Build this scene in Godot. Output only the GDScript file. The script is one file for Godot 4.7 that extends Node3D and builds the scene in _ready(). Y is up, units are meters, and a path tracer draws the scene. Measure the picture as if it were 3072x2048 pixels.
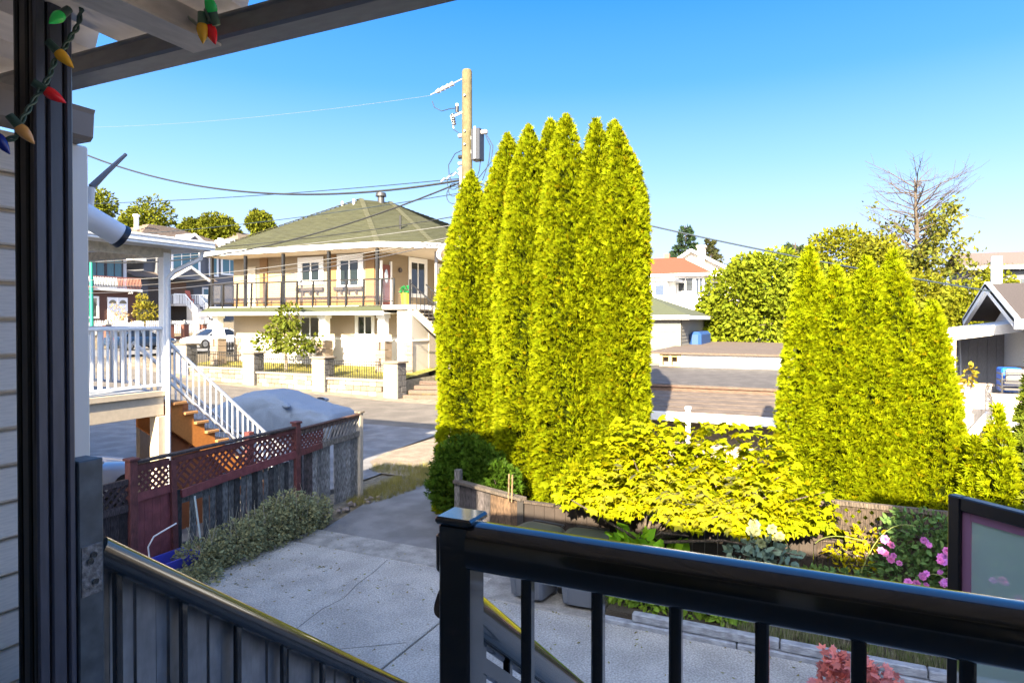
extends Node3D

# ---------------------------------------------------------------- mesh builder
class MB:
	var v := PackedVector3Array()
	var n := PackedVector3Array()
	var c := PackedColorArray()
	var tint := Color.WHITE
	var tinted := false

	func tri(a: Vector3, b: Vector3, d: Vector3, na: Vector3, nb: Vector3, nd: Vector3) -> void:
		if (b - a).cross(d - a).dot(na + nb + nd) > 0.0:
			v.append_array(PackedVector3Array([a, d, b]))
			n.append_array(PackedVector3Array([na, nd, nb]))
		else:
			v.append_array(PackedVector3Array([a, b, d]))
			n.append_array(PackedVector3Array([na, nb, nd]))
		if tinted:
			c.append_array(PackedColorArray([tint, tint, tint]))

	func flat(a: Vector3, b: Vector3, d: Vector3, out := Vector3.UP) -> void:
		var k := (b - a).cross(d - a).normalized()
		if k.dot(out) < 0.0:
			k = -k
		tri(a, b, d, k, k, k)

	func quad(a: Vector3, b: Vector3, d: Vector3, e: Vector3, out := Vector3.UP) -> void:
		flat(a, b, d, out)
		flat(a, d, e, out)

	# a box with chamfered edges
	func box(at: Vector3, size: Vector3, basis := Basis.IDENTITY, bevel := 0.0) -> void:
		var h := size / 2.0
		if bevel <= 0.0:
			for ax in 3:
				for s in [-1.0, 1.0]:
					var p := []
					for k in [[-1, -1], [1, -1], [1, 1], [-1, 1]]:
						var q := Vector3()
						q[ax] = s * h[ax]
						q[(ax + 1) % 3] = k[0] * h[(ax + 1) % 3]
						q[(ax + 2) % 3] = k[1] * h[(ax + 2) % 3]
						p.append(at + basis * q)
					var o := Vector3()
					o[ax] = s
					quad(p[0], p[1], p[2], p[3], basis * o)
			return
		var b := minf(bevel, minf(h.x, minf(h.y, h.z)) * 0.9)
		var i := h - Vector3(b, b, b)
		for ax in 3:
			var a1 := (ax + 1) % 3
			var a2 := (ax + 2) % 3
			for s in [-1.0, 1.0]:
				var p := []
				for k in [[-1, -1], [1, -1], [1, 1], [-1, 1]]:
					var q := Vector3()
					q[ax] = s * h[ax]
					q[a1] = k[0] * i[a1]
					q[a2] = k[1] * i[a2]
					p.append(at + basis * q)
				var o := Vector3()
				o[ax] = s
				quad(p[0], p[1], p[2], p[3], basis * o)
			for s1 in [-1.0, 1.0]:
				for s2 in [-1.0, 1.0]:
					var q := []
					for e in [[-1.0, 0], [1.0, 0], [1.0, 1], [-1.0, 1]]:
						var r := Vector3()
						r[ax] = e[0] * i[ax]
						r[a1] = s1 * (h[a1] if e[1] == 0 else i[a1])
						r[a2] = s2 * (i[a2] if e[1] == 0 else h[a2])
						q.append(at + basis * r)
					var o := Vector3()
					o[a1] = s1
					o[a2] = s2
					quad(q[0], q[1], q[2], q[3], basis * o)
		for sx in [-1.0, 1.0]:
			for sy in [-1.0, 1.0]:
				for sz in [-1.0, 1.0]:
					flat(at + basis * Vector3(sx * h.x, sy * i.y, sz * i.z), at + basis * Vector3(sx * i.x, sy * h.y, sz * i.z), at + basis * Vector3(sx * i.x, sy * i.y, sz * h.z), basis * Vector3(sx, sy, sz))

	# a box given by its two far corners
	func span(a: Vector3, b: Vector3, bevel := 0.0) -> void:
		box((a + b) / 2.0, (b - a).abs(), Basis.IDENTITY, bevel)

	# a bar from a to b, w across and h tall
	func bar(a: Vector3, b: Vector3, w: float, h: float, up := Vector3.UP, bevel := 0.0) -> void:
		var z := (b - a).normalized()
		var x := up.cross(z).normalized()
		box((a + b) / 2.0, Vector3(w, h, (b - a).length()), Basis(x, z.cross(x), z), bevel)

	func ring(at: Vector3, x: Vector3, y: Vector3, r: float, k: int) -> PackedVector3Array:
		var p := PackedVector3Array()
		for i in k:
			p.append(at + x * (cos(TAU * i / k) * r) + y * (sin(TAU * i / k) * r))
		return p

	func tube(pts: Array, r0: float, r1 := -1.0, k := 8, caps := true) -> void:
		if r1 < 0.0:
			r1 = r0
		var rings := []
		var x := Vector3()
		for i in pts.size():
			var d: Vector3 = (pts[mini(i + 1, pts.size() - 1)] - pts[maxi(i - 1, 0)]).normalized()
			if i == 0:
				x = d.cross(Vector3.UP if absf(d.y) < 0.9 else Vector3.RIGHT).normalized()
			x = (x - d * x.dot(d)).normalized()
			rings.append(ring(pts[i], x, d.cross(x), lerpf(r0, r1, float(i) / maxi(1, pts.size() - 1)), k))
		loft(rings, true, caps)

	# a smooth skin over rings of points; outwards is away from the middle of each ring
	func loft(rings: Array, closed := true, caps := true, smooth := true) -> void:
		var k: int = rings[0].size()
		var mids := []
		for r in rings:
			var s := Vector3()
			for p in r:
				s += p
			mids.append(s / k)
		var nn := []
		for j in rings.size():
			var row := PackedVector3Array()
			for i in k:
				var i0 := (i + k - 1) % k if closed else maxi(i - 1, 0)
				var i1 := (i + 1) % k if closed else mini(i + 1, k - 1)
				var du: Vector3 = rings[j][i1] - rings[j][i0]
				var dv: Vector3 = rings[mini(j + 1, rings.size() - 1)][i] - rings[maxi(j - 1, 0)][i]
				var m := du.cross(dv).normalized()
				if m.dot(rings[j][i] - mids[j]) < 0.0:
					m = -m
				row.append(m)
			nn.append(row)
		for j in rings.size() - 1:
			for i in (k if closed else k - 1):
				var i1 := (i + 1) % k
				var a: Vector3 = rings[j][i]
				var b: Vector3 = rings[j][i1]
				var d: Vector3 = rings[j + 1][i1]
				var e: Vector3 = rings[j + 1][i]
				if smooth:
					tri(a, b, d, nn[j][i], nn[j][i1], nn[j + 1][i1])
					tri(a, d, e, nn[j][i], nn[j + 1][i1], nn[j + 1][i])
				else:
					quad(a, b, d, e, (a + b + d + e) / 4.0 - (mids[j] + mids[j + 1]) / 2.0)
		if caps and closed:
			for j in [0, rings.size() - 1]:
				var out: Vector3 = mids[j] - mids[1 if j == 0 else j - 1]
				for i in k:
					flat(mids[j], rings[j][i], rings[j][(i + 1) % k], out)

	# a flat outline pushed from -depth/2 to depth/2 along the basis' z
	func prism(outline: PackedVector2Array, basis: Basis, at: Vector3, depth: float) -> void:
		var tris := Geometry2D.triangulate_polygon(outline)
		var o := basis.z * (depth / 2.0)
		var f := func(p: Vector2) -> Vector3: return at + basis.x * p.x + basis.y * p.y
		for s in [-1.0, 1.0]:
			for t in range(0, tris.size(), 3):
				flat(f.call(outline[tris[t]]) + o * s, f.call(outline[tris[t + 1]]) + o * s, f.call(outline[tris[t + 2]]) + o * s, basis.z * s)
		var ccw := not Geometry2D.is_polygon_clockwise(outline)
		for i in outline.size():
			var a := outline[i]
			var b := outline[(i + 1) % outline.size()]
			var e := (b - a) if ccw else (a - b)
			quad(f.call(a) - o, f.call(b) - o, f.call(b) + o, f.call(a) + o, basis.x * e.y - basis.y * e.x)

	# clapboard: tilted courses between the two bottom ends
	func laps(a: Vector3, b: Vector3, height: float, step: float, out: Vector3) -> void:
		var k := int(ceil(height / step))
		for i in k:
			var y0 := i * step
			var y1 := minf(height, y0 + step)
			var o := out * 0.02
			quad(a + Vector3.UP * y0 + o, b + Vector3.UP * y0 + o, b + Vector3.UP * y1, a + Vector3.UP * y1, out)
			quad(a + Vector3.UP * y0, b + Vector3.UP * y0, b + Vector3.UP * y0 + o, a + Vector3.UP * y0 + o, Vector3.DOWN)

	func mesh(off := Vector3()) -> ArrayMesh:
		var am := ArrayMesh.new()
		if v.is_empty():
			return am
		if off != Vector3():
			for i in v.size():
				v[i] -= off
		var arr := []
		arr.resize(Mesh.ARRAY_MAX)
		arr[Mesh.ARRAY_VERTEX] = v
		arr[Mesh.ARRAY_NORMAL] = n
		if tinted:
			arr[Mesh.ARRAY_COLOR] = c
		am.add_surface_from_arrays(Mesh.PRIMITIVE_TRIANGLES, arr)
		return am


# ---------------------------------------------------------------- objects
var names := {}
var rng := RandomNumberGenerator.new()
var unit_box: BoxMesh

func numbered(called: String) -> String:
	names[called] = names.get(called, -1) + 1
	return called if names[called] == 0 else "%s_%03d" % [called, names[called]]

func tag(o: Node, label: String, category: String, group := "") -> Node:
	o.set_meta("label", label)
	o.set_meta("category", category)
	if group:
		o.set_meta("group", group)
	return o

func thing(called: String, label: String, category: String, at := Vector3(), group := "") -> Node3D:
	var o := Node3D.new()
	o.name = numbered(called)
	o.position = at
	add_child(o)
	tag(o, label, category, group)
	return o

func origin(o: Node) -> Vector3:
	var s := Vector3()
	while o is Node3D and o != self:
		s += o.position
		o = o.get_parent()
	return s

# a part whose shape was laid out in world coordinates
func part(parent: Node3D, called: String, mb: MB, m: Material) -> MeshInstance3D:
	var o := MeshInstance3D.new()
	o.name = called
	o.mesh = mb.mesh(origin(parent))
	o.material_override = m
	parent.add_child(o, true)
	return o

func piece(parent: Node3D, called: String, mesh: Mesh, m: Material, t: Transform3D) -> MeshInstance3D:
	var o := MeshInstance3D.new()
	o.name = called
	o.mesh = mesh
	o.material_override = m
	t.origin -= origin(parent)
	o.transform = t
	parent.add_child(o, true)
	return o

# a straight stick of its own between two world points
func stick(parent: Node3D, called: String, a: Vector3, b: Vector3, w: float, h: float, m: Material, up := Vector3.UP) -> MeshInstance3D:
	var z := (b - a).normalized()
	var x := up.cross(z).normalized()
	return piece(parent, called, unit_box, m, Transform3D(Basis(x * w, z.cross(x) * h, z * (b - a).length()), (a + b) / 2.0))

func block(parent: Node3D, called: String, a: Vector3, b: Vector3, m: Material) -> MeshInstance3D:
	var s := (b - a).abs()
	return piece(parent, called, unit_box, m, Transform3D(Basis.from_scale(s), (a + b) / 2.0))

func solo(called: String, label: String, category: String, mb: MB, m: Material, at := Vector3(), group := "") -> MeshInstance3D:
	var o := MeshInstance3D.new()
	o.name = numbered(called)
	o.mesh = mb.mesh(at)
	o.position = at
	o.material_override = m
	add_child(o)
	tag(o, label, category, group)
	return o

func struct(called: String, mb: MB, m: Material) -> MeshInstance3D:
	var o := MeshInstance3D.new()
	o.name = numbered(called)
	o.mesh = mb.mesh()
	o.material_override = m
	o.set_meta("kind", "structure")
	add_child(o)
	return o

func copy_of(o: Node3D, at: Vector3, label: String, group := "") -> Node3D:
	var c: Node3D = o.duplicate()
	c.name = numbered(String(o.name))
	add_child(c)
	c.position = at
	c.set_meta("label", label)
	if group:
		c.set_meta("group", group)
	return c

func scatter(parent: Node, called: String, mesh: Mesh, m: Material, xf: Array, cols: Array, stuff := true) -> MultiMeshInstance3D:
	var mm := MultiMesh.new()
	mm.transform_format = MultiMesh.TRANSFORM_3D
	mm.use_colors = true
	mm.mesh = mesh
	mm.instance_count = xf.size()
	for i in xf.size():
		mm.set_instance_transform(i, xf[i])
		mm.set_instance_color(i, cols[i])
	var o := MultiMeshInstance3D.new()
	o.name = called
	o.multimesh = mm
	o.material_override = m
	if stuff:
		o.set_meta("kind", "stuff")
	parent.add_child(o, true)
	return o

# ---------------------------------------------------------------- materials
var mats := {}
var noises := {}

func m(r: float, g: float, b: float, rough := 0.8, metal := 0.0) -> StandardMaterial3D:
	var key := "%f %f %f %f %f" % [r, g, b, rough, metal]
	if not mats.has(key):
		var s := StandardMaterial3D.new()
		s.albedo_color = Color(r, g, b).linear_to_srgb()
		s.roughness = rough
		s.metallic = metal
		mats[key] = s
	return mats[key]

func noise(freq: float, lo: float, hi: float, kind := FastNoiseLite.TYPE_SIMPLEX_SMOOTH, octaves := 4, contrast := 1.0) -> NoiseTexture2D:
	var key := "%f %f %f %d %d %f" % [freq, lo, hi, kind, octaves, contrast]
	if not noises.has(key):
		var f := FastNoiseLite.new()
		f.seed = 11 + noises.size()
		f.noise_type = kind
		f.frequency = freq
		f.fractal_octaves = octaves
		var t := NoiseTexture2D.new()
		t.width = 512
		t.height = 512
		t.seamless = true
		t.noise = f
		var g := Gradient.new()
		g.set_color(0, Color(lo, lo, lo).linear_to_srgb())
		g.set_color(1, Color(hi, hi, hi).linear_to_srgb())
		g.set_offset(0, 0.5 - 0.5 / contrast)
		g.set_offset(1, 0.5 + 0.5 / contrast)
		t.color_ramp = g
		noises[key] = t
	return noises[key]

# a material with a computed grain laid on in world space: scale is repeats per metre along each axis
func tm(col: Color, scale: Vector3, lo := 0.6, rough := 0.85, bump := 0.0, freq := 0.02, octaves := 5, contrast := 1.6, stain := 0.0, stain_scale := 0.3, local := false) -> StandardMaterial3D:
	var key := "t%s%s%f%f%f%f%d%f%f%f%s" % [col, scale, lo, rough, bump, freq, octaves, contrast, stain, stain_scale, local]
	if mats.has(key):
		return mats[key]
	var s := StandardMaterial3D.new()
	s.albedo_color = col.linear_to_srgb()
	s.roughness = rough
	s.albedo_texture = noise(freq, lo, 1.0, FastNoiseLite.TYPE_SIMPLEX_SMOOTH, octaves, contrast)
	s.uv1_triplanar = true
	s.uv1_world_triplanar = not local
	s.uv1_scale = scale
	s.uv1_triplanar_sharpness = 4.0
	if bump > 0.0:
		s.heightmap_enabled = true
		s.heightmap_texture = noise(freq, 0.0, 1.0, FastNoiseLite.TYPE_SIMPLEX_SMOOTH, octaves, contrast)
		s.heightmap_scale = bump
	if stain > 0.0:
		s.detail_enabled = true
		s.detail_albedo = noise(0.012, 1.0 - stain, 1.0, FastNoiseLite.TYPE_SIMPLEX_SMOOTH, 6, 2.2)
		s.detail_blend_mode = BaseMaterial3D.BLEND_MODE_MUL
		s.detail_uv_layer = BaseMaterial3D.DETAIL_UV_2
		s.uv2_triplanar = true
		s.uv2_world_triplanar = true
		s.uv2_scale = Vector3(stain_scale, stain_scale, stain_scale)
	mats[key] = s
	return s

func glass(r: float, g: float, b: float, a: float) -> StandardMaterial3D:
	var s := StandardMaterial3D.new()
	s.albedo_color = Color(r, g, b, a)
	s.transparency = BaseMaterial3D.TRANSPARENCY_ALPHA
	s.roughness = 0.05
	return s

func leafy(rough := 0.55, through := 0.5, tone := Color(1, 1, 1)) -> StandardMaterial3D:
	var s := StandardMaterial3D.new()
	s.albedo_color = tone
	s.vertex_color_use_as_albedo = true
	s.roughness = rough
	s.metallic_specular = 0.15
	s.backlight_enabled = true
	s.backlight = Color(through, through, through).linear_to_srgb()
	return s

# ---------------------------------------------------------------- leaves
func frond_mesh() -> ArrayMesh:   # a flat spray of scale leaves growing along +y
	var b := MB.new()
	for k in 5:
		var a := (k - 2) * 0.42
		var d := Vector3(sin(a), cos(a), 0.0)
		var l := 1.0 - absf(k - 2) * 0.17
		var root := Vector3(0, 0.14 * absf(k - 2), 0)
		var side := Vector3(d.y, -d.x, 0) * 0.085
		var bend := Vector3(0, 0, 0.07 * (k - 2))
		b.flat(root, root + d * l * 0.55 + side + bend, root + d * l + bend * 2.0, Vector3(0, 0, 1))
		b.flat(root, root + d * l + bend * 2.0, root + d * l * 0.55 - side + bend, Vector3(0, 0, 1))
	return b.mesh()

func leaf_mesh(w := 0.55) -> ArrayMesh:   # a pointed leaf along +y, folded on its midrib
	var b := MB.new()
	var up := Vector3(0, 0, 1)
	var mid := [Vector3(0, 0, 0), Vector3(0, 0.5, 0.04), Vector3(0, 1.0, -0.1)]
	for s in [-1.0, 1.0]:
		var e0 := Vector3(s * w * 0.42, 0.22, 0.07)
		var e1 := Vector3(s * w * 0.46, 0.55, 0.06)
		b.flat(mid[0], e0, mid[1], up)
		b.flat(e0, e1, mid[1], up)
		b.flat(mid[1], e1, mid[2], up)
	return b.mesh()

func lobed_mesh() -> ArrayMesh:   # a hand-shaped leaf with five points
	var b := MB.new()
	var up := Vector3(0, 0, 1)
	var tips := [-1.9, -0.95, 0.0, 0.95, 1.9]
	var lens := [0.5, 0.72, 0.9, 0.72, 0.5]
	var c := Vector3(0, 0.28, 0.05)
	var rim := []
	for k in 5:
		var a: float = tips[k]
		rim.append(Vector3(sin(a) * lens[k], 0.28 + cos(a) * lens[k] * 0.85, -0.08 * lens[k]))
		if k < 4:
			var h := a + 0.475
			rim.append(Vector3(sin(h) * 0.42, 0.28 + cos(h) * 0.4, 0.03))
	rim.push_front(Vector3(0, 0, 0))
	for k in rim.size():
		b.flat(c, rim[k], rim[(k + 1) % rim.size()], up)
	return b.mesh()

func rot_to(dir: Vector3, roll: float, size: float) -> Basis:   # +y along dir
	var y := dir.normalized()
	var x := y.cross(Vector3.UP if absf(y.y) < 0.95 else Vector3.RIGHT).normalized()
	var z := x.cross(y)
	return Basis(x, y, z) * Basis(Vector3.UP, roll) * Basis.from_scale(Vector3(size, size, size))

func rv() -> Vector3:
	return Vector3(rng.randf_range(-1, 1), rng.randf_range(-1, 1), rng.randf_range(-1, 1))

func vary(c: Color, by: float, warm := 0.0) -> Color:
	var k := 1.0 + rng.randf_range(-by, by)
	var w := rng.randf_range(-warm, warm)
	return Color(c.r * k * (1.0 + w), c.g * k, c.b * k * (1.0 - w))

var bumps := FastNoiseLite.new()
var frond: ArrayMesh
var leaf: ArrayMesh
var lobed: ArrayMesh
var cedar_mat: StandardMaterial3D
var leaf_mat: StandardMaterial3D
var bark: StandardMaterial3D

# a columnar cedar: trunk, a near-black core painted for the inner shade and a coat of sprays
func cedar(label: String, group: String, at: Vector3, height: float, radius: float, taper: float, count: int, col: Color, seed_at: int, spray := 0.2, low := 0.0, leans := Vector3()) -> Node3D:
	rng.seed = seed_at
	var t := thing("cedar_tree", label, "tree", at, group)
	var tk := MB.new()
	tk.tube([at, at + leans * 0.4 + Vector3.UP * height * 0.5, at + leans + Vector3.UP * height * 0.93], 0.09, 0.015, 7)
	part(t, "trunk", tk, bark)
	var prof := func(f: float) -> float:
		return radius * minf(0.84 + 0.16 * (1.0 - f), pow(maxf(0.0, (1.0 - f) / taper), 0.62))
	var wob := func(p: Vector3) -> float:
		return bumps.get_noise_3d(p.x * 60.0 + seed_at * 7.0, p.y * 26.0, p.z * 60.0) + 0.55 * bumps.get_noise_3d(p.x * 240.0, p.y * 110.0 + seed_at * 5.0, p.z * 240.0)
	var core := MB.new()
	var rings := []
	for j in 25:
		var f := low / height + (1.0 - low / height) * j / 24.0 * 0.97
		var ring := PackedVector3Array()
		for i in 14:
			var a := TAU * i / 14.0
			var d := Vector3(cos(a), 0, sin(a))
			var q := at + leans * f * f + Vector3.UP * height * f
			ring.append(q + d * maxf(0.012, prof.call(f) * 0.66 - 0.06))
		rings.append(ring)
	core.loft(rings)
	part(t, "shade_core", core, dull_core())
	var xf := []
	var cs := []
	var up_steps := height - low
	while xf.size() < count:
		var f := rng.randf()
		f = low / height + (1.0 - low / height) * f
		var r: float = prof.call(f)
		if rng.randf() * radius > r + 0.12 * radius:
			continue
		var a := rng.randf() * TAU
		var d := Vector3(cos(a), 0, sin(a))
		var q := at + leans * f * f + Vector3.UP * height * f
		var wv: float = wob.call(q + d * radius)
		var out := r * (0.95 + 0.16 * clampf(wv, -0.6, 0.6)) - spray * rng.randf_range(0.1, 0.9)
		if wv < -0.3 and rng.randf() < 0.5:
			continue
		var p := q + d * out
		var dir := d * rng.randf_range(0.45, 1.1) + Vector3.UP * rng.randf_range(0.35, 1.3) + rv() * 0.4
		xf.append(Transform3D(rot_to(dir, rng.randf() * TAU, spray * rng.randf_range(0.65, 1.25)), p - at))
		var cc := vary(col, 0.22, 0.1)
		if rng.randf() < 0.02:
			cc = Color(col.r * 1.2, col.g * 0.85, col.b)
		cs.append(cc)
	for k in 26:   # thin leaders at the tip
		var q := at + leans + Vector3.UP * height * rng.randf_range(0.93, 1.0)
		xf.append(Transform3D(rot_to(Vector3.UP + rv() * 0.35, rng.randf() * TAU, spray * rng.randf_range(0.8, 1.4)), q - at))
		cs.append(vary(col, 0.25, 0.1))
	scatter(t, "foliage", frond, cedar_mat, xf, cs)
	return t

# a broad-leaved crown: leaves over a set of round masses [centre, radii], with limbs into each
func crown(t: Node3D, base: Vector3, masses: Array, count: int, size: float, col: Color, mesh: Mesh, seed_at: int, gap := 0.1, trunk_r := 0.15, wood: Material = null) -> void:
	rng.seed = seed_at
	var at := t.position
	var wd := MB.new()
	var fork: Vector3 = base.lerp(masses[0][0], 0.55)
	wd.tube([base, base.lerp(fork, 0.5) + rv() * 0.06, fork], trunk_r, trunk_r * 0.7, 8)
	part(t, "trunk", wd, wood if wood else bark)
	var lb := MB.new()
	for k in masses:
		var e: Vector3 = k[0]
		lb.tube([fork, fork.lerp(e, 0.5) + rv() * 0.15, e + rv() * 0.1], trunk_r * 0.55, trunk_r * 0.12, 6)
		for s in 3:
			var g: Vector3 = e + rv() * k[1] * 0.6
			lb.tube([e, e.lerp(g, 0.5) + rv() * 0.08, g], trunk_r * 0.16, trunk_r * 0.05, 5)
	part(t, "limbs", lb, wood if wood else bark)
	var total := 0.0
	for k in masses:
		total += k[1].x * k[1].y
	var xf := []
	var cs := []
	for k in masses:
		var share := int(count * k[1].x * k[1].y / total)
		var tone := rng.randf_range(0.85, 1.12)
		var done := 0
		var tries := 0
		while done < share and tries < share * 6:
			tries += 1
			var d := rv()
			if d.length() > 1.0 or d.length() < 0.05:
				continue
			d = d.normalized()
			var p: Vector3 = k[0] + d * k[1] * pow(rng.randf(), 0.3) * (1.0 + 0.22 * bumps.get_noise_3dv(d * 55.0 + k[0] * 9.0))
			if bumps.get_noise_3d(p.x * 45.0 / size * 0.12, p.y * 45.0 / size * 0.12, p.z * 45.0 / size * 0.12) < -0.5 + gap * 2.0:
				continue
			done += 1
			var dir := d + Vector3(0, -0.35, 0) + rv() * 0.8
			xf.append(Transform3D(rot_to(dir, rng.randf() * TAU, size * rng.randf_range(0.6, 1.25)), p - at))
			cs.append(vary(col * tone, 0.28, 0.1))
	scatter(t, "foliage", mesh, leaf_mat, xf, cs)

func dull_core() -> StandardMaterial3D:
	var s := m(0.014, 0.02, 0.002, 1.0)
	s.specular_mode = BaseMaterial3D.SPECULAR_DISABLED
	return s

func sagging(a: Vector3, b: Vector3, sag: float, k := 16) -> Array:
	var p := []
	for i in k + 1:
		var f := float(i) / k
		p.append(a.lerp(b, f) - Vector3.UP * sag * 4.0 * f * (1.0 - f))
	return p

# ---------------------------------------------------------------- the scene
func terr(x: float, z: float) -> float:
	var p := [[-600.0, 9.0], [-75.0, 5.0], [-56.0, 3.6], [-52.0, 3.3], [-47.5, 3.1], [-46.0, 2.4], [-44.5, 1.5], [-36.0, 1.5], [-33.0, 0.95], [-28.0, 0.34], [-16.0, 0.0], [900.0, 0.0]]
	var y := 0.0
	for i in p.size() - 1:
		if x >= p[i][0] and x < p[i + 1][0]:
			y = lerpf(p[i][1], p[i + 1][1], (x - p[i][0]) / (p[i + 1][0] - p[i][0]))
	y -= 0.75 * smoothstep(-4.2, -2.6, x) * smoothstep(9.0, 11.0, -z)
	return y

func sheet(called: String, outline: PackedVector2Array, lift: float, mat: Material, step := 1.0) -> void:
	# a ground sheet over an outline (x, z) that follows the terrain
	var b := MB.new()
	var lo := outline[0]
	var hi := outline[0]
	for q in outline:
		lo = lo.min(q)
		hi = hi.max(q)
	var x := lo.x
	while x < hi.x:
		var cell := PackedVector2Array([Vector2(x, lo.y), Vector2(minf(x + step, hi.x), lo.y), Vector2(minf(x + step, hi.x), hi.y), Vector2(x, hi.y)])
		for poly in Geometry2D.intersect_polygons(outline, cell):
			var tr := Geometry2D.triangulate_polygon(poly)
			for k in range(0, tr.size(), 3):
				var w := []
				for j in 3:
					var q: Vector2 = poly[tr[k + j]]
					w.append(Vector3(q.x, terr(q.x, q.y) + lift, q.y))
				b.flat(w[0], w[1], w[2])
		x += step
	struct(called, b, mat)

func _ready() -> void:
	# ---- camera, sky, sun, exposure
	var cam := Camera3D.new()
	cam.name = "camera"
	cam.position = Vector3(0, 3.5, 0)
	cam.rotation = Vector3(deg_to_rad(-0.68), deg_to_rad(24.9), 0)
	cam.projection = Camera3D.PROJECTION_FRUSTUM
	cam.near = 0.05
	cam.far = 1500.0
	cam.size = 0.05 * 2.0 * 784.0 / 1510.0
	cam.frustum_offset = Vector2(0, -0.05 * 31.08 / 1510.0)
	add_child(cam)
	cam.current = true
	var env := Environment.new()
	env.background_mode = Environment.BG_SKY
	env.tonemap_mode = Environment.TONE_MAPPER_LINEAR
	env.tonemap_exposure = 7.8
	env.background_energy_multiplier = 0.162
	env.sdfgi_enabled = true
	env.ssao_enabled = true
	env.ssil_enabled = true
	var stops := [[0.0, Color(0.92, 1.02, 1.4)], [0.06, Color(0.82, 0.97, 1.4)], [0.13, Color(0.62, 0.88, 1.35)], [0.22, Color(0.36, 0.7, 1.25)], [0.33, Color(0.13, 0.46, 1.12)], [0.45, Color(0.045, 0.32, 1.0)], [0.65, Color(0.08, 0.34, 1.0)], [1.0, Color(0.13, 0.37, 0.98)]]
	var im := Image.create_empty(256, 256, false, Image.FORMAT_RGBF)
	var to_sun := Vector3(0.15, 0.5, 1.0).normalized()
	for j in 256:
		var el := (0.5 - (j + 0.5) / 256.0) * PI
		var y := sin(el)
		var c := Color(0.34, 0.32, 0.29)
		if y >= 0.0:
			for i in stops.size() - 1:
				if y >= stops[i][0] and y <= stops[i + 1][0]:
					c = stops[i][1].lerp(stops[i + 1][1], (y - stops[i][0]) / (stops[i + 1][0] - stops[i][0]))
		for i in 256:
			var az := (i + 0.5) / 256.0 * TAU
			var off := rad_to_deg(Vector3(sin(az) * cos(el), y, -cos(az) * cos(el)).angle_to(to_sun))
			var fill_glow := 22.0 * exp(-off / 14.0) if y >= 0.0 else 0.0   # added aureole round the sun, strengthened to fill the shade
			im.set_pixel(i, j, Color(c.r + fill_glow, c.g + fill_glow * 0.96, c.b + fill_glow * 0.88))
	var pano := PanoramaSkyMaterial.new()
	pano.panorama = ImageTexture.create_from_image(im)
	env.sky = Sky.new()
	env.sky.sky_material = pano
	var we := WorldEnvironment.new()
	we.name = "environment"
	we.environment = env
	add_child(we)
	var sun := DirectionalLight3D.new()
	sun.name = "sun"
	sun.light_energy = 1.15
	sun.light_color = Color(1.0, 0.93, 0.8)
	sun.light_angular_distance = 0.5
	sun.shadow_enabled = true
	add_child(sun)
	sun.look_at_from_position(Vector3(), Vector3(-0.15, -0.5, -1.0))

	# ---- shared shapes and materials
	unit_box = BoxMesh.new()
	rng.seed = 5
	bumps.seed = 3
	bumps.frequency = 0.02
	bumps.fractal_octaves = 3
	frond = frond_mesh()
	leaf = leaf_mesh()
	lobed = lobed_mesh()
	cedar_mat = leafy(0.6, 0.35)
	leaf_mat = leafy(0.5, 0.5)
	bark = tm(Color(0.13, 0.1, 0.075), Vector3(3, 0.8, 3), 0.4, 0.95, 1.5)

	setting()
	our_house()
	fences_and_yard()
	left_neighbour()
	green_roof_house()
	pole_and_wires()
	hedges_and_plants()
	street_left()
	right_side()

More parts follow.
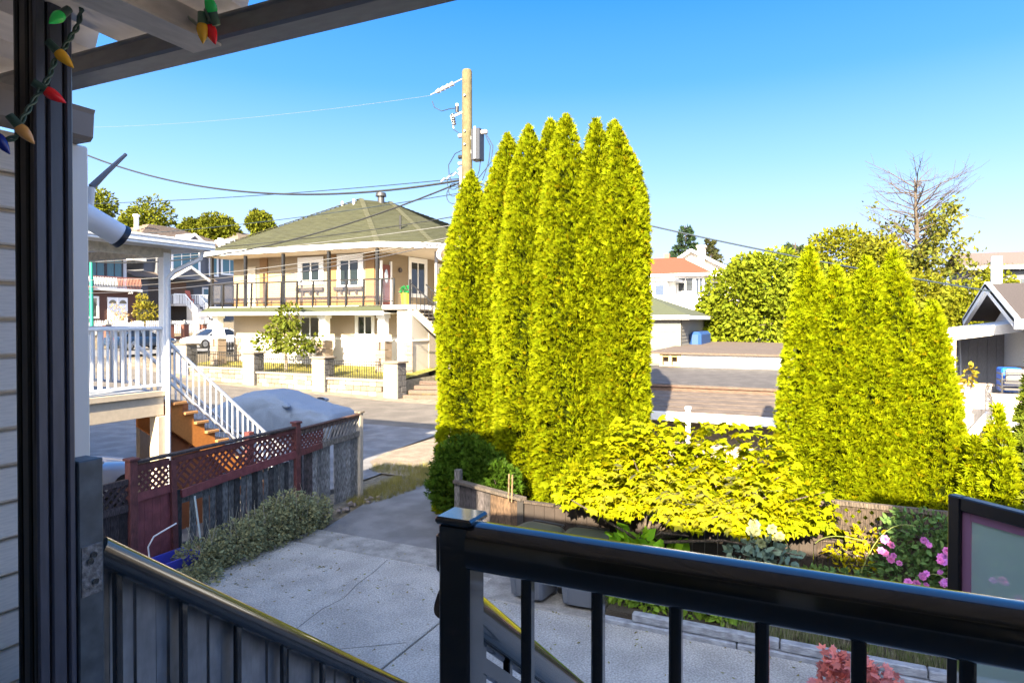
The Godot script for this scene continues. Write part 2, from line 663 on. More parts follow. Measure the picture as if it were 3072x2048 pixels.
func setting() -> void:
	# the terrain: one sheet to the horizon
	var g := MB.new()
	var xs := [-600.0, -300.0, -160.0]
	for i in range(-110, -8, 3):
		xs.append(float(i))
	for i in range(-8, 12):
		xs.append(i * 0.6)
	xs.append_array([9.0, 14.0, 30.0, 80.0, 250.0, 600.0])
	xs.sort()
	var zs := [300.0, 120.0, 40.0, 10.0, 0.0, -5.0, -8.0, -9.0, -9.5, -10.0, -10.5, -11.0, -12.0, -16.0, -24.0, -40.0, -80.0, -160.0, -400.0, -900.0]
	for i in xs.size() - 1:
		for j in zs.size() - 1:
			var p := []
			for k in [[0, 0], [1, 0], [1, 1], [0, 1]]:
				var x: float = xs[i + k[0]]
				var z: float = zs[j + k[1]]
				p.append(Vector3(x, terr(x, z) - 0.03, z))
			g.quad(p[0], p[1], p[2], p[3])
	struct("ground", g, tm(Color(0.2, 0.16, 0.1), Vector3(0.35, 0.35, 0.35), 0.55, 0.95, 1.0, 0.03, 6))
	var asphalt := tm(Color(0.155, 0.135, 0.115), Vector3(1.3, 1.3, 1.3), 0.72, 0.92, 0.4, 0.09, 5, 1.3, 0.3, 0.12)
	var dark_asphalt := tm(Color(0.24, 0.235, 0.235), Vector3(1.3, 1.3, 1.3), 0.72, 0.92, 0.4, 0.09, 5, 1.3, 0.3, 0.2)
	var gravel := tm(Color(0.33, 0.26, 0.19), Vector3(0.8, 0.8, 0.8), 0.62, 0.95, 1.0, 0.06, 6, 1.5, 0.3, 0.3)
	var aggregate := tm(Color(0.55, 0.52, 0.475), Vector3(1.0, 1.0, 1.0), 0.58, 0.9, 0.6, 0.065, 4, 1.8, 0.2, 0.22)
	var smooth_conc := tm(Color(0.4, 0.38, 0.35), Vector3(0.8, 0.8, 0.8), 0.7, 0.85, 0.2, 0.06, 6, 1.3, 0.35, 0.4)
	sheet("lane", PackedVector2Array([Vector2(-36, -18), Vector2(-10.6, -18), Vector2(-4.8, -18.6), Vector2(-4.8, -23.2), Vector2(-36, -23.4)]), 0.0, asphalt)
	sheet("lane_verge", PackedVector2Array([Vector2(-36, -23.4), Vector2(-4.8, -23.2), Vector2(-4.8, -26), Vector2(-16, -26), Vector2(-16, -24.5), Vector2(-36, -24.5)]), 0.004, gravel)
	sheet("parking_pad", PackedVector2Array([Vector2(-34, -1), Vector2(-9.0, -1), Vector2(-9.0, -12.3), Vector2(-10.0, -13.2), Vector2(-10.3, -14.2), Vector2(-10.45, -16.4), Vector2(-10.6, -18), Vector2(-34, -18)]), 0.004, dark_asphalt)
	sheet("gravel_apron", PackedVector2Array([Vector2(-10.3, -18), Vector2(-10.3, -14.2), Vector2(-10.0, -13.2), Vector2(-9.0, -12.3), Vector2(-4.8, -12.2), Vector2(-4.8, -18.6)]), 0.008, gravel)
	sheet("asphalt_drive", PackedVector2Array([Vector2(-7.45, -8.52), Vector2(-4.7, -8.52), Vector2(-4.9, -12.25), Vector2(-8.4, -12.3), Vector2(-7.9, -10.6)]), 0.012, dark_asphalt)
	# concrete slabs with open joints between them
	for s in [["concrete_slab", -7.55, -3.915, -7.84, -1.0, aggregate, 0.05], ["concrete_slab", -3.885, 4.0, -7.22, -1.0, aggregate, 0.05], ["concrete_strip", -7.55, -4.72, -8.5, -7.87, smooth_conc, 0.035], ["concrete_strip", -4.7, -2.3, -8.15, -7.25, smooth_conc, 0.042]]:
		var b := MB.new()
		b.span(Vector3(s[1], -0.12, s[3]), Vector3(s[2], s[6], s[4]), 0.012)
		struct(s[0], b, s[5])
	# hairline cracks and leaf litter on the concrete
	var crack := MB.new()
	for c in [[Vector3(-6.9, 0, -3.6), Vector3(-3.95, 0, -5.9), 9], [Vector3(-5.6, 0, -7.8), Vector3(-5.0, 0, -4.4), 8], [Vector3(-3.8, 0, -4.6), Vector3(-0.6, 0, -5.4), 8]]:
		var last: Vector3 = c[0]
		for i in c[2]:
			var nx: Vector3 = c[0].lerp(c[1], (i + 1.0) / c[2]) + Vector3(rng.randf_range(-0.06, 0.06), 0, rng.randf_range(-0.06, 0.06))
			var side := (nx - last).cross(Vector3.UP).normalized() * 0.0035
			var up := Vector3.UP * 0.0525
			crack.quad(last + side + up, nx + side + up, nx - side + up, last - side + up)
			last = nx
	struct("pavement_crack", crack, m(0.05, 0.05, 0.05, 0.95))
	var lit_x := []
	var lit_c := []
	for i in 620:
		var p := Vector3(rng.randf_range(-7.5, 2.6), 0.056, -7.2 + pow(rng.randf(), 3.0) * 4.0)
		if i % 2 == 0:
			p = Vector3(-7.45 + pow(rng.randf(), 3.0) * 2.5, 0.056, rng.randf_range(-8.4, -2.5))
		lit_x.append(Transform3D(Basis(Vector3.UP, rng.randf() * TAU) * Basis(Vector3.RIGHT, PI / 2 + rng.randf_range(-0.2, 0.2)) * Basis.from_scale(Vector3.ONE * rng.randf_range(0.02, 0.055)), p))
		lit_c.append(vary(Color(0.22, 0.16, 0.07).lerp(Color(0.2, 0.2, 0.04), rng.randf()), 0.35))
	tag(scatter(self, "leaf_litter", leaf, leaf_mat, lit_x, lit_c), "dry fallen leaves scattered along the edges of the concrete", "leaves")
	# the raised lot of the green-roofed house, and its drive
	var lot := MB.new()
	lot.span(Vector3(-33.5, -0.3, -60), Vector3(-17.3, 0.72, -24.75))
	lot.span(Vector3(-17.3, -0.3, -60), Vector3(-4, 0.55, -28.3))
	struct("raised_lot", lot, tm(Color(0.3, 0.27, 0.2), Vector3(0.4, 0.4, 0.4), 0.6, 0.95, 0.6))
	var lawn := MB.new()
	lawn.quad(Vector3(-33.5, 0.725, -24.75), Vector3(-17.3, 0.725, -24.75), Vector3(-17.3, 1.05, -28.5), Vector3(-33.5, 1.05, -28.5))
	struct("lawn", lawn, tm(Color(0.25, 0.24, 0.05), Vector3(0.9, 0.9, 0.9), 0.4, 0.95, 1.0, 0.05, 6))
	# grass along the fence end and on the apron
	var grass := MB.new()
	for k in 3:
		var x := (k - 1) * 0.09
		grass.flat(Vector3(x - 0.02, 0, 0), Vector3(x + 0.02, 0, 0.01), Vector3(x * 3.0, 1, 0.15 * (k - 1)), Vector3(0, 0, 1))
	var gm := grass.mesh()
	var gl := leafy(0.7, 0.35)
	var beds := [[Vector3(-7.95, 0, -11.4), Vector3(0.45, 0, 1.5), 2600, 0.16], [Vector3(-7.6, 0, -13.1), Vector3(0.9, 0, 0.4), 900, 0.2], [Vector3(-8.9, 0, -12.75), Vector3(0.7, 0, 0.45), 900, 0.13], [Vector3(-7.1, 0, -14.3), Vector3(0.7, 0, 0.5), 900, 0.2], [Vector3(-8.3, 0, -16.4), Vector3(0.55, 0, 0.3), 420, 0.14], [Vector3(-16.5, 0.1, -25.1), Vector3(1.4, 0, 0.35), 500, 0.16]]
	var xf := []
	var cs := []
	for b in beds:
		for i in b[2]:
			var q := rv()
			if q.x * q.x + q.z * q.z > 1.0:
				continue
			var p: Vector3 = b[0] + Vector3(q.x * b[1].x, 0, q.z * b[1].z)
			xf.append(Transform3D(Basis(Vector3.UP, rng.randf() * TAU) * Basis(Vector3.RIGHT, rng.randf_range(-0.5, 0.5)) * Basis.from_scale(Vector3(1, 1, 1) * b[3] * rng.randf_range(0.5, 1.2)), p))
			cs.append(vary(Color(0.17, 0.17, 0.035).lerp(Color(0.33, 0.26, 0.12), rng.randf() * 0.7), 0.3))
	for i in 9000:
		var p := Vector3(rng.randf_range(-33, -17.4), 0, rng.randf_range(-28.4, -24.8))
		p.y = lerpf(0.72, 1.05, (-p.z - 24.75) / 3.75)
		xf.append(Transform3D(Basis(Vector3.UP, rng.randf() * TAU) * Basis.from_scale(Vector3(2.5, 1, 2.5) * rng.randf_range(0.05, 0.12)), p))
		cs.append(vary(Color(0.22, 0.21, 0.04).lerp(Color(0.36, 0.28, 0.1), rng.randf() * 0.6), 0.3))
	tag(scatter(self, "grass", gm, gl, xf, cs), "tufts of green and straw coloured grass beside the lane, drive and lawn", "grass")

func our_house() -> void:
	var vinyl := tm(Color(0.7, 0.62, 0.54), Vector3(1.5, 12, 1.5), 0.86, 0.55, 0.0)
	var trim := m(0.72, 0.68, 0.63, 0.5)
	var brown := m(0.2, 0.165, 0.145, 0.5)
	var roofing := m(0.08, 0.075, 0.07, 0.9)
	var h := thing("beige_house", "house with beige lap siding and brown gutter at the left edge of the picture", "house", Vector3(-4, 0, 2))
	var w := MB.new()
	w.span(Vector3(-7.7, 0, -1.38), Vector3(-2.26, 4.08, 1.6))
	w.span(Vector3(-7.7, 4.08, -1.0), Vector3(-3.4, 5.75, 6.0))
	w.span(Vector3(-7.7, 0, 1.65), Vector3(9, 4.5, 8.0))
	w.span(Vector3(2.3, 0, -0.5), Vector3(9, 5.5, 1.65))
	part(h, "wall", w, m(0.62, 0.57, 0.51, 0.6))
	var r := MB.new()
	r.span(Vector3(-7.8, 5.75, -1.45), Vector3(-3.2, 5.9, 6.2))
	r.box(Vector3(0, 5.55, 5.0), Vector3(12, 0.14, 8.0), Basis(Vector3.RIGHT, -0.25))
	r.span(Vector3(2.0, 5.55, -0.9), Vector3(9.3, 5.68, 8.0))
	part(h, "roof", r, roofing)
	for k in 31:   # lap boards on the wall beside the landing, 11 cm courses
		var y := 0.62 + k * 0.111
		if y > 4.0:
			break
		var b := MB.new()
		var o := Vector3(-2.23, y, 0)
		var poly := PackedVector2Array([Vector2(-0.03, 0), Vector2(0.006, 0), Vector2(0.01, 0.006), Vector2(-0.004, 0.096), Vector2(-0.01, 0.1), Vector2(-0.03, 0.1)])
		b.prism(poly, Basis(Vector3.RIGHT, Vector3.UP, Vector3.BACK), Vector3(-2.23, y, 0.13), 2.98)
		part(h, "siding_board", b, vinyl)
	var ct := MB.new()
	ct.span(Vector3(-2.32, 0.5, -1.405), Vector3(-2.216, 4.08, -1.345), 0.006)
	part(h, "corner_trim", ct, trim)
	var fa := MB.new()
	fa.prism(PackedVector2Array([Vector2(0, 0), Vector2(0.075, 0), Vector2(0.088, 0.012), Vector2(0.094, 0.085), Vector2(0.1, 0.1), Vector2(0, 0.1)]), Basis(Vector3.RIGHT, Vector3.UP, Vector3.BACK), Vector3(-2.225, 4.08, 0.115), 2.97)
	part(h, "gutter", fa, brown)
	var door := MB.new()
	door.span(Vector3(-1.4, 2.1, 1.6), Vector3(1.2, 4.2, 1.64))
	var dm := part(h, "door", door, m(0.8, 0.8, 0.78, 0.4))
	for x in [-0.72, 0.52]:
		var gl := MB.new()
		gl.span(Vector3(x - 0.54, 2.2, 1.592), Vector3(x + 0.54, 4.1, 1.599))
		part(dm, "pane", gl, m(0.02, 0.025, 0.03, 0.08))

	# the deck that the camera stands on
	var deck := thing("wooden_deck", "raised deck and landing behind the black guard rail", "deck", Vector3(1, 2.1, 0.3))
	for k in 19:
		var z := -1.0 + k * 0.1425
		var b := MB.new()
		b.span(Vector3(-2.2, 2.06, z), Vector3(2.3, 2.1, z + 0.136), 0.004)
		part(deck, "plank", b, tm(Color(0.38, 0.36, 0.34), Vector3(0.8, 4, 8), 0.6, 0.8))
	var jo := MB.new()
	jo.span(Vector3(-0.64, 1.84, -1.0), Vector3(2.3, 2.055, -0.94))
	part(deck, "rim_joist", jo, m(0.15, 0.14, 0.13, 0.8))
	for x in [-0.6, 0.8, 2.2]:
		block(deck, "deck_post", Vector3(x - 0.045, 0, -0.99), Vector3(x + 0.045, 1.84, -0.9), m(0.15, 0.14, 0.13, 0.8))

	# black guard with newel, rail and pickets
	var black := tm(Color(0.022, 0.022, 0.025), Vector3(3, 3, 3), 0.7, 0.2, 0.0)
	black.roughness = 0.24
	black.clearcoat_enabled = true
	black.clearcoat = 1.0
	black.clearcoat_roughness = 0.06
	var gd := thing("guard_rail", "black metal guard rail with round top and pickets across the foreground", "railing", Vector3(-0.57, 2.1, -0.95))
	var nw := MB.new()
	nw.span(Vector3(-0.569, 2.1, -0.99), Vector3(-0.511, 3.163, -0.934), 0.004)
	var nm := part(gd, "newel_post", nw, black)
	var cap := MB.new()
	cap.box(Vector3(-0.54, 3.169, -0.962), Vector3(0.068, 0.013, 0.066), Basis.IDENTITY, 0.004)
	part(nm, "cap", cap, black)
	var brk := MB.new()
	brk.span(Vector3(-0.582, 3.075, -0.98), Vector3(-0.568, 3.142, -0.944), 0.005)
	part(nm, "bracket", brk, black)
	var rail := PackedVector2Array()
	for k in 17:
		var a := PI * k / 16.0
		rail.append(Vector2(cos(a) * 0.033, 0.034 + sin(a) * 0.034))
	rail.append_array(PackedVector2Array([Vector2(-0.033, 0.012), Vector2(-0.026, 0.0), Vector2(0.026, 0.0), Vector2(0.033, 0.012)]))
	var tr := MB.new()
	round_rail(tr, Vector3(-0.512, 3.13, -0.955), Vector3(2.0, 3.13, -0.945), 0.034, 0.038)
	part(gd, "top_rail", tr, black)
	var brl := MB.new()
	brl.span(Vector3(-0.512, 2.17, -0.977), Vector3(2.0, 2.2, -0.948), 0.004)
	part(gd, "bottom_rail", brl, black)
	for k in 21:
		var pk := MB.new()
		var x := -0.415 + 0.1165 * k
		pk.span(Vector3(x - 0.009, 2.2, -0.963), Vector3(x + 0.009, 3.12, -0.944), 0.003)
		part(gd, "picket", pk, black)

	# left stair rail with grey boards, right stair rail
	var slope := -0.777
	var yl := func(z: float) -> float: return 2.94 + (z + 1.11) * 0.777
	var ls := thing("stair_railing", "black stair handrail with grey privacy boards going down at the left", "railing", Vector3(-1.7, 2.1, -1.11))
	var lr := MB.new()
	round_rail(lr, Vector3(-1.736, yl.call(-1.112) - 0.045, -1.112), Vector3(-1.736, yl.call(-3.9) - 0.045, -3.9), 0.034, 0.036)
	part(ls, "handrail", lr, black)
	var gray := tm(Color(0.29, 0.3, 0.32), Vector3(3, 0.7, 3), 0.8, 0.6, 0.0, 0.02, 5, 1.5, 0.25, 0.9)
	var z := -1.115
	var ws := [0.055, 0.075, 0.066, 0.04, 0.062, 0.08, 0.05]
	var q := 0
	while z > -3.9:
		var wd: float = ws[q % 7]
		q += 1
		var z2 := maxf(-3.9, z - wd)
		var b := MB.new()
		var top := func(zz: float) -> float: return yl.call(zz) - 0.075
		var off: float = -1.772 - (0.006 if q % 2 == 0 else 0.0)
		b.prism(PackedVector2Array([Vector2(-z, top.call(z)), Vector2(-z2 - 0.006, top.call(z2)), Vector2(-z2 - 0.006, top.call(z2) - 1.0), Vector2(-z, top.call(z) - 1.0)]), Basis(Vector3.FORWARD, Vector3.UP, Vector3.RIGHT), Vector3(off, 0, 0), 0.016)
		part(ls, "board", b, gray)
		z = z2
	for k in 13:
		var zz := -1.17 - k * 0.205
		var pk := MB.new()
		pk.span(Vector3(-1.745, yl.call(zz) - 0.9, zz - 0.011), Vector3(-1.727, yl.call(zz) - 0.05, zz + 0.011), 0.003)
		part(ls, "picket", pk, black)
	var lb := MB.new()
	lb.bar(Vector3(-1.736, yl.call(-1.12) - 0.92, -1.12), Vector3(-1.736, yl.call(-3.9) - 0.92, -3.9), 0.03, 0.03)
	part(ls, "bottom_rail", lb, black)
	var rs := thing("stair_railing", "black stair handrail going down behind the newel post", "railing", Vector3(-0.66, 2.1, -1.05))
	var yr := func(zz: float) -> float: return 2.944 + (zz + 1.14) * 0.777
	var rr := MB.new()
	round_rail(rr, Vector3(-0.575, yr.call(-0.995) - 0.045, -0.995), Vector3(-0.575, yr.call(-3.9) - 0.045, -3.9), 0.034, 0.036)
	part(rs, "handrail", rr, black)
	var rb := MB.new()
	rb.bar(Vector3(-0.575, yr.call(-1.03) - 0.13, -1.03), Vector3(-0.575, yr.call(-3.9) - 0.13, -3.9), 0.025, 0.025)
	part(rs, "upper_bar", rb, black)
	var rb2 := MB.new()
	rb2.bar(Vector3(-0.575, yr.call(-1.03) - 0.86, -1.03), Vector3(-0.575, yr.call(-3.9) - 0.86, -3.9), 0.025, 0.025)
	part(rs, "lower_bar", rb2, black)
	for k in 23:
		var zz := -1.1 - k * 0.118
		var pk := MB.new()
		pk.span(Vector3(-0.583, yr.call(zz) - 0.86, zz - 0.008), Vector3(-0.567, yr.call(zz) - 0.06, zz + 0.008), 0.002)
		part(rs, "picket", pk, black)
	var st := thing("staircase", "wooden stairs going down from the landing between the black handrails", "stairs", Vector3(-1.2, 0, -2.4))
	for k in 11:
		var b := MB.new()
		var y := 2.1 - 0.175 * (k + 1)
		b.span(Vector3(-1.66, y - 0.04, -1.0 - 0.232 * (k + 1) - 0.03), Vector3(-0.70, y, -1.0 - 0.232 * k), 0.004)
		part(st, "tread", b, tm(Color(0.38, 0.36, 0.34), Vector3(0.8, 4, 8), 0.6, 0.8))
	for x in [-1.66, -0.70]:
		var b := MB.new()
		b.bar(Vector3(x, 1.9, -1.0), Vector3(x, 0.02, -3.56), 0.04, 0.24)
		part(st, "stringer", b, m(0.12, 0.12, 0.125, 0.7))

	# steel post beside the roof post
	var steel := tm(Color(0.09, 0.115, 0.14), Vector3(2, 2, 2), 0.75, 0.45, 0.0, 0.02, 5, 1.4, 0.3, 2.0)
	var sp := thing("steel_post", "square blue-grey steel post with bolt holes at the top of the stair rail", "post", Vector3(-1.735, 2.1, -1.075))
	var sb := MB.new()
	sb.span(Vector3(-1.77, 1.2, -1.11), Vector3(-1.70, 3.14, -1.045), 0.003)
	part(sp, "shaft", sb, steel)
	var pl := MB.new()
	pl.box(Vector3(-1.6995, 2.855, -1.078), Vector3(0.003, 0.13, 0.054), Basis.IDENTITY, 0.001)
	var pm := part(sp, "worn_plate", pl, tm(Color(0.24, 0.24, 0.25), Vector3(5, 5, 5), 0.35, 0.35, 0.1))
	for hh in [[2.893, -1.081], [2.878, -1.072], [2.822, -1.085]]:
		var hb := MB.new()
		hb.tube([Vector3(-1.6985, hh[0], hh[1]), Vector3(-1.695, hh[0] + 0.0003, hh[1])], 0.0085, 0.0085, 14, false)
		part(pm, "bolt_hole", hb, m(0.5, 0.5, 0.5, 0.3, 0.8))
		var hd := MB.new()
		hd.tube([Vector3(-1.698, hh[0], hh[1]), Vector3(-1.6965, hh[0] + 0.0003, hh[1])], 0.0062, 0.0062, 14, true)
		part(pm, "bolt_hole", hd, m(0.008, 0.008, 0.008, 0.6))

	# fluted roof post
	var po := thing("roof_post", "tall dark fluted aluminium post holding up the patio roof", "post", Vector3(-1.745, 2.1, -0.995))
	var dark := tm(Color(0.068, 0.074, 0.105), Vector3(4, 0.6, 4), 0.75, 0.4)
	var c := MB.new()
	c.span(Vector3(-1.782, 2.1, -1.032), Vector3(-1.709, 4.31, -0.958))
	part(po, "shaft", c, m(0.008, 0.008, 0.01, 0.5))
	for f in [[0.0, 0.026], [0.032, 0.034], [0.072, 0.018]]:
		var b := MB.new()
		b.span(Vector3(-1.715, 2.1, -0.95 - f[0] - f[1]), Vector3(-1.70, 4.31, -0.95 - f[0]), 0.004)
		part(po, "flute", b, dark)
		var b2 := MB.new()
		b2.span(Vector3(-1.702 - f[0] - f[1] + 0.004, 2.1, -0.963), Vector3(-1.702 - f[0], 4.31, -0.95), 0.004)
		part(po, "flute", b2, m(0.012, 0.012, 0.016, 0.45))  # flutes facing the house coloured darker to stand for their shade

	# patio roof: gutter, rafter, pans
	var pr := thing("patio_roof", "aluminium patio roof of brown pans with a grey gutter along its front", "roof", Vector3(-1.4, 4.2, -1.2))
	var gm := tm(Color(0.27, 0.265, 0.27), Vector3(1, 3, 3), 0.8, 0.4)
	var gu := MB.new()
	gu.prism(PackedVector2Array([Vector2(1.18, 4.205), Vector2(1.19, 4.2), Vector2(1.262, 4.2), Vector2(1.275, 4.21), Vector2(1.275, 4.3), Vector2(1.262, 4.3), Vector2(1.26, 4.215), Vector2(1.19, 4.215), Vector2(1.187, 4.252), Vector2(1.175, 4.256), Vector2(1.175, 4.25), Vector2(1.18, 4.246)]), Basis(Vector3.FORWARD, Vector3.UP, Vector3.RIGHT), Vector3(-0.6, 0, 0), 5.2)
	part(pr, "gutter", gu, gm)
	var ra := MB.new()
	ra.span(Vector3(-1.455, 4.198, -1.205), Vector3(-1.385, 4.262, 1.3), 0.004)
	ra.span(Vector3(-1.47, 4.192, -1.205), Vector3(-1.37, 4.199, 1.3))
	part(pr, "rafter", ra, tm(Color(0.6, 0.54, 0.5), Vector3(3, 3, 1), 0.8, 0.45))
	var panm := tm(Color(0.72, 0.68, 0.65), Vector3(2, 2, 0.7), 0.86, 0.5)
	panm.backlight_enabled = true
	panm.backlight = Color(0.66, 0.66, 0.66)  # added translucency so sun from above brightens the undersides
	for k in 18:
		var x := -3.2 + k * 0.292
		var prof := [Vector2(0, 0.0), Vector2(0.17, 0.0), Vector2(0.192, 0.055), Vector2(0.27, 0.055), Vector2(0.292, 0.0)]
		var b := MB.new()
		for i in 4:
			var a0 := Vector3(x + prof[i].x, 4.262 + prof[i].y, -1.20)
			var a1 := Vector3(x + prof[i + 1].x, 4.262 + prof[i + 1].y, -1.20)
			var dz := Vector3(0, 0.16, 2.75)
			b.quad(a0, a1, a1 + dz, a0 + dz, Vector3.DOWN)
			b.quad(a0 + Vector3.UP * 0.002, a1 + Vector3.UP * 0.002, a1 + dz + Vector3.UP * 0.002, a0 + dz + Vector3.UP * 0.002, Vector3.UP)
		part(pr, "roof_pan", b, panm)
	var bb := MB.new()
	bb.span(Vector3(-3.2, 4.19, 1.3), Vector3(2.0, 4.33, 1.4))
	part(pr, "ledger", bb, gm)

	# string lights
	var wire := m(0.035, 0.085, 0.07, 0.4)
	var pale := m(0.32, 0.36, 0.3, 0.5)
	var sl := thing("string_lights", "green wired string of coloured bulbs twisted round the dark roof post", "string lights", Vector3(-1.66, 4.0, -0.95))
	var pts := [Vector3(-1.66, 4.31, -1.01), Vector3(-1.655, 4.27, -1.035), Vector3(-1.66, 4.225, -1.028), Vector3(-1.66, 4.17, -1.0), Vector3(-1.665, 4.12, -0.975), Vector3(-1.655, 4.075, -0.957), Vector3(-1.66, 4.04, -0.94), Vector3(-1.66, 4.0, -0.92), Vector3(-1.66, 3.96, -0.90), Vector3(-1.665, 3.92, -0.893), Vector3(-1.68, 3.905, -0.87), Vector3(-1.70, 3.905, -0.82), Vector3(-1.75, 3.9, -0.72)]
	twisted(sl, pts, wire)
	var cols := {"green": Color(0.03, 0.85, 0.15), "amber": Color(0.95, 0.5, 0.03), "red": Color(0.95, 0.02, 0.03), "peach": Color(0.8, 0.4, 0.12), "blue": Color(0.012, 0.03, 0.28)}
	for b in [[Vector3(-1.65, 4.235, -0.985), Vector3(-1.645, 4.19, -0.945), "green"], [Vector3(-1.655, 4.145, -0.975), Vector3(-1.64, 4.115, -1.0), "amber"], [Vector3(-1.66, 4.045, -0.95), Vector3(-1.64, 4.02, -0.99), "red"], [Vector3(-1.66, 3.945, -0.892), Vector3(-1.645, 3.905, -0.92), "peach"], [Vector3(-1.67, 3.915, -0.85), Vector3(-1.66, 3.875, -0.875), "blue"]]:
		bulb(sl, b[0], b[1], cols[b[2]], wire)
	var s2 := thing("string_lights", "pale green string of coloured bulbs knotted at the end of the rafter", "string lights", Vector3(-1.35, 4.2, -1.1))
	twisted(s2, [Vector3(-1.5, 4.29, -1.0), Vector3(-1.47, 4.272, -1.07), Vector3(-1.44, 4.27, -1.1), Vector3(-1.40, 4.245, -1.12), Vector3(-1.365, 4.215, -1.13), Vector3(-1.33, 4.2, -1.135), Vector3(-1.315, 4.215, -1.125), Vector3(-1.325, 4.23, -1.12), Vector3(-1.30, 4.25, -1.11), Vector3(-1.25, 4.265, -1.1), Vector3(-1.05, 4.24, -1.14), Vector3(-0.85, 4.235, -1.15), Vector3(-0.7, 4.22, -1.15), Vector3(-0.4, 4.26, -1.15)], pale)
	for b in [[Vector3(-1.46, 4.27, -1.1), Vector3(-1.475, 4.225, -1.11), "peach"], [Vector3(-1.30, 4.225, -1.12), Vector3(-1.30, 4.26, -1.105), "green"], [Vector3(-1.325, 4.205, -1.13), Vector3(-1.31, 4.16, -1.135), "red"], [Vector3(-1.33, 4.205, -1.115), Vector3(-1.328, 4.15, -1.115), "amber"], [Vector3(-0.69, 4.21, -1.14), Vector3(-0.7, 4.165, -1.12), "blue"], [Vector3(-0.84, 4.225, -1.14), Vector3(-0.825, 4.185, -1.12), "amber"]]:
		bulb(s2, b[0], b[1], cols[b[2]], m(0.09, 0.17, 0.11, 0.5))

	# white security camera on the corner
	var sc := thing("security_camera", "white bullet camera with dark hood rim and antenna on the house corner", "camera", Vector3(-2.311, 3.827, -1.526))
	var cb := MB.new()
	cb.tube([Vector3(-2.333, 3.876, -1.450), Vector3(-2.311, 3.811, -1.570)], 0.04, 0.042, 20)
	part(sc, "housing", cb, m(0.75, 0.75, 0.78, 0.35))
	var ch := MB.new()
	ch.tube([Vector3(-2.311, 3.811, -1.570), Vector3(-2.308, 3.801, -1.587)], 0.0435, 0.044, 20)
	part(sc, "hood_rim", ch, m(0.02, 0.025, 0.04, 0.4))
	var an := MB.new()
	an.tube([Vector3(-2.322, 3.969, -1.482), Vector3(-2.316, 4.029, -1.531), Vector3(-2.311, 4.110, -1.602)], 0.012, 0.006, 10)
	part(sc, "antenna", an, m(0.1, 0.11, 0.14, 0.5))
	var am := MB.new()
	am.tube([Vector3(-2.36, 3.9, -1.39), Vector3(-2.333, 3.892, -1.482)], 0.02, 0.02, 10)
	am.tube([Vector3(-2.333, 3.892, -1.482), Vector3(-2.322, 3.969, -1.482)], 0.012, 0.012, 8)
	part(sc, "mount", am, m(0.7, 0.7, 0.72, 0.4))

	# framed glass panel standing beyond the guard
	var gp := thing("glass_panel", "black framed glass wind screen with a pink inner border at the right edge", "screen", Vector3(0.42, 0, -2.62))
	var fr := m(0.012, 0.012, 0.014, 0.3)
	var pk := m(0.42, 0.19, 0.3, 0.5)
	var gx := Basis(Vector3(0.714, 0, 0.7), Vector3.UP, Vector3(-0.7, 0, 0.714))
	var o := Vector3(0.415, 0, -2.63)
	var gf := func(u: float, y: float, d := 0.0) -> Vector3: return o + gx.x * u + Vector3.UP * y + gx.z * d
	var fb := MB.new()
	for s in [[0.0, 0.042, 0.0, 2.915], [1.2, 1.242, 0.0, 2.915]]:
		fb.box(gf.call((s[0] + s[1]) / 2.0, (s[2] + s[3]) / 2.0), Vector3(0.042, s[3] - s[2], 0.04), gx, 0.004)
	fb.box(gf.call(0.621, 2.892), Vector3(1.158, 0.046, 0.038), gx, 0.004)
	fb.box(gf.call(0.621, 1.9), Vector3(1.158, 0.046, 0.038), gx, 0.004)
	part(gp, "frame", fb, fr)
	var ib := MB.new()
	for s in [0.056, 1.186]:
		ib.box(gf.call(s, 2.396), Vector3(0.027, 0.945, 0.014), gx)
	ib.box(gf.call(0.621, 2.855), Vector3(1.1, 0.026, 0.013), gx)
	part(gp, "pink_border", ib, pk)
	var pane := MB.new()
	pane.box(gf.call(0.621, 2.38), Vector3(1.1, 0.93, 0.006), gx)
	part(gp, "pane", pane, screen_glass())
	var tx := TextMesh.new()
	tx.text = "IO.IU"
	var fnt := SystemFont.new()
	fnt.font_names = PackedStringArray(["Droid Sans"])
	fnt.font_weight = 700
	tx.font = fnt
	tx.font_size = 16
	tx.pixel_size = 0.0062
	tx.depth = 0.003
	var tn := MeshInstance3D.new()
	tn.name = "lettering"
	tn.mesh = tx
	tn.material_override = m(0.5, 0.2, 0.3, 0.6)
	tn.transform = Transform3D(gx, gf.call(0.29, 1.93, 0.008) - gp.position)
	gp.add_child(tn)

func screen_glass() -> StandardMaterial3D:
	var s := StandardMaterial3D.new()
	s.albedo_color = Color(0.82, 0.9, 0.86, 0.5)
	s.transparency = BaseMaterial3D.TRANSPARENCY_ALPHA
	s.roughness = 0.3
	return s

func round_rail(b: MB, a: Vector3, e: Vector3, rw: float, rh: float) -> void:
	# a rail of rounded section; a and e are the centres of its ends
	var d := (e - a).normalized()
	var x := Vector3.UP.cross(d).normalized()
	var y := d.cross(x)
	var rings := []
	for p in [a, e]:
		var ring := PackedVector3Array()
		for k in 28:
			var t := TAU * k / 28.0
			var cx := cos(t)
			var cy := sin(t)
			var pw := 0.6 if cy < 0.0 else 0.9
			ring.append(p + x * signf(cx) * pow(absf(cx), pw) * rw + y * signf(cy) * pow(absf(cy), pw) * rh)
		rings.append(ring)
	b.loft(rings)

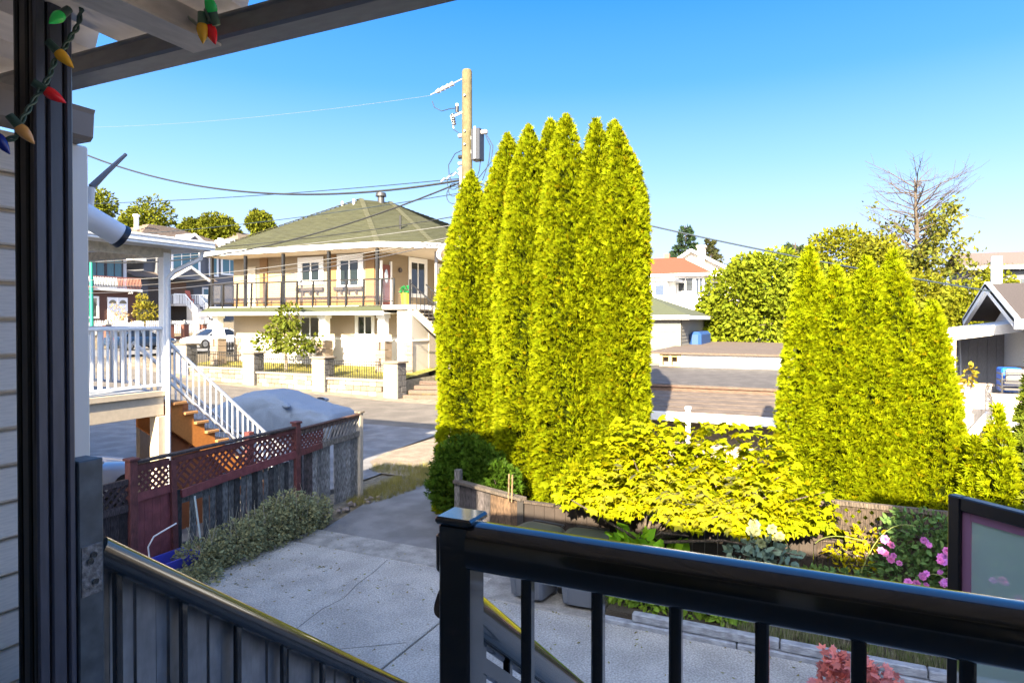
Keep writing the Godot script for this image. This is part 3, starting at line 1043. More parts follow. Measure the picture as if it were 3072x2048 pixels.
func twisted(o: Node3D, pts: Array, mat: Material) -> void:
	var cv := Curve3D.new()
	for i in pts.size():
		var t: Vector3 = (pts[mini(i + 1, pts.size() - 1)] - pts[maxi(i - 1, 0)]) / 6.0
		cv.add_point(pts[i], -t, t)
	var length := cv.get_baked_length()
	for s in 2:
		var line := []
		var k := int(length / 0.008)
		for i in k + 1:
			var d := length * i / k
			var p := cv.sample_baked(d)
			var ph := d * 110.0 + s * PI
			line.append(p + Vector3(cos(ph) * 0.35, sin(ph) * 0.6, sin(ph) * 0.8) * 0.0042)
		var b := MB.new()
		b.tube(line, 0.0033, 0.0033, 6)
		part(o, "wire", b, mat)

func bulb(o: Node3D, a: Vector3, e: Vector3, col: Color, sock: Material) -> void:
	var d := (e - a).normalized()
	var s := MB.new()
	s.tube([a - d * 0.026, a + d * 0.002], 0.0095, 0.011, 12)
	var x := d.cross(Vector3.UP if absf(d.y) < 0.9 else Vector3.RIGHT).normalized()
	var root := part(o, "socket", s, sock)
	var b := MB.new()
	var rings := []
	for k in [[0.0, 0.009], [0.006, 0.0125], [0.014, 0.0138], [0.024, 0.012], [0.034, 0.0085], [0.042, 0.0045], [0.048, 0.0012]]:
		rings.append(b.ring(a + d * k[0], x, d.cross(x), k[1], 14))
	b.loft(rings)
	var mt := m(col.r, col.g, col.b, 0.25)
	part(root, "bulb", b, mt)
# diagonal lattice in the plane through a (bottom left) with run u and height h
func lattice(o: Node3D, a: Vector3, u: Vector3, w: float, h: float, step: float, width: float, mat: Material, out: Vector3, skip := 0.0) -> void:
	var i := 0
	for s in [1.0, -1.0]:
		var c := -h
		while c < w:
			var t0 := 0.0 if c >= 0.0 else -c
			var t1 := minf(h, w - c)
			if t1 - t0 > 0.04 and rng.randf() >= skip:
				var p0 := Vector2(c + t0, t0)
				var p1 := Vector2(c + t1, t1)
				if s < 0.0:
					p0.x = w - p0.x
					p1.x = w - p1.x
				stick(o, "lattice_strip", a + u * p0.x + Vector3.UP * p0.y + out * 0.006 * s, a + u * p1.x + Vector3.UP * p1.y + out * 0.006 * s, 0.009, width, mat, out.cross(u))
			c += step
			i += 1

func old_wood(c: Color, k: int) -> StandardMaterial3D:
	return tm(Color(c.r * (0.8 + 0.15 * k), c.g * (0.8 + 0.15 * k), c.b * (0.8 + 0.15 * k)), Vector3(7, 0.5, 7), 0.18, 0.9, 0.4, 0.03, 5, 1.9, 0.35, 0.8 + 0.1 * k)

func fences_and_yard() -> void:
	rng.seed = 21
	# --- the burgundy lattice-top fence on the left, one thing per bay
	var bx := -8.13
	var red := tm(Color(0.19, 0.058, 0.06), Vector3(7, 0.5, 7), 0.55, 0.75, 0.2, 0.03, 5, 1.6, 0.3, 0.9)
	var red2 := tm(Color(0.23, 0.062, 0.072), Vector3(5, 0.3, 5), 0.75, 0.7, 0.2, 0.03, 5, 1.6, 0.25, 0.9)
	var grey := Color(0.26, 0.27, 0.285)
	var pale := tm(Color(0.42, 0.38, 0.33), Vector3(7, 0.5, 7), 0.5, 0.85, 0.2)
	var u := Vector3(0, 0, -1)
	var out := Vector3(1, 0, 0)
	var f := thing("lattice_fence", "weathered burgundy wooden fence with lattice top between the shrub and the orange stairs", "fence", Vector3(bx, 0, -7))
	var posts := [[-5.68, 1.66, red, 0.11], [-8.68, 1.72, red, 0.11]]
	for p in posts:
		var b := MB.new()
		b.span(Vector3(bx - p[3] / 2, 0, p[0] - p[3] / 2), Vector3(bx + p[3] / 2, p[1], p[0] + p[3] / 2), 0.006)
		var pm := part(f, "post", b, p[2])
		var c := MB.new()
		c.box(Vector3(bx, p[1] + 0.02, p[0]), Vector3(0.15, 0.035, 0.15), Basis.IDENTITY, 0.008)
		part(pm, "cap", c, red)
	stick(f, "post", Vector3(bx + 0.03, 0.0, -6.30), Vector3(bx + 0.03, 1.56, -6.26), 0.08, 0.05, red, out)
	# top and lower rails, sagging a little
	for r in [[-5.74, -6.22, 1.545, 1.55, 0.09], [-6.30, -8.62, 1.55, 1.6, 0.07]]:
		stick(f, "rail", Vector3(bx, r[2], r[0]), Vector3(bx, r[3], r[1]), 0.05, r[4], red)
	stick(f, "rail_cap", Vector3(bx, 1.63, -5.74), Vector3(bx, 1.665, -8.62), 0.11, 0.03, old_wood(Color(0.11, 0.085, 0.09), 1))
	stick(f, "rail", Vector3(bx + 0.02, 1.17, -5.74), Vector3(bx + 0.02, 1.18, -6.22), 0.04, 0.11, red2)
	stick(f, "rail", Vector3(bx + 0.03, 1.06, -6.40), Vector3(bx + 0.03, 1.13, -7.25), 0.04, 0.11, red2)
	stick(f, "rail", Vector3(bx + 0.03, 1.13, -7.25), Vector3(bx + 0.03, 1.2, -8.62), 0.04, 0.12, red2)
	lattice(f, Vector3(bx, 1.22, -5.74), u, 0.48, 0.32, 0.098, 0.036, red, out)
	lattice(f, Vector3(bx, 1.14, -6.32), u, 2.3, 0.44, 0.112, 0.036, red, out, 0.1)
	# a solid burgundy panel, then bare grey boards
	for k in 5:
		stick(f, "board", Vector3(bx - 0.01, 0.02, -5.80 - k * 0.118), Vector3(bx - 0.01, 1.18, -5.80 - k * 0.118), 0.115, 0.02, red2, out)
	for k in 20:
		var z := -6.38 - k * 0.116
		if k == 1 or k == 3:
			continue
		var lean := rng.randf_range(-0.01, 0.01) if k > 4 else rng.randf_range(-0.07, 0.07)
		stick(f, "board", Vector3(bx - 0.02 + rng.randf_range(-0.008, 0.008), 0.03, z), Vector3(bx - 0.02, 1.12 + rng.randf_range(-0.05, 0.08), z + lean), rng.randf_range(0.09, 0.11), 0.018, old_wood(grey if k % 3 else Color(0.1, 0.1, 0.11), k % 4), out)
	stick(f, "rail", Vector3(bx - 0.045, 0.95, -6.3), Vector3(bx - 0.045, 0.97, -8.62), 0.04, 0.09, old_wood(grey, 1))
	stick(f, "rail", Vector3(bx - 0.045, 0.3, -5.7), Vector3(bx - 0.045, 0.3, -8.62), 0.04, 0.09, old_wood(grey, 1))
	var f2 := thing("lattice_fence", "end bay of bare grey boards with a pale square end post beside the drive", "fence", Vector3(bx, 0, -9.5))
	var eb := MB.new()
	eb.span(Vector3(bx - 0.05, 0, -10.46), Vector3(bx + 0.05, 1.68, -10.36), 0.006)
	var ep := part(f2, "post", eb, tm(Color(0.5, 0.44, 0.36), Vector3(6, 0.5, 6), 0.7, 0.8))
	var ec := MB.new()
	ec.box(Vector3(bx, 1.7, -10.41), Vector3(0.15, 0.04, 0.15), Basis.IDENTITY, 0.008)
	part(ep, "cap", ec, old_wood(Color(0.3, 0.25, 0.2), 1))
	stick(f2, "rail", Vector3(bx, 1.55, -8.74), Vector3(bx, 1.62, -10.36), 0.05, 0.07, old_wood(Color(0.24, 0.17, 0.16), 1))
	stick(f2, "rail_cap", Vector3(bx, 1.61, -8.74), Vector3(bx, 1.66, -10.36), 0.1, 0.025, old_wood(Color(0.17, 0.08, 0.06), 1))
	stick(f2, "rail", Vector3(bx + 0.02, 1.2, -8.74), Vector3(bx + 0.02, 1.24, -9.3), 0.04, 0.1, red)
	stick(f2, "rail", Vector3(bx + 0.02, 1.24, -9.3), Vector3(bx + 0.02, 1.29, -10.36), 0.04, 0.1, old_wood(Color(0.3, 0.28, 0.26), 2))
	lattice(f2, Vector3(bx, 1.25, -8.74), u, 0.62, 0.31, 0.09, 0.034, red, out)
	for k in 10:
		var z := -9.36 - k * 0.1
		stick(f2, "lattice_strip", Vector3(bx, 1.28, z + 0.06), Vector3(bx, 1.6, z - 0.12), 0.01, 0.045, old_wood(Color(0.4, 0.38, 0.36), 2), out)
	for k in 14:
		var z := -8.80 - k * 0.117
		if k == 7:
			continue
		stick(f2, "board", Vector3(bx - 0.02, 0.06, z), Vector3(bx - 0.02, 1.22, z + rng.randf_range(-0.012, 0.012)), rng.randf_range(0.095, 0.112), 0.018, old_wood(Color(0.15, 0.12, 0.13) if k < 3 else Color(0.44, 0.45, 0.47), k % 4), out)
	stick(f2, "rail", Vector3(bx - 0.045, 0.3, -8.74), Vector3(bx - 0.045, 0.32, -10.36), 0.04, 0.09, old_wood(grey, 1))
	var f3 := thing("lattice_fence", "lower dark bay of the lattice fence left of the burgundy post", "fence", Vector3(bx, 0, -4.5))
	stick(f3, "rail", Vector3(bx, 1.38, -3.2), Vector3(bx, 1.40, -5.62), 0.05, 0.07, old_wood(Color(0.13, 0.1, 0.11), 1))
	stick(f3, "rail", Vector3(bx, 1.04, -3.2), Vector3(bx, 1.06, -5.62), 0.05, 0.09, old_wood(Color(0.13, 0.1, 0.11), 1))
	lattice(f3, Vector3(bx, 1.08, -3.2), u, 2.42, 0.28, 0.11, 0.036, old_wood(Color(0.1, 0.07, 0.08), 1), out)
	for k in 21:
		stick(f3, "board", Vector3(bx - 0.01, 0.02, -3.25 - k * 0.116), Vector3(bx - 0.01, 1.04, -3.25 - k * 0.116), 0.112, 0.02, old_wood(Color(0.06, 0.045, 0.05), k % 4), out)
	# odds and ends by the fence
	var rk := MB.new()
	rk.tube([Vector3(-7.95, 0.15, -6.62), Vector3(-8.02, 1.0, -6.55)], 0.014, 0.014, 8)
	solo("garden_pole", "thin pale blue pole leaning on the grey fence boards", "pole", rk, m(0.42, 0.5, 0.52, 0.4), Vector3(-7.95, 0.15, -6.62))
	var tb := thing("toy_cart", "blue plastic tub with a bent white handle at the foot of the burgundy fence", "tub", Vector3(-7.82, 0.05, -6.05))
	var tub := MB.new()
	for s in [[Vector3(-7.98, 0.2, -6.05), Vector3(0.02, 0.3, 0.5), 0.15], [Vector3(-7.66, 0.2, -6.05), Vector3(0.02, 0.3, 0.5), -0.15]]:
		tub.box(s[0], s[1], Basis(Vector3.BACK, s[2]), 0.006)
	for s in [[Vector3(-7.82, 0.2, -5.8), -0.15], [Vector3(-7.82, 0.2, -6.3), 0.15]]:
		tub.box(s[0], Vector3(0.34, 0.3, 0.02), Basis(Vector3.RIGHT, -s[1]), 0.006)
	tub.span(Vector3(-7.97, 0.055, -6.29), Vector3(-7.67, 0.08, -5.81))
	part(tb, "bin", tub, m(0.045, 0.05, 0.34, 0.4))
	var hd := MB.new()
	hd.tube([Vector3(-8.0, 0.2, -5.85), Vector3(-8.02, 0.5, -5.83), Vector3(-8.0, 0.62, -5.9), Vector3(-7.95, 0.72, -6.2)], 0.011, 0.011, 8)
	part(tb, "handle", hd, m(0.6, 0.6, 0.62, 0.4))
	var rub := MB.new()
	for k in 26:
		var p := Vector3(-7.95 + rng.randf_range(-0.1, 0.25), 0.04, -9.0 - rng.randf() * 1.5)
		rub.box(p, Vector3(0.05, 0.04, 0.06) * rng.randf_range(0.5, 1.6), Basis(rv().normalized(), rng.randf() * 3.0), 0.008)
	tag(solo("rubble", "scatter of small stones and dead leaves along the foot of the grey fence", "stones", rub, m(0.2, 0.17, 0.16, 0.95), Vector3(-7.95, 0, -9.6)), "scatter of small stones and dead leaves along the foot of the grey fence", "stones").set_meta("kind", "stuff")

	# --- the dark fence on the right, along the back of the planting bed
	var brown := Color(0.045, 0.032, 0.026)
	var d := thing("brown_fence", "low dark brown board fence behind the bins and yellow-leaved shrub", "fence", Vector3(-1.8, 0, -8.2))
	for k in 26:
		var x := -3.62 + k * 0.15
		var mt := tm(brown * (0.9 + 0.08 * (k % 4)), Vector3(6, 0.5, 6), 0.7, 0.7, 0.1, 0.03, 5, 1.5, 0.2, 0.7)
		block(d, "board", Vector3(x, 0, -8.22), Vector3(x + 0.145, 1.0 - 0.0 * k, -8.195), mt)
	stick(d, "rail", Vector3(-3.66, 1.02, -8.2), Vector3(0.28, 1.02, -8.2), 0.07, 0.03, old_wood(Color(0.16, 0.12, 0.095), 1))
	stick(d, "post", Vector3(-3.66, 0, -8.19), Vector3(-3.66, 1.04, -8.19), 0.09, 0.09, tm(Color(0.03, 0.026, 0.025), Vector3(6, 0.5, 6), 0.7), Vector3(0, 0, 1))
	var d2 := thing("lattice_fence", "tan fence panel with a diagonal lattice top beside the rose bush", "fence", Vector3(1.2, 0, -8.2))
	var tan_c := Color(0.115, 0.082, 0.06)
	for k in 16:
		var x := 0.3 + k * 0.15
		block(d2, "board", Vector3(x, 0, -8.23), Vector3(x + 0.146, 1.16, -8.205), tm(tan_c * (0.9 + 0.07 * (k % 3)), Vector3(6, 0.5, 6), 0.7, 0.75, 0.1, 0.03, 5, 1.5, 0.2, 0.7))
	stick(d2, "rail", Vector3(0.05, 1.19, -8.2), Vector3(2.7, 1.19, -8.2), 0.05, 0.05, old_wood(tan_c, 2))
	stick(d2, "rail", Vector3(0.05, 1.46, -8.2), Vector3(2.7, 1.46, -8.2), 0.06, 0.05, old_wood(Color(0.2, 0.155, 0.12), 2))
	for x in [0.05, 2.7]:
		stick(d2, "post", Vector3(x, 0, -8.21), Vector3(x, 1.48, -8.21), 0.07, 0.07, old_wood(tan_c, 2), Vector3(0, 0, 1))
	lattice(d2, Vector3(0.06, 1.2, -8.2), Vector3(1, 0, 0), 2.62, 0.25, 0.125, 0.05, old_wood(tan_c, 2), Vector3(0, 0, 1))
	for s in [[Vector3(0.42, 0.93, -8.2), Vector3(0.58, 0.93, -8.2)], [Vector3(0.42, 0.93, -8.2), Vector3(0.42, 0.78, -8.2)], [Vector3(0.34, 1.03, -8.2), Vector3(0.5, 1.02, -8.2)]]:
		stick(d2, "pale_strip", s[0], s[1], 0.006, 0.012, m(0.6, 0.5, 0.4), Vector3(0.3, 1, 0.3))
	# weathered wooden corner; sunlight on its right-hand planks is painted as orange
	var wc := thing("wood_corner_fence", "old grey plank corner fence, its sunlit planks coloured orange, under the dark clipped shrub", "fence", Vector3(-4.3, 0, -8.4))
	var dirv := Vector3(-3.72 + 4.92, 0, -8.22 + 8.72)
	for k in 9:
		var p := Vector3(-4.92, 0, -8.72) + dirv * (k + 0.5) / 9.0
		var ww := old_wood(Color(0.14, 0.12, 0.125) if k < 5 else Color(0.22, 0.135, 0.08), k % 4)
		stick(wc, "plank", p, p + Vector3.UP * (1.02 + rng.randf_range(-0.02, 0.01)), 0.135, 0.022, ww, Vector3(-0.38, 0, 0.92))
	stick(wc, "rail", Vector3(-4.98, 1.05, -8.7), Vector3(-3.62, 1.06, -8.17), 0.12, 0.04, old_wood(Color(0.24, 0.19, 0.15), 1))
	stick(wc, "post", Vector3(-4.96, 0, -8.74), Vector3(-4.96, 1.22, -8.74), 0.09, 0.09, old_wood(Color(0.3, 0.28, 0.27), 1), Vector3(0, 0, 1))
	for s in [Vector3(-3.86, 1.0, -8.2), Vector3(-3.8, 1.0, -8.18)]:
		stick(wc, "stake", s, s + Vector3(0.02, 0.38, 0.02), 0.018, 0.018, old_wood(Color(0.45, 0.3, 0.16), 1), Vector3(0, 0, 1))
	for k in 7:
		stick(wc, "plank", Vector3(-4.98 - 0.0 * k, 0, -8.82 - k * 0.14), Vector3(-4.98, 0.98, -8.82 - k * 0.14), 0.132, 0.022, old_wood(Color(0.26, 0.24, 0.24), k % 4), Vector3(1, 0, 0))

	# --- planting bed with its board kerb
	var bed := MB.new()
	bed.span(Vector3(-2.2, 0, -8.19), Vector3(2.8, 0.16, -7.32))
	struct("planting_bed", bed, tm(Color(0.1, 0.08, 0.055), Vector3(1.5, 1.5, 1.5), 0.5, 0.95, 1.5, 0.06, 6))
	var paint := tm(Color(0.45, 0.48, 0.54), Vector3(0.6, 7, 7), 0.6, 0.7, 0.3, 0.03, 5, 1.6, 0.35, 0.9)
	var kb := thing("timber_kerb", "grey-blue painted timber edging of the planting bed", "edging", Vector3(0, 0, -7.28))
	var xk := -2.3
	var ku := 0
	while xk < 2.8:
		var ln := 1.55 if ku % 2 == 0 else 1.3
		for row in 2:
			var b := MB.new()
			var x0 := xk + (0.0 if row == 0 else 0.42)
			b.box(Vector3(x0 + ln / 2.0, 0.055 + row * 0.1, -7.26 - row * 0.025 + rng.randf_range(-0.006, 0.006)), Vector3(ln - 0.012, 0.092, 0.1), Basis(Vector3.UP, rng.randf_range(-0.006, 0.006)), 0.01)
			part(kb, "timber", b, paint)
		xk += ln
		ku += 1
	# two wheelie bins
	var bin := wheelie_bin("grey wheeled bin standing nearest the wooden corner fence", Vector3(-3.2, 0.045, -7.58))
	bin.rotation.y = -0.12
	var b2 := copy_of(bin, Vector3(-2.56, 0.045, -7.62), "grey wheeled bin standing between the other bin and the planting bed", "grey wheeled bins")
	b2.rotation.y = 0.05
	# copper-red maple in front of the kerb
	var rm := thing("red_maple", "small pinkish red cut-leaf maple below the guard rail", "shrub", Vector3(0.35, 0, -6.55))
	crown_small(rm, [[Vector3(0.15, 0.42, -6.6), Vector3(0.12, 0.1, 0.12)], [Vector3(0.36, 0.4, -6.5), Vector3(0.2, 0.13, 0.16)], [Vector3(0.52, 0.33, -6.6), Vector3(0.16, 0.1, 0.14)], [Vector3(0.2, 0.25, -6.45), Vector3(0.2, 0.1, 0.14)]], 420, 0.075, Color(0.62, 0.22, 0.2), lobed, 31)

func wheelie_bin(label: String, at: Vector3) -> Node3D:
	var grey := m(0.12, 0.135, 0.165, 0.5)
	var t := thing("wheeled_bin", label, "bin", at, "grey wheeled bins")
	var b := MB.new()
	var rings := []
	for s in [[0.06, 0.215, 0.23], [0.5, 0.245, 0.27], [0.86, 0.27, 0.31], [0.9, 0.285, 0.33], [0.95, 0.285, 0.33]]:
		var ring := PackedVector3Array()
		for c in [[1, 1], [-1, 1], [-1, -1], [1, -1]]:
			for k in 4:
				var a0: float = atan2(c[1], c[0]) - PI / 4 + PI / 2 * k / 3.0
				ring.append(at + Vector3(c[0] * (s[1] - 0.05) + cos(a0) * 0.05, s[0], c[1] * (s[2] - 0.05) + sin(a0) * 0.05))
		rings.append(ring)
	b.loft(rings)
	part(t, "body", b, grey)
	var rec := MB.new()
	for x in [-0.2, 0.2]:
		rec.bar(at + Vector3(x * 0.86, 0.08, 0.238), at + Vector3(x, 0.72, 0.298), 0.07, 0.03, Vector3.BACK, 0.01)
	rec.bar(at + Vector3(-0.2, 0.74, 0.295), at + Vector3(0.2, 0.74, 0.295), 0.05, 0.03, Vector3.UP, 0.01)
	part(t, "front_rib", rec, grey)
	var grip := MB.new()
	grip.span(at + Vector3(-0.1, 0.68, 0.29), at + Vector3(0.1, 0.7, 0.31), 0.004)
	part(t, "label_strip", grip, m(0.6, 0.62, 0.64, 0.4))
	var lid := MB.new()
	var lr := []
	for s in [[0.945, 0.3, 0.345], [0.975, 0.3, 0.345], [1.01, 0.27, 0.3], [1.03, 0.19, 0.2]]:
		var ring := PackedVector3Array()
		for k in 20:
			var a := TAU * k / 20.0
			ring.append(at + Vector3(signf(cos(a)) * pow(absf(cos(a)), 0.4) * s[1], s[0], signf(sin(a)) * pow(absf(sin(a)), 0.4) * s[2]))
		lr.append(ring)
	lid.loft(lr)
	part(t, "lid", lid, m(0.05, 0.06, 0.05, 0.5))
	var hd := MB.new()
	hd.tube([at + Vector3(-0.22, 0.98, -0.33), at + Vector3(-0.22, 0.99, -0.4), at + Vector3(0.22, 0.99, -0.4), at + Vector3(0.22, 0.98, -0.33)], 0.015, 0.015, 8)
	part(t, "handle", hd, m(0.03, 0.03, 0.03, 0.5))
	for x in [-0.27, 0.27]:
		var w := MB.new()
		w.tube([at + Vector3(x - 0.025, 0.1, -0.25), at + Vector3(x + 0.025, 0.1, -0.25)], 0.1, 0.1, 20)
		part(t, "wheel", w, m(0.02, 0.02, 0.02, 0.7))
	t.scale = Vector3(0.98, 0.82, 0.95)
	return t

func crown_small(t: Node3D, masses: Array, count: int, size: float, col: Color, mesh: Mesh, seed_at: int, mat: Material = null) -> void:
	rng.seed = seed_at
	var base := t.position
	var st := MB.new()
	for k in masses:
		st.tube([base + rv() * Vector3(0.04, 0, 0.04), base.lerp(k[0], 0.5) + rv() * 0.04, k[0]], 0.014, 0.005, 5)
		for s in 4:
			st.tube([k[0], k[0] + rv() * k[1] * 0.8], 0.006, 0.003, 4)
	part(t, "stem", st, bark)
	var xf := []
	var cs := []
	var total := 0.0
	for k in masses:
		total += k[1].x * k[1].y
	for k in masses:
		for i in int(count * k[1].x * k[1].y / total):
			var d := rv().normalized()
			var p: Vector3 = k[0] + d * k[1] * pow(rng.randf(), 0.35)
			xf.append(Transform3D(rot_to(d + Vector3(0, -0.2, 0) + rv() * 0.8, rng.randf() * TAU, size * rng.randf_range(0.6, 1.25)), p - base))
			cs.append(vary(col, 0.3, 0.12))
	scatter(t, "foliage", mesh, mat if mat else leaf_mat, xf, cs)

func left_neighbour() -> void:
	rng.seed = 44
	var white := tm(Color(0.74, 0.76, 0.8), Vector3(2, 2, 2), 0.92, 0.5)
	var cream := tm(Color(0.66, 0.6, 0.52), Vector3(1, 1, 1), 0.85, 0.7, 0.1)
	var orange := tm(Color(0.36, 0.125, 0.045), Vector3(1.2, 1.2, 1.2), 0.85, 0.75)
	# the house the deck belongs to
	var h := thing("neighbour_house", "cream rendered house of the left neighbour, mostly hidden by the near wall", "house", Vector3(-13, 0, -2))
	var w := MB.new()
	w.span(Vector3(-18, 0, -2.5), Vector3(-10.7, 6.5, 3))
	w.span(Vector3(-24, 0, -5.0), Vector3(-13.5, 6.5, 3))
	part(h, "wall", w, cream)
	var r := MB.new()
	r.span(Vector3(-24.3, 6.6, -5.25), Vector3(-9.0, 6.85, 3.3))
	part(h, "roof", r, m(0.1, 0.09, 0.08, 0.9))
	# deck
	var d := thing("white_deck", "raised deck with white railing and cream beams beyond the lattice fence", "deck", Vector3(-10.5, 0, -5))
	var fl := MB.new()
	fl.span(Vector3(-13.4, 2.27, -7.25), Vector3(-9.52, 2.36, -2.5))
	part(d, "floor", fl, m(0.4, 0.42, 0.45, 0.7))
	var fa := MB.new()
	fa.span(Vector3(-9.55, 2.29, -7.28), Vector3(-9.46, 2.38, -2.5), 0.006)
	fa.span(Vector3(-9.58, 1.98, -7.2), Vector3(-9.5, 2.285, -2.5), 0.006)
	fa.span(Vector3(-14.0, 1.98, -7.24), Vector3(-9.585, 2.265, -7.16), 0.006)
	part(d, "beam", fa, tm(Color(0.5, 0.42, 0.32), Vector3(1, 1, 1), 0.9, 0.7))
	for p in [[-9.56, -7.16, 1.97], [-13.85, -7.16, 1.97]]:
		var b := MB.new()
		b.span(Vector3(p[0] - 0.1, 0, p[1] - 0.1), Vector3(p[0] + 0.1, p[2], p[1] + 0.1), 0.008)
		part(d, "pillar", b, tm(Color(0.55, 0.46, 0.34), Vector3(1, 1, 1), 0.9, 0.7))
	for p in [[-9.5, -7.22], [-13.3, -7.22], [-9.5, -3.2]]:
		var b := MB.new()
		b.span(Vector3(p[0] - 0.065, 2.36, p[1] - 0.065), Vector3(p[0] + 0.065, 4.58, p[1] + 0.065), 0.008)
		part(d, "roof_post", b, white)
	# side railing towards us, and the far one
	for s in [[Vector3(-9.5, 0, -3.2), Vector3(-9.5, 0, -7.15)], [Vector3(-13.25, 0, -7.22), Vector3(-10.4, 0, -7.22)]]:
		var a: Vector3 = s[0]
		var e: Vector3 = s[1]
		var tr := MB.new()
		round_rail(tr, a + Vector3.UP * 3.37, e + Vector3.UP * 3.37, 0.045, 0.03)
		part(d, "top_rail", tr, white)
		stick(d, "bottom_rail", a + Vector3.UP * 2.47, e + Vector3.UP * 2.47, 0.05, 0.04, white)
		var k := int((e - a).length() / 0.115)
		for i in k:
			var p := a.lerp(e, (i + 0.5) / k)
			stick(d, "picket", p + Vector3.UP * 2.49, p + Vector3.UP * 3.35, 0.022, 0.03 if i % 5 else 0.06, white, (e - a).normalized())
	var sb := MB.new()
	sb.span(Vector3(-10.75, 2.37, -6.5), Vector3(-10.2, 3.28, -4.9), 0.02)
	var cabinet := solo("deck_cabinet", "white storage cabinet standing behind the white deck railing", "cabinet", sb, white, Vector3(-10.5, 2.37, -5.7))
	# shed roof over the deck
	var rf := MB.new()
	rf.prism(PackedVector2Array([Vector2(-9.05, 4.66), Vector2(-13.6, 4.86), Vector2(-13.6, 4.92), Vector2(-9.05, 4.72)]), Basis(Vector3.RIGHT, Vector3.UP, Vector3.BACK), Vector3(0, 0, -5.1), 5.2)
	part(d, "roof_sheet", rf, tm(Color(0.6, 0.58, 0.54), Vector3(0.5, 1, 3), 0.9, 0.5))
	for k in 4:
		var g := MB.new()
		g.span(Vector3(-9.06, 4.63 + k * 0.036, -7.74), Vector3(-8.96 + (0.012 if k % 2 else 0.0), 4.663 + k * 0.036, -2.5), 0.008)
		part(d, "gutter_fold", g, white)
	var fb := MB.new()
	fb.span(Vector3(-13.6, 4.62, -7.74), Vector3(-9.07, 4.77, -7.68), 0.006)
	part(d, "front_fascia", fb, white)
	var bm := MB.new()
	bm.span(Vector3(-9.56, 4.5, -7.3), Vector3(-9.44, 4.64, -2.5), 0.006)
	bm.span(Vector3(-13.4, 4.52, -7.27), Vector3(-9.57, 4.66, -7.17), 0.006)
	part(d, "roof_beam", bm, tm(Color(0.55, 0.5, 0.42), Vector3(1, 1, 1), 0.7, 0.7))
	var dp := MB.new()
	dp.tube([Vector3(-9.1, 4.62, -7.6), Vector3(-9.1, 4.5, -7.58), Vector3(-9.38, 4.28, -7.3), Vector3(-9.43, 4.15, -7.22), Vector3(-9.43, 3.5, -7.22), Vector3(-9.43, 0.1, -7.22)], 0.036, 0.036, 8)
	part(d, "downspout", dp, tm(Color(0.6, 0.62, 0.66), Vector3(2, 2, 2), 0.9, 0.5))
	# room under the stairs
	var u := thing("orange_store", "orange painted storeroom wall under the neighbour's stairs", "storeroom", Vector3(-10, 0, -7.9))
	var ub := MB.new()
	ub.span(Vector3(-9.7, 0, -8.5), Vector3(-9.62, 1.35, -7.3))
	part(u, "wall", ub, orange)
	var ub2 := MB.new()
	ub2.span(Vector3(-9.75, 1.35, -7.75), Vector3(-9.63, 2.1, -7.3))
	part(u, "upper_wall", ub2, orange)
	var ud := MB.new()
	ud.span(Vector3(-11.0, 0, -8.6), Vector3(-10.94, 1.98, -7.85))
	part(u, "inner_wall", ud, orange)
	var uf := MB.new()
	uf.span(Vector3(-10.95, 0, -7.98), Vector3(-10.85, 1.98, -7.74), 0.006)
	part(u, "door_frame", uf, tm(Color(0.34, 0.27, 0.21), Vector3(5, 0.5, 5), 0.8, 0.7))
	# stairs
	var s := thing("orange_stairs", "orange painted outdoor stairs with white railing on the neighbour's deck", "stairs", Vector3(-9.9, 0, -8.5))
	var bright := tm(Color(0.5, 0.18, 0.035), Vector3(1.5, 1.5, 1.5), 0.85, 0.7)
	for k in 12:
		var y := 2.36 - 0.187 * (k + 1)
		var z0 := -7.3 - 0.212 * k
		var b := MB.new()
		b.span(Vector3(-10.35, y - 0.045, z0 - 0.25), Vector3(-9.4, y, z0), 0.006)
		part(s, "tread", b, tm(Color(0.4, 0.2, 0.075), Vector3(1, 3, 6), 0.6, 0.8))
	for x in [-9.49, -10.3]:
		var outl := PackedVector2Array([Vector2(7.3, 2.3)])
		for k in 12:
			var y := 2.36 - 0.187 * (k + 1) - 0.05
			outl.append(Vector2(7.3 + 0.212 * k, y))
			outl.append(Vector2(7.3 + 0.212 * (k + 1), y))
		outl.append_array(PackedVector2Array([Vector2(9.85, 0.0), Vector2(9.55, 0.0), Vector2(7.3, 1.72)]))
		var b := MB.new()
		b.prism(outl, Basis(Vector3.FORWARD, Vector3.UP, Vector3.RIGHT), Vector3(x, 0, 0), 0.05)
		part(s, "stringer", b, bright)
	for x in [-9.46, -10.33]:
		var lo := MB.new()
		round_rail(lo, Vector3(x, 3.13, -7.27), Vector3(x, 1.0, -9.72), 0.035, 0.028)
		part(s, "handrail", lo, white)
		stick(s, "bottom_rail", Vector3(x, 2.50, -7.27), Vector3(x, 0.42, -9.66), 0.04, 0.035, white)
		for k in 20:
			var z := -7.36 - k * 0.116
			var y := 3.13 + (z + 7.27) * 0.869
			stick(s, "picket", Vector3(x, y - 0.62, z), Vector3(x, y - 0.02, z), 0.024, 0.024, white, Vector3(0, 0, 1))
		stick(s, "newel", Vector3(x, 0, -9.74), Vector3(x, 1.08, -9.74), 0.07, 0.07, white, Vector3(0, 0, 1))
	var np := MB.new()
	np.span(Vector3(-9.3, 0, -8.75), Vector3(-9.18, 1.5, -8.63), 0.008)
	solo("stub_post", "short dark red post behind the lattice fence by the stair foot", "post", np, tm(Color(0.12, 0.03, 0.03), Vector3(5, 0.5, 5), 0.6, 0.8), Vector3(-9.24, 0, -8.69))
	# cars on the pad
	car("silver_car", "silver white car parked under the neighbour's deck, behind the lattice fence", Vector3(-12.5, 0.01, -6.6), PI / 2, Color(0.5, 0.54, 0.6))
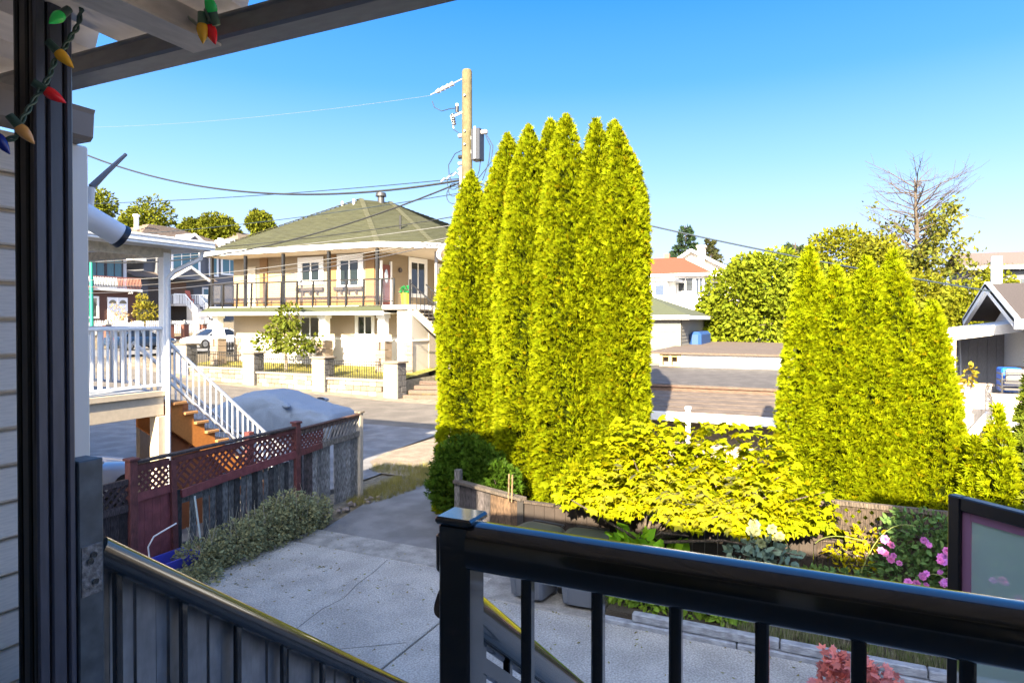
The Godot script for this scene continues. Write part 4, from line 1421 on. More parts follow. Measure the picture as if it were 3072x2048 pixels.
	covered_car()

func covered_car() -> void:
	var t := thing("covered_car", "car under a pale blue fabric cover parked beside the lane", "car cover", Vector3(-15.2, 0.01, -15.7))
	t.rotation.y = 0.06
	var b := MB.new()
	var rings := []
	var prof := [[-2.35, 0.4, 0.7], [-2.3, 0.75, 0.8], [-2.0, 0.92, 0.86], [-1.5, 1.1, 0.87], [-0.9, 1.3, 0.88], [-0.3, 1.36, 0.89], [0.2, 1.31, 0.89], [0.7, 1.12, 0.9], [1.1, 0.98, 0.9], [1.6, 0.9, 0.88], [2.0, 0.84, 0.85], [2.25, 0.72, 0.8], [2.35, 0.4, 0.72]]
	for i in prof.size() * 3 - 2:
		var f := i / 3.0
		var j := mini(int(f), prof.size() - 2)
		var g := f - j
		var x := lerpf(prof[j][0], prof[j + 1][0], g)
		var hh := 0.9 * lerpf(prof[j][1], prof[j + 1][1], g)
		var ww := lerpf(prof[j][2], prof[j + 1][2], g)
		var ring := PackedVector3Array()
		for k in 41:
			var a := PI * k / 40.0
			var cx := signf(cos(a)) * pow(absf(cos(a)), 0.42)
			var sy := pow(sin(a), 0.62)
			var wr := 1.0 + 0.05 * bumps.get_noise_3d(x * 90.0, k * 7.0, 3.0) + 0.03 * bumps.get_noise_3d(x * 260.0 + k * 12.0, k * 9.0, 9.0)
			var low := 1.0 + 0.06 * (1.0 - sy) * sin(x * 11.0 + 2.0 * sin(x * 3.0)) + 0.02 * (1.0 - sy) * sin(x * 31.0)
			ring.append(Vector3(x, sy * hh * wr + 0.06, cx * ww * wr * low))
		rings.append(ring)
	b.loft(rings, false, false)
	for s in [-1.0, 1.0]:   # mirrors push the cloth out
		var mr := []
		for k in 5:
			var a := PI / 2.0 * k / 4.0
			mr.append(b.ring(Vector3(0.78 + 0.05 * k, 0.93, s * (0.8 + sin(a) * 0.17)), Vector3(1.6, 0, 0), Vector3(0, 0.8, 0), maxf(0.004, cos(a) * 0.11), 12))
		b.loft(mr, true, false)
	var o := MeshInstance3D.new()
	o.name = "cover"
	o.mesh = b.mesh()
	o.material_override = tm(Color(0.19, 0.235, 0.3), Vector3(1.5, 1.5, 1.5), 0.85, 0.8, 0.3, 0.03, 4)
	t.add_child(o)

# a saloon car built at its own origin, nose along +x, then turned
func car(called: String, label: String, at: Vector3, turn: float, paint: Color, group := "") -> Node3D:
	var t := thing(called, label, "car", at, group)
	t.rotation.y = turn
	var add := func(parent: Node3D, nm: String, b: MB, mt: Material) -> MeshInstance3D:
		var o := MeshInstance3D.new()
		o.name = nm
		o.mesh = b.mesh()
		o.material_override = mt
		parent.add_child(o, true)
		return o
	var pm := StandardMaterial3D.new()
	pm.albedo_color = paint.linear_to_srgb()
	pm.roughness = 0.35
	pm.clearcoat_enabled = true
	pm.clearcoat = 0.8
	pm.clearcoat_roughness = 0.05
	var dark := m(0.015, 0.018, 0.022, 0.06)
	# lower body
	var st := [[-2.25, 0.45, 0.72, 0.68], [-2.18, 0.32, 0.86, 0.78], [-1.7, 0.24, 0.95, 0.87], [-1.0, 0.2, 0.97, 0.9], [0.0, 0.2, 0.95, 0.9], [0.8, 0.22, 0.93, 0.9], [1.4, 0.24, 0.86, 0.88], [1.95, 0.28, 0.76, 0.82], [2.2, 0.34, 0.66, 0.72], [2.28, 0.44, 0.56, 0.6]]
	var rings := []
	for s in st:
		var ring := PackedVector3Array()
		for k in 24:
			var a := TAU * k / 24.0
			var cz := signf(cos(a)) * pow(absf(cos(a)), 0.35)
			var sy := signf(sin(a)) * pow(absf(sin(a)), 0.45)
			ring.append(Vector3(s[0], (s[1] + s[2]) / 2.0 + sy * (s[2] - s[1]) / 2.0, cz * s[3] * (1.0 if sy < 0.2 else 0.96)))
		rings.append(ring)
	var b := MB.new()
	b.loft(rings)
	var body = add.call(t, "body", b, pm)
	# cabin: glass with a painted roof
	var lv := [[0.9, -1.75, 1.1, 0.80], [1.1, -1.45, 0.72, 0.74], [1.28, -1.15, 0.36, 0.66], [1.37, -0.95, 0.14, 0.6]]
	var cr := []
	for l in lv:
		var ring := PackedVector3Array()
		for k in 24:
			var a := TAU * k / 24.0
			var cx := signf(cos(a)) * pow(absf(cos(a)), 0.3)
			var cz := signf(sin(a)) * pow(absf(sin(a)), 0.4)
			ring.append(Vector3((l[1] + l[2]) / 2.0 + cx * (l[2] - l[1]) / 2.0, l[0], cz * l[3]))
		cr.append(ring)
	var g := MB.new()
	g.loft(cr)
	add.call(t, "windows", g, dark)
	var rf := MB.new()
	var rr := []
	for l in [[1.345, -1.02, 0.22, 0.62], [1.39, -0.95, 0.14, 0.58], [1.42, -0.8, -0.02, 0.48]]:
		var ring := PackedVector3Array()
		for k in 24:
			var a := TAU * k / 24.0
			ring.append(Vector3((l[1] + l[2]) / 2.0 + signf(cos(a)) * pow(absf(cos(a)), 0.3) * (l[2] - l[1]) / 2.0, l[0], signf(sin(a)) * pow(absf(sin(a)), 0.4) * l[3]))
		rr.append(ring)
	rf.loft(rr)
	for s in [-1.0, 1.0]:
		rf.tube([Vector3(1.05, 0.91, s * 0.78), Vector3(0.6, 1.16, s * 0.73), Vector3(0.2, 1.36, s * 0.61)], 0.03, 0.03, 6)
		rf.tube([Vector3(-1.7, 0.93, s * 0.78), Vector3(-1.35, 1.17, s * 0.73), Vector3(-1.0, 1.36, s * 0.61)], 0.045, 0.035, 6)
		rf.tube([Vector3(-0.35, 0.93, s * 0.815), Vector3(-0.4, 1.36, s * 0.625)], 0.03, 0.03, 6)
	add.call(t, "roof", rf, pm)
	for s in [-1.0, 1.0]:
		for x in [-1.38, 1.42]:
			var w := MB.new()
			w.tube([Vector3(x, 0.32, s * 0.68), Vector3(x, 0.32, s * 0.905)], 0.33, 0.32, 24)
			var wh = add.call(t, "wheel", w, m(0.012, 0.012, 0.012, 0.8))
			var rim := MB.new()
			for k in 5:
				var a := TAU * k / 5.0
				rim.box(Vector3(x + cos(a) * 0.1, 0.32 + sin(a) * 0.1, s * 0.912), Vector3(0.2, 0.05, 0.01), Basis(Vector3.BACK, a))
			rim.tube([Vector3(x, 0.32, s * 0.9), Vector3(x, 0.32, s * 0.908)], 0.215, 0.2, 20)
			add.call(wh, "rim", rim, m(0.4, 0.41, 0.43, 0.3, 0.8))
		var hl := MB.new()
		hl.box(Vector3(2.1, 0.62, s * 0.6), Vector3(0.22, 0.11, 0.26), Basis(Vector3.UP, -s * 0.5), 0.03)
		add.call(t, "headlight", hl, m(0.6, 0.62, 0.65, 0.1))
		var tl := MB.new()
		tl.box(Vector3(-2.17, 0.78, s * 0.6), Vector3(0.12, 0.12, 0.28), Basis(Vector3.UP, s * 0.3), 0.02)
		add.call(t, "tail_light", tl, m(0.35, 0.01, 0.01, 0.2))
		var mi := MB.new()
		mi.box(Vector3(0.78, 0.98, s * 0.96), Vector3(0.12, 0.1, 0.18), Basis.IDENTITY, 0.03)
		add.call(t, "mirror", mi, pm)
		for x in [0.35, -0.75]:
			var dh := MB.new()
			dh.box(Vector3(x - 0.35, 0.8, s * 0.905), Vector3(0.16, 0.025, 0.03), Basis.IDENTITY, 0.008)
			add.call(t, "door_handle", dh, pm)
	return t
# a window in a wall: c is its centre, r runs along the wall, out leaves it
func window(o: Node3D, c: Vector3, r: Vector3, out: Vector3, w: float, h: float, trim: float, white: Material, pane: Material, panes := 2, called := "window") -> MeshInstance3D:
	var bs := Basis(r, Vector3.UP, r.cross(Vector3.UP))
	var b := MB.new()
	var t := 0.07
	if trim > 0.0:
		for s in [-1.0, 1.0]:
			b.box(c + r * s * (w / 2 + trim / 2) + out * 0.03, Vector3(trim, h, 0.05), bs, 0.006)
		b.box(c + Vector3.UP * (h / 2 + trim / 2) + out * 0.033, Vector3(w + trim * 2.0, trim, 0.056), bs, 0.006)
		b.box(c - Vector3.UP * (h / 2 + trim * 0.35) + out * 0.04, Vector3(w + trim * 2.0, trim * 0.7, 0.07), bs, 0.006)
	for s in [-1.0, 1.0]:
		b.box(c + r * s * (w / 2 - t / 2) + out * 0.025, Vector3(t, h, 0.04), bs, 0.004)
		b.box(c + Vector3.UP * s * (h / 2 - t / 2) + out * 0.025, Vector3(w - 2 * t, t, 0.037), bs, 0.004)
	for k in panes - 1:
		b.box(c + r * (w * (k + 1.0) / panes - w / 2) + out * 0.022, Vector3(t * 1.2, h - 2 * t, 0.034), bs, 0.004)
	var win := part(o, called, b, white)
	var pw := (w - 2 * t) / panes
	for k in panes:
		var g := MB.new()
		g.box(c + r * (-w / 2 + t + pw * (k + 0.5)) + out * 0.012, Vector3(pw - 0.03, h - 2 * t, 0.012), bs)
		part(win, "pane", g, pane)
	return win

func roof_faces(o: Node3D, called: String, faces: Array, mat: Material, thick := 0.08) -> void:
	var b := MB.new()
	for f in faces:
		for k in range(1, f.size() - 1):
			b.flat(f[0], f[k], f[k + 1], Vector3.UP)
			b.flat(f[0] - Vector3.UP * thick, f[k] - Vector3.UP * thick, f[k + 1] - Vector3.UP * thick, Vector3.DOWN)
	part(o, called, b, mat)

func green_roof_house() -> void:
	rng.seed = 61
	var siding := tm(Color(0.29, 0.22, 0.135), Vector3(0.7, 2, 0.7), 0.88, 0.75)
	var siding_o := tm(Color(0.22, 0.12, 0.045), Vector3(0.7, 2, 0.7), 0.88, 0.75)
	var stucco := tm(Color(0.52, 0.48, 0.42), Vector3(1.5, 1.5, 1.5), 0.9, 0.85, 0.2)
	var white := m(0.8, 0.79, 0.76, 0.5)
	var shingle := tm(Color(0.064, 0.068, 0.03), Vector3(1.6, 1.6, 1.6), 0.45, 0.95, 0.5, 0.06, 4, 1.5, 0.25, 0.2)
	var dark := m(0.005, 0.005, 0.006, 0.5)
	var gl := m(0.012, 0.018, 0.018, 0.05)
	var h := thing("green_roof_house", "two storey cream house with an olive green hip roof and wraparound balcony across the lane", "house", Vector3(-25, 1, -32))
	# walls, courses of lap siding
	var up := MB.new()
	up.span(Vector3(-31.45, 4.2, -40), Vector3(-20.95, 7.2, -28.55))
	up.laps(Vector3(-31.5, 4.75, -28.52), Vector3(-20.9, 4.75, -28.52), 2.4, 0.13, Vector3(0, 0, 1))
	up.laps(Vector3(-20.92, 4.25, -28.5), Vector3(-20.92, 4.25, -40), 2.9, 0.13, Vector3(1, 0, 0))
	part(h, "upper_wall", up, siding)
	var band := MB.new()
	band.laps(Vector3(-31.5, 4.25, -28.5), Vector3(-20.9, 4.25, -28.5), 0.5, 0.125, Vector3(0, 0, 1))
	band.span(Vector3(-31.52, 4.75, -28.5), Vector3(-20.9, 4.8, -28.44))
	part(h, "orange_band", band, siding_o)
	for x in [-29.05, -24.0, -21.5]:
		var p := MB.new()
		p.span(Vector3(x - 0.28, 4.25, -28.56), Vector3(x + 0.28, 7.1, -28.42))
		part(h, "pilaster", p, siding_o)
	var low := MB.new()
	low.span(Vector3(-31.5, 0.7, -40), Vector3(-15.0, 4.12, -28.5))
	part(h, "lower_wall", low, stucco)
	var lowl := MB.new()
	lowl.laps(Vector3(-31.45, 2.62, -28.49), Vector3(-18.9, 2.62, -28.49), 1.3, 0.12, Vector3(0, 0, 1))
	part(h, "lap_siding", lowl, tm(Color(0.38, 0.3, 0.21), Vector3(0.7, 2, 0.7), 0.9, 0.8))
	var belt := MB.new()
	belt.span(Vector3(-31.5, 2.45, -28.5), Vector3(-18.45, 2.53, -28.42), 0.01)
	part(h, "belt_course", belt, white)
	# balcony slab, its little roof skirt and fascia
	var bal := MB.new()
	bal.span(Vector3(-31.6, 4.02, -28.5), Vector3(-19.6, 4.24, -26.75), 0.01)
	bal.span(Vector3(-20.95, 4.02, -33), Vector3(-18.1, 4.24, -26.75), 0.01)
	part(h, "balcony", bal, stucco)
	var sk := MB.new()
	sk.quad(Vector3(-31.9, 3.93, -26.45), Vector3(-19.2, 3.93, -26.45), Vector3(-19.6, 4.2, -26.72), Vector3(-31.6, 4.2, -26.72))
	sk.quad(Vector3(-31.9, 3.93, -26.45), Vector3(-31.6, 4.2, -26.72), Vector3(-31.6, 4.2, -29), Vector3(-31.9, 3.93, -29), Vector3(-1, 1, 0))
	part(h, "skirt_roof", sk, tm(Color(0.06, 0.07, 0.03), Vector3(3, 6, 3), 0.4, 0.95, 0.6, 0.05, 4))
	var fs := MB.new()
	fs.span(Vector3(-31.95, 3.76, -26.52), Vector3(-19.2, 3.93, -26.44), 0.01)
	fs.span(Vector3(-31.9, 3.82, -28.5), Vector3(-19.25, 3.88, -26.52))
	part(h, "skirt_fascia", fs, white)
	# landing support at the right
	var ls := MB.new()
	ls.span(Vector3(-18.75, 0.5, -28.5), Vector3(-17.9, 4.03, -26.95), 0.01)
	part(h, "landing_pier", ls, stucco)
	var lt := MB.new()
	lt.span(Vector3(-18.9, 4.03, -28.6), Vector3(-17.8, 4.25, -26.9), 0.01)
	lt.span(Vector3(-18.8, 2.45, -28.4), Vector3(-17.85, 2.53, -26.9), 0.01)
	part(h, "landing", lt, white)
	# ground floor pillars on stone bases
	var stone := tm(Color(0.42, 0.32, 0.24), Vector3(2, 4, 2), 0.4, 0.9, 1.0, 0.04, 4)
	for x in [-31.3, -23.5, -19.75]:
		var p := MB.new()
		p.span(Vector3(x - 0.2, 2.5, -27.4), Vector3(x + 0.2, 3.85, -27.0), 0.01)
		p.span(Vector3(x - 0.26, 3.6, -27.46), Vector3(x + 0.26, 3.82, -26.94), 0.01)
		var pm := part(h, "pillar", p, white)
		for k in 4:
			for s in 2:
				var b := MB.new()
				var off := 0.04 if (k % 2 == 0) == (s == 0) else -0.04
				var xa: float = x - 0.3 if s == 0 else x + off
				var xb: float = x + off - 0.012 if s == 0 else x + 0.3
				b.span(Vector3(xa, 0.75 + k * 0.42, -27.5 - rng.randf() * 0.02), Vector3(xb, 0.75 + k * 0.42 + 0.405, -26.9 + rng.randf() * 0.03), 0.015)
				part(pm, "stone", b, stone)
		var cp := MB.new()
		cp.span(Vector3(x - 0.34, 2.43, -27.54), Vector3(x + 0.34, 2.5, -26.86), 0.01)
		part(pm, "cap", cp, white)
	# balcony posts under the eave
	for x in [-31.35, -28.75, -26.0, -22.9, -19.85]:
		stick(h, "balcony_post", Vector3(x, 4.24, -26.85), Vector3(x, 7.06, -26.85), 0.14, 0.14, dark, Vector3(0, 0, 1))
	for q in [Vector3(-18.0, 4.24, -29.4), Vector3(-16.6, 4.24, -29.7)]:
		stick(h, "balcony_post", q, Vector3(q.x, 7.06, q.z), 0.12, 0.12, m(0.2, 0.2, 0.21, 0.6), Vector3(0, 0, 1))
	# railing with clear panels
	var runs := [[Vector3(-31.5, 0, -26.8), Vector3(-19.55, 0, -26.8), 11], [Vector3(-19.55, 0, -26.8), Vector3(-18.85, 0, -26.85), 1], [Vector3(-31.5, 0, -26.8), Vector3(-31.5, 0, -28.5), 2]]
	var clear := glass(0.12, 0.13, 0.13, 0.1)
	for r in runs:
		var a: Vector3 = r[0]
		var e: Vector3 = r[1]
		stick(h, "railing_bar", a + Vector3.UP * 5.54, e + Vector3.UP * 5.54, 0.09, 0.07, dark)
		stick(h, "railing_bar", a + Vector3.UP * 4.44, e + Vector3.UP * 4.44, 0.06, 0.05, dark)
		for k in r[2] + 1:
			var p := a.lerp(e, float(k) / r[2])
			stick(h, "railing_post", p + Vector3(0, 4.1, 0.06), p + Vector3(0, 5.53, 0.0), 0.08, 0.08, dark, (e - a).normalized())
		for k in r[2]:
			var p := a.lerp(e, (k + 0.5) / r[2])
			var sz: Vector3 = (e - a) / r[2]
			var pn := MB.new()
			pn.box(p + Vector3.UP * 4.98, Vector3(sz.length() - 0.1, 0.98, 0.008), Basis(sz.normalized(), Vector3.UP, sz.normalized().cross(Vector3.UP)))
			part(h, "glass_panel", pn, clear)
	# windows and doors
	window(h, Vector3(-25.58, 6.2, -28.5), Vector3(1, 0, 0), Vector3(0, 0, 1), 1.32, 1.1, 0.26, white, gl)
	window(h, Vector3(-22.9, 6.05, -28.5), Vector3(1, 0, 0), Vector3(0, 0, 1), 1.32, 1.45, 0.28, white, gl)
	window(h, Vector3(-21.85, 3.22, -28.46), Vector3(1, 0, 0), Vector3(0, 0, 1), 1.0, 1.05, 0.14, white, gl)
	window(h, Vector3(-25.6, 3.1, -28.46), Vector3(1, 0, 0), Vector3(0, 0, 1), 1.35, 1.2, 0.14, white, gl)
	window(h, Vector3(-20.9, 5.9, -32.1), Vector3(0, 0, -1), Vector3(1, 0, 0), 1.5, 1.9, 0.22, white, gl)
	window(h, Vector3(-20.9, 5.9, -35.0), Vector3(0, 0, -1), Vector3(1, 0, 0), 1.3, 1.6, 0.22, white, gl)
	for x in [-30.1]:   # side door to the balcony
		var d := MB.new()
		d.span(Vector3(x - 0.42, 4.25, -28.46), Vector3(x + 0.42, 6.6, -28.43))
		part(h, "side_door", d, tm(Color(0.52, 0.44, 0.32), Vector3(1, 1, 1), 0.9))
	var wb := MB.new()
	for x in [-25.58, -22.9]:
		wb.span(Vector3(x - 0.95, 5.12, -28.46), Vector3(x + 0.95, 5.3, -28.3), 0.01)
		for s in [-0.5, 0.0, 0.5]:
			wb.span(Vector3(x + s - 0.05, 4.9, -28.46), Vector3(x + s + 0.05, 5.12, -28.38))
	part(h, "window_box", wb, m(0.05, 0.035, 0.025, 0.8))
	var dr := MB.new()
	dr.span(Vector3(-20.9, 4.26, -29.32), Vector3(-20.84, 6.45, -28.62))
	var dm := part(h, "front_door", dr, m(0.16, 0.03, 0.02, 0.5))
	var ov := MB.new()
	ov.tube([Vector3(-20.84, 5.85, -28.97), Vector3(-20.825, 5.85, -28.97)], 0.14, 0.14, 20)
	for s in ov.v.size():
		ov.v[s].y = 5.85 + (ov.v[s].y - 5.85) * 2.6
	part(dm, "oval_pane", ov, m(0.5, 0.58, 0.65, 0.1))
	var dt := MB.new()
	dt.span(Vector3(-20.9, 4.26, -28.6), Vector3(-20.8, 6.65, -28.5))
	dt.span(Vector3(-20.9, 4.26, -29.46), Vector3(-20.8, 6.65, -29.34))
	part(h, "door_trim", dt, white)
	var lamp := MB.new()
	lamp.tube([Vector3(-20.88, 6.25, -30.3), Vector3(-20.8, 6.25, -30.3)], 0.14, 0.12, 16)
	part(h, "wall_lamp", lamp, m(0.05, 0.035, 0.03, 0.5))
	var gd := MB.new()
	gd.span(Vector3(-17.85, 0.7, -28.52), Vector3(-16.9, 3.3, -28.44), 0.01)
	part(h, "store_door", gd, tm(Color(0.085, 0.072, 0.062), Vector3(6, 0.6, 6), 0.6, 0.8))
	var sl := MB.new()
	sl.laps(Vector3(-16.6, 0.7, -28.45), Vector3(-15, 0.7, -28.45), 1.1, 0.16, Vector3(0, 0, 1))
	part(h, "lap_siding", sl, tm(Color(0.6, 0.52, 0.42), Vector3(0.7, 2, 0.7), 0.9, 0.8))
	for x in [-31.4, -18.0]:   # corner stones
		for k in 8:
			var b := MB.new()
			var ww := 0.5 if k % 2 else 0.36
			var xs: float = x if x < -25.0 else x - ww + 0.16
			b.span(Vector3(xs, 0.75 + k * 0.21, -28.5 if x < -25 else -26.97), Vector3(xs + ww, 0.75 + k * 0.21 + 0.2, -28.42 if x < -25 else -26.91), 0.01)
			part(h, "corner_stone", b, stone)
	# roof
	var fl := Vector3(-32.0, 7.32, -26.6)
	var fr := Vector3(-19.75, 7.32, -26.7)
	var r1 := Vector3(-17.5, 7.32, -28.3)
	var r2 := Vector3(-15.8, 7.32, -31.0)
	var r3 := Vector3(-15.8, 7.32, -40.2)
	var bl := Vector3(-32.0, 7.32, -40.2)
	var a1 := Vector3(-25.6, 10.95, -33.0)
	var a2 := Vector3(-24.6, 10.95, -34.6)
	roof_faces(h, "roof", [[fl, fr, a1], [fr, r1, a2, a1], [r1, r2, a2], [r2, r3, a2], [r3, bl, a1, a2], [bl, fl, a1]], shingle)
	# shingle courses on the slopes that face the lane
	var sh := MB.new()
	for f in [[fl, fr, a1, a1], [fr, r1, a2, a1], [r1, r2, a2, a2], [r2, r3, a2, a2]]:
		var nrm: Vector3 = (f[1] - f[0]).cross(f[3] - f[0]).normalized()
		if nrm.y < 0.0:
			nrm = -nrm
		for i in 34:
			var t0 := i / 34.0
			var t1 := (i + 1) / 34.0
			var qa: Vector3 = f[0].lerp(f[3], t0)
			var qb: Vector3 = f[1].lerp(f[2], t0)
			var lip := nrm * rng.randf_range(0.035, 0.05)
			sh.quad(qa + lip, qb + lip, f[1].lerp(f[2], t1) + nrm * 0.008, f[0].lerp(f[3], t1) + nrm * 0.008, nrm)
			sh.quad(qa, qb, qb + lip, qa + lip, qa - a1)
	part(h, "shingles", sh, shingle).set_meta("kind", "stuff")
	var hip := MB.new()
	for s in [[fr, a1], [fl, a1], [r1, a2]]:
		var k := 30
		for i in k:
			var p0: Vector3 = s[0].lerp(s[1], float(i) / k)
			var p1: Vector3 = s[0].lerp(s[1], (i + 0.92) / k)
			hip.bar(p0 + Vector3.UP * 0.085, p1 + Vector3.UP * 0.065, 0.28, 0.025)
	part(h, "hip_caps", hip, tm(Color(0.08, 0.08, 0.04), Vector3(2, 4, 2), 0.5, 0.95))
	var eav := MB.new()
	var eo := [fl, fr, r1, r2, r3]
	for i in 4:
		eav.bar(eo[i] - Vector3.UP * 0.1, eo[i + 1] - Vector3.UP * 0.1, 0.1, 0.2)
		eav.bar(eo[i] + Vector3(0.06, 0.0, 0.08), eo[i + 1] + Vector3(0.06, 0.0, 0.08), 0.12, 0.1)
	eav.bar(bl - Vector3.UP * 0.1, fl - Vector3.UP * 0.1, 0.1, 0.2)
	part(h, "gutter", eav, m(0.82, 0.83, 0.85, 0.4))
	var sf := MB.new()
	sf.prism(PackedVector2Array([Vector2(-31.9, 26.7), Vector2(-19.8, 26.8), Vector2(-17.6, 28.35), Vector2(-15.9, 31.0), Vector2(-15.9, 40), Vector2(-31.9, 40)]), Basis(Vector3.RIGHT, Vector3.FORWARD, Vector3.UP), Vector3(0, 7.12, 0), 0.04)
	part(h, "soffit", sf, m(0.55, 0.47, 0.36, 0.8))
	for v in [[Vector3(-25.9, 8.9, -30.2), 0.5, 0.06, dark], [Vector3(-26.4, 10.2, -32.2), 0.55, 0.07, white], [Vector3(-25.6, 10.3, -32.3), 0.55, 0.07, white], [Vector3(-20.3, 8.6, -29.5), 0.5, 0.06, dark]]:
		var b := MB.new()
		b.tube([v[0] - Vector3.UP * 0.6, v[0] + Vector3.UP * v[1]], v[2], v[2], 10)
		part(h, "vent_pipe", b, v[3])
	var tv := MB.new()
	tv.tube([Vector3(-24.7, 10.7, -33.8), Vector3(-24.7, 11.25, -33.8)], 0.22, 0.2, 14)
	tv.tube([Vector3(-24.7, 11.2, -33.8), Vector3(-24.7, 11.42, -33.8)], 0.34, 0.3, 14)
	part(h, "roof_vent", tv, m(0.03, 0.03, 0.032, 0.5))
	# outdoor stairs at the right end
	var st := thing("timber_stairs", "outdoor stairs with pale stringer and dark railing beside the green roofed house", "stairs", Vector3(-17, 1, -28))
	for k in 15:
		var y := 4.2 - 0.185 * (k + 1)
		var x := -17.85 + 0.24 * k
		block(st, "tread", Vector3(x, y - 0.05, -28.4), Vector3(x + 0.3, y, -27.1), m(0.2, 0.16, 0.125, 0.8))
		block(st, "riser", Vector3(x + 0.02, y - 0.18, -28.35), Vector3(x + 0.04, y - 0.05, -27.15), m(0.08, 0.07, 0.06, 0.8))
	for z in [-27.05, -28.42]:
		stick(st, "stringer", Vector3(-18.0, 4.05, z), Vector3(-14.2, 1.1, z), 0.06, 0.34, tm(Color(0.36, 0.3, 0.22), Vector3(0.6, 4, 4), 0.75, 0.8))
		stick(st, "handrail", Vector3(-18.0, 5.3, z), Vector3(-14.2, 2.35, z), 0.06, 0.05, dark)
		for k in 16:
			var x := -17.9 + k * 0.23
			stick(st, "picket", Vector3(x, 4.1 - (x + 18.0) * 0.776, z), Vector3(x, 5.28 - (x + 18.0) * 0.776, z), 0.025, 0.025, dark, Vector3(0, 0, 1))
	for x in [-18.05]:
		stick(st, "newel", Vector3(x, 4.2, -27.05), Vector3(x, 5.5, -27.05), 0.09, 0.09, dark, Vector3(0, 0, 1))
	var pl := thing("flower_pot", "yellow pot with green plant on the landing of the green roofed house", "flower pot", Vector3(-18.55, 4.26, -27.4))
	var pb := MB.new()
	pb.tube([Vector3(-18.55, 4.26, -27.4), Vector3(-18.55, 4.82, -27.4)], 0.17, 0.24, 16)
	part(pl, "pot", pb, m(0.75, 0.4, 0.02, 0.5))
	crown_small(pl, [[Vector3(-18.55, 5.0, -27.4), Vector3(0.22, 0.2, 0.22)]], 90, 0.14, Color(0.02, 0.2, 0.06), leaf, 8)
	# --- stone garden wall with pillars and iron fence
	var gw := thing("garden_wall", "low pale stone garden wall with square pillars and black iron fence along the lane", "wall", Vector3(-25, 0, -24.4))
	var blocks := [tm(Color(0.36, 0.29, 0.21), Vector3(2.5, 2.5, 2.5), 0.55, 0.9, 0.8, 0.05, 4), tm(Color(0.26, 0.21, 0.16), Vector3(2.5, 2.5, 2.5), 0.5, 0.9, 0.8, 0.05, 4), tm(Color(0.46, 0.4, 0.32), Vector3(2.5, 2.5, 2.5), 0.6, 0.9, 0.8, 0.05, 4)]
	var boulder := MB.new()
	boulder.box(Vector3(), Vector3(1, 1, 1), Basis.IDENTITY, 0.06)
	var bmesh := boulder.mesh()
	var spans := [[-17.55, -20.85], [-21.65, -25.3], [-26.1, -30.1]]
	var iron := m(0.005, 0.005, 0.006, 0.6)
	for s in spans:
		var x: float = s[0]
		var base := terr((s[0] + s[1]) / 2.0, -24.4) - 0.05
		for row in 3:
			x = s[0] - (0.2 if row % 2 else 0.0)
			while x > s[1] + 0.1:
				var ln := minf(rng.randf_range(0.34, 0.5), x - s[1])
				piece(gw, "stone", bmesh, blocks[rng.randi() % 3], Transform3D(Basis.from_scale(Vector3(ln - 0.02, 0.21, 0.3 + rng.randf() * 0.05)), Vector3(x - ln / 2, base + 0.12 + row * 0.225, -24.45)))
				x -= ln
		block(gw, "coping", Vector3(s[0], base + 0.69, -24.65), Vector3(s[1], base + 0.78, -24.22), tm(Color(0.3, 0.26, 0.21), Vector3(1, 1, 1), 0.7))
		var y0 := base + 0.86
		stick(gw, "iron_rail", Vector3(s[0], y0, -24.43), Vector3(s[1], y0, -24.43), 0.03, 0.03, iron)
		stick(gw, "iron_rail", Vector3(s[0], y0 + 0.56, -24.43), Vector3(s[1], y0 + 0.56, -24.43), 0.03, 0.035, iron)
		stick(gw, "iron_rail", Vector3(s[0], y0 + 0.7, -24.43), Vector3(s[1], y0 + 0.7, -24.43), 0.03, 0.035, iron)
		var pk := MB.new()
		var n := int(absf(s[0] - s[1]) / 0.13)
		for k in n:
			var px := lerpf(s[0], s[1], (k + 0.5) / n)
			pk.span(Vector3(px - 0.011, y0 - 0.08, -24.44), Vector3(px + 0.011, y0 + 0.7, -24.42))
			if k % 8 == 4:
				for q in 6:
					pk.box(Vector3(px, y0 + 0.2 + q * 0.03, -24.43), Vector3(0.12 - absf(q - 2.5) * 0.03, 0.02, 0.03))
		part(gw, "pickets", pk, iron).set_meta("kind", "stuff")
	for x in [-17.15, -21.25, -25.7, -30.5]:
		var base := terr(x, -24.4) - 0.05
		var face := tm(Color(0.42, 0.35, 0.26), Vector3(2.5, 2.5, 2.5), 0.75, 0.9, 0.5, 0.04, 4)
		var side := tm(Color(0.16, 0.155, 0.155), Vector3(4, 4, 4), 0.35, 0.9, 1.0, 0.04, 4)
		var c := MB.new()
		c.span(Vector3(x - 0.38, base, -24.82), Vector3(x + 0.36, base + 1.6, -24.12), 0.02)
		var pm := part(gw, "pillar", c, face)
		for k in 6:
			for j in 2:
				var b := MB.new()
				var z0 := -24.8 + (0.0 if j == 0 else 0.3 + 0.1 * (k % 2))
				var z1 := -24.8 + (0.28 + 0.1 * (k % 2) if j == 0 else 0.66)
				b.span(Vector3(x + 0.355, base + 0.05 + k * 0.255, z0), Vector3(x + 0.39 + rng.randf() * 0.02, base + 0.29 + k * 0.255, z1), 0.015)
				part(pm, "stone", b, side)
		var cp := MB.new()
		cp.span(Vector3(x - 0.46, base + 1.6, -24.9), Vector3(x + 0.46, base + 1.68, -24.04), 0.015)
		part(pm, "cap", cp, tm(Color(0.22, 0.18, 0.14), Vector3(2, 2, 2), 0.7))
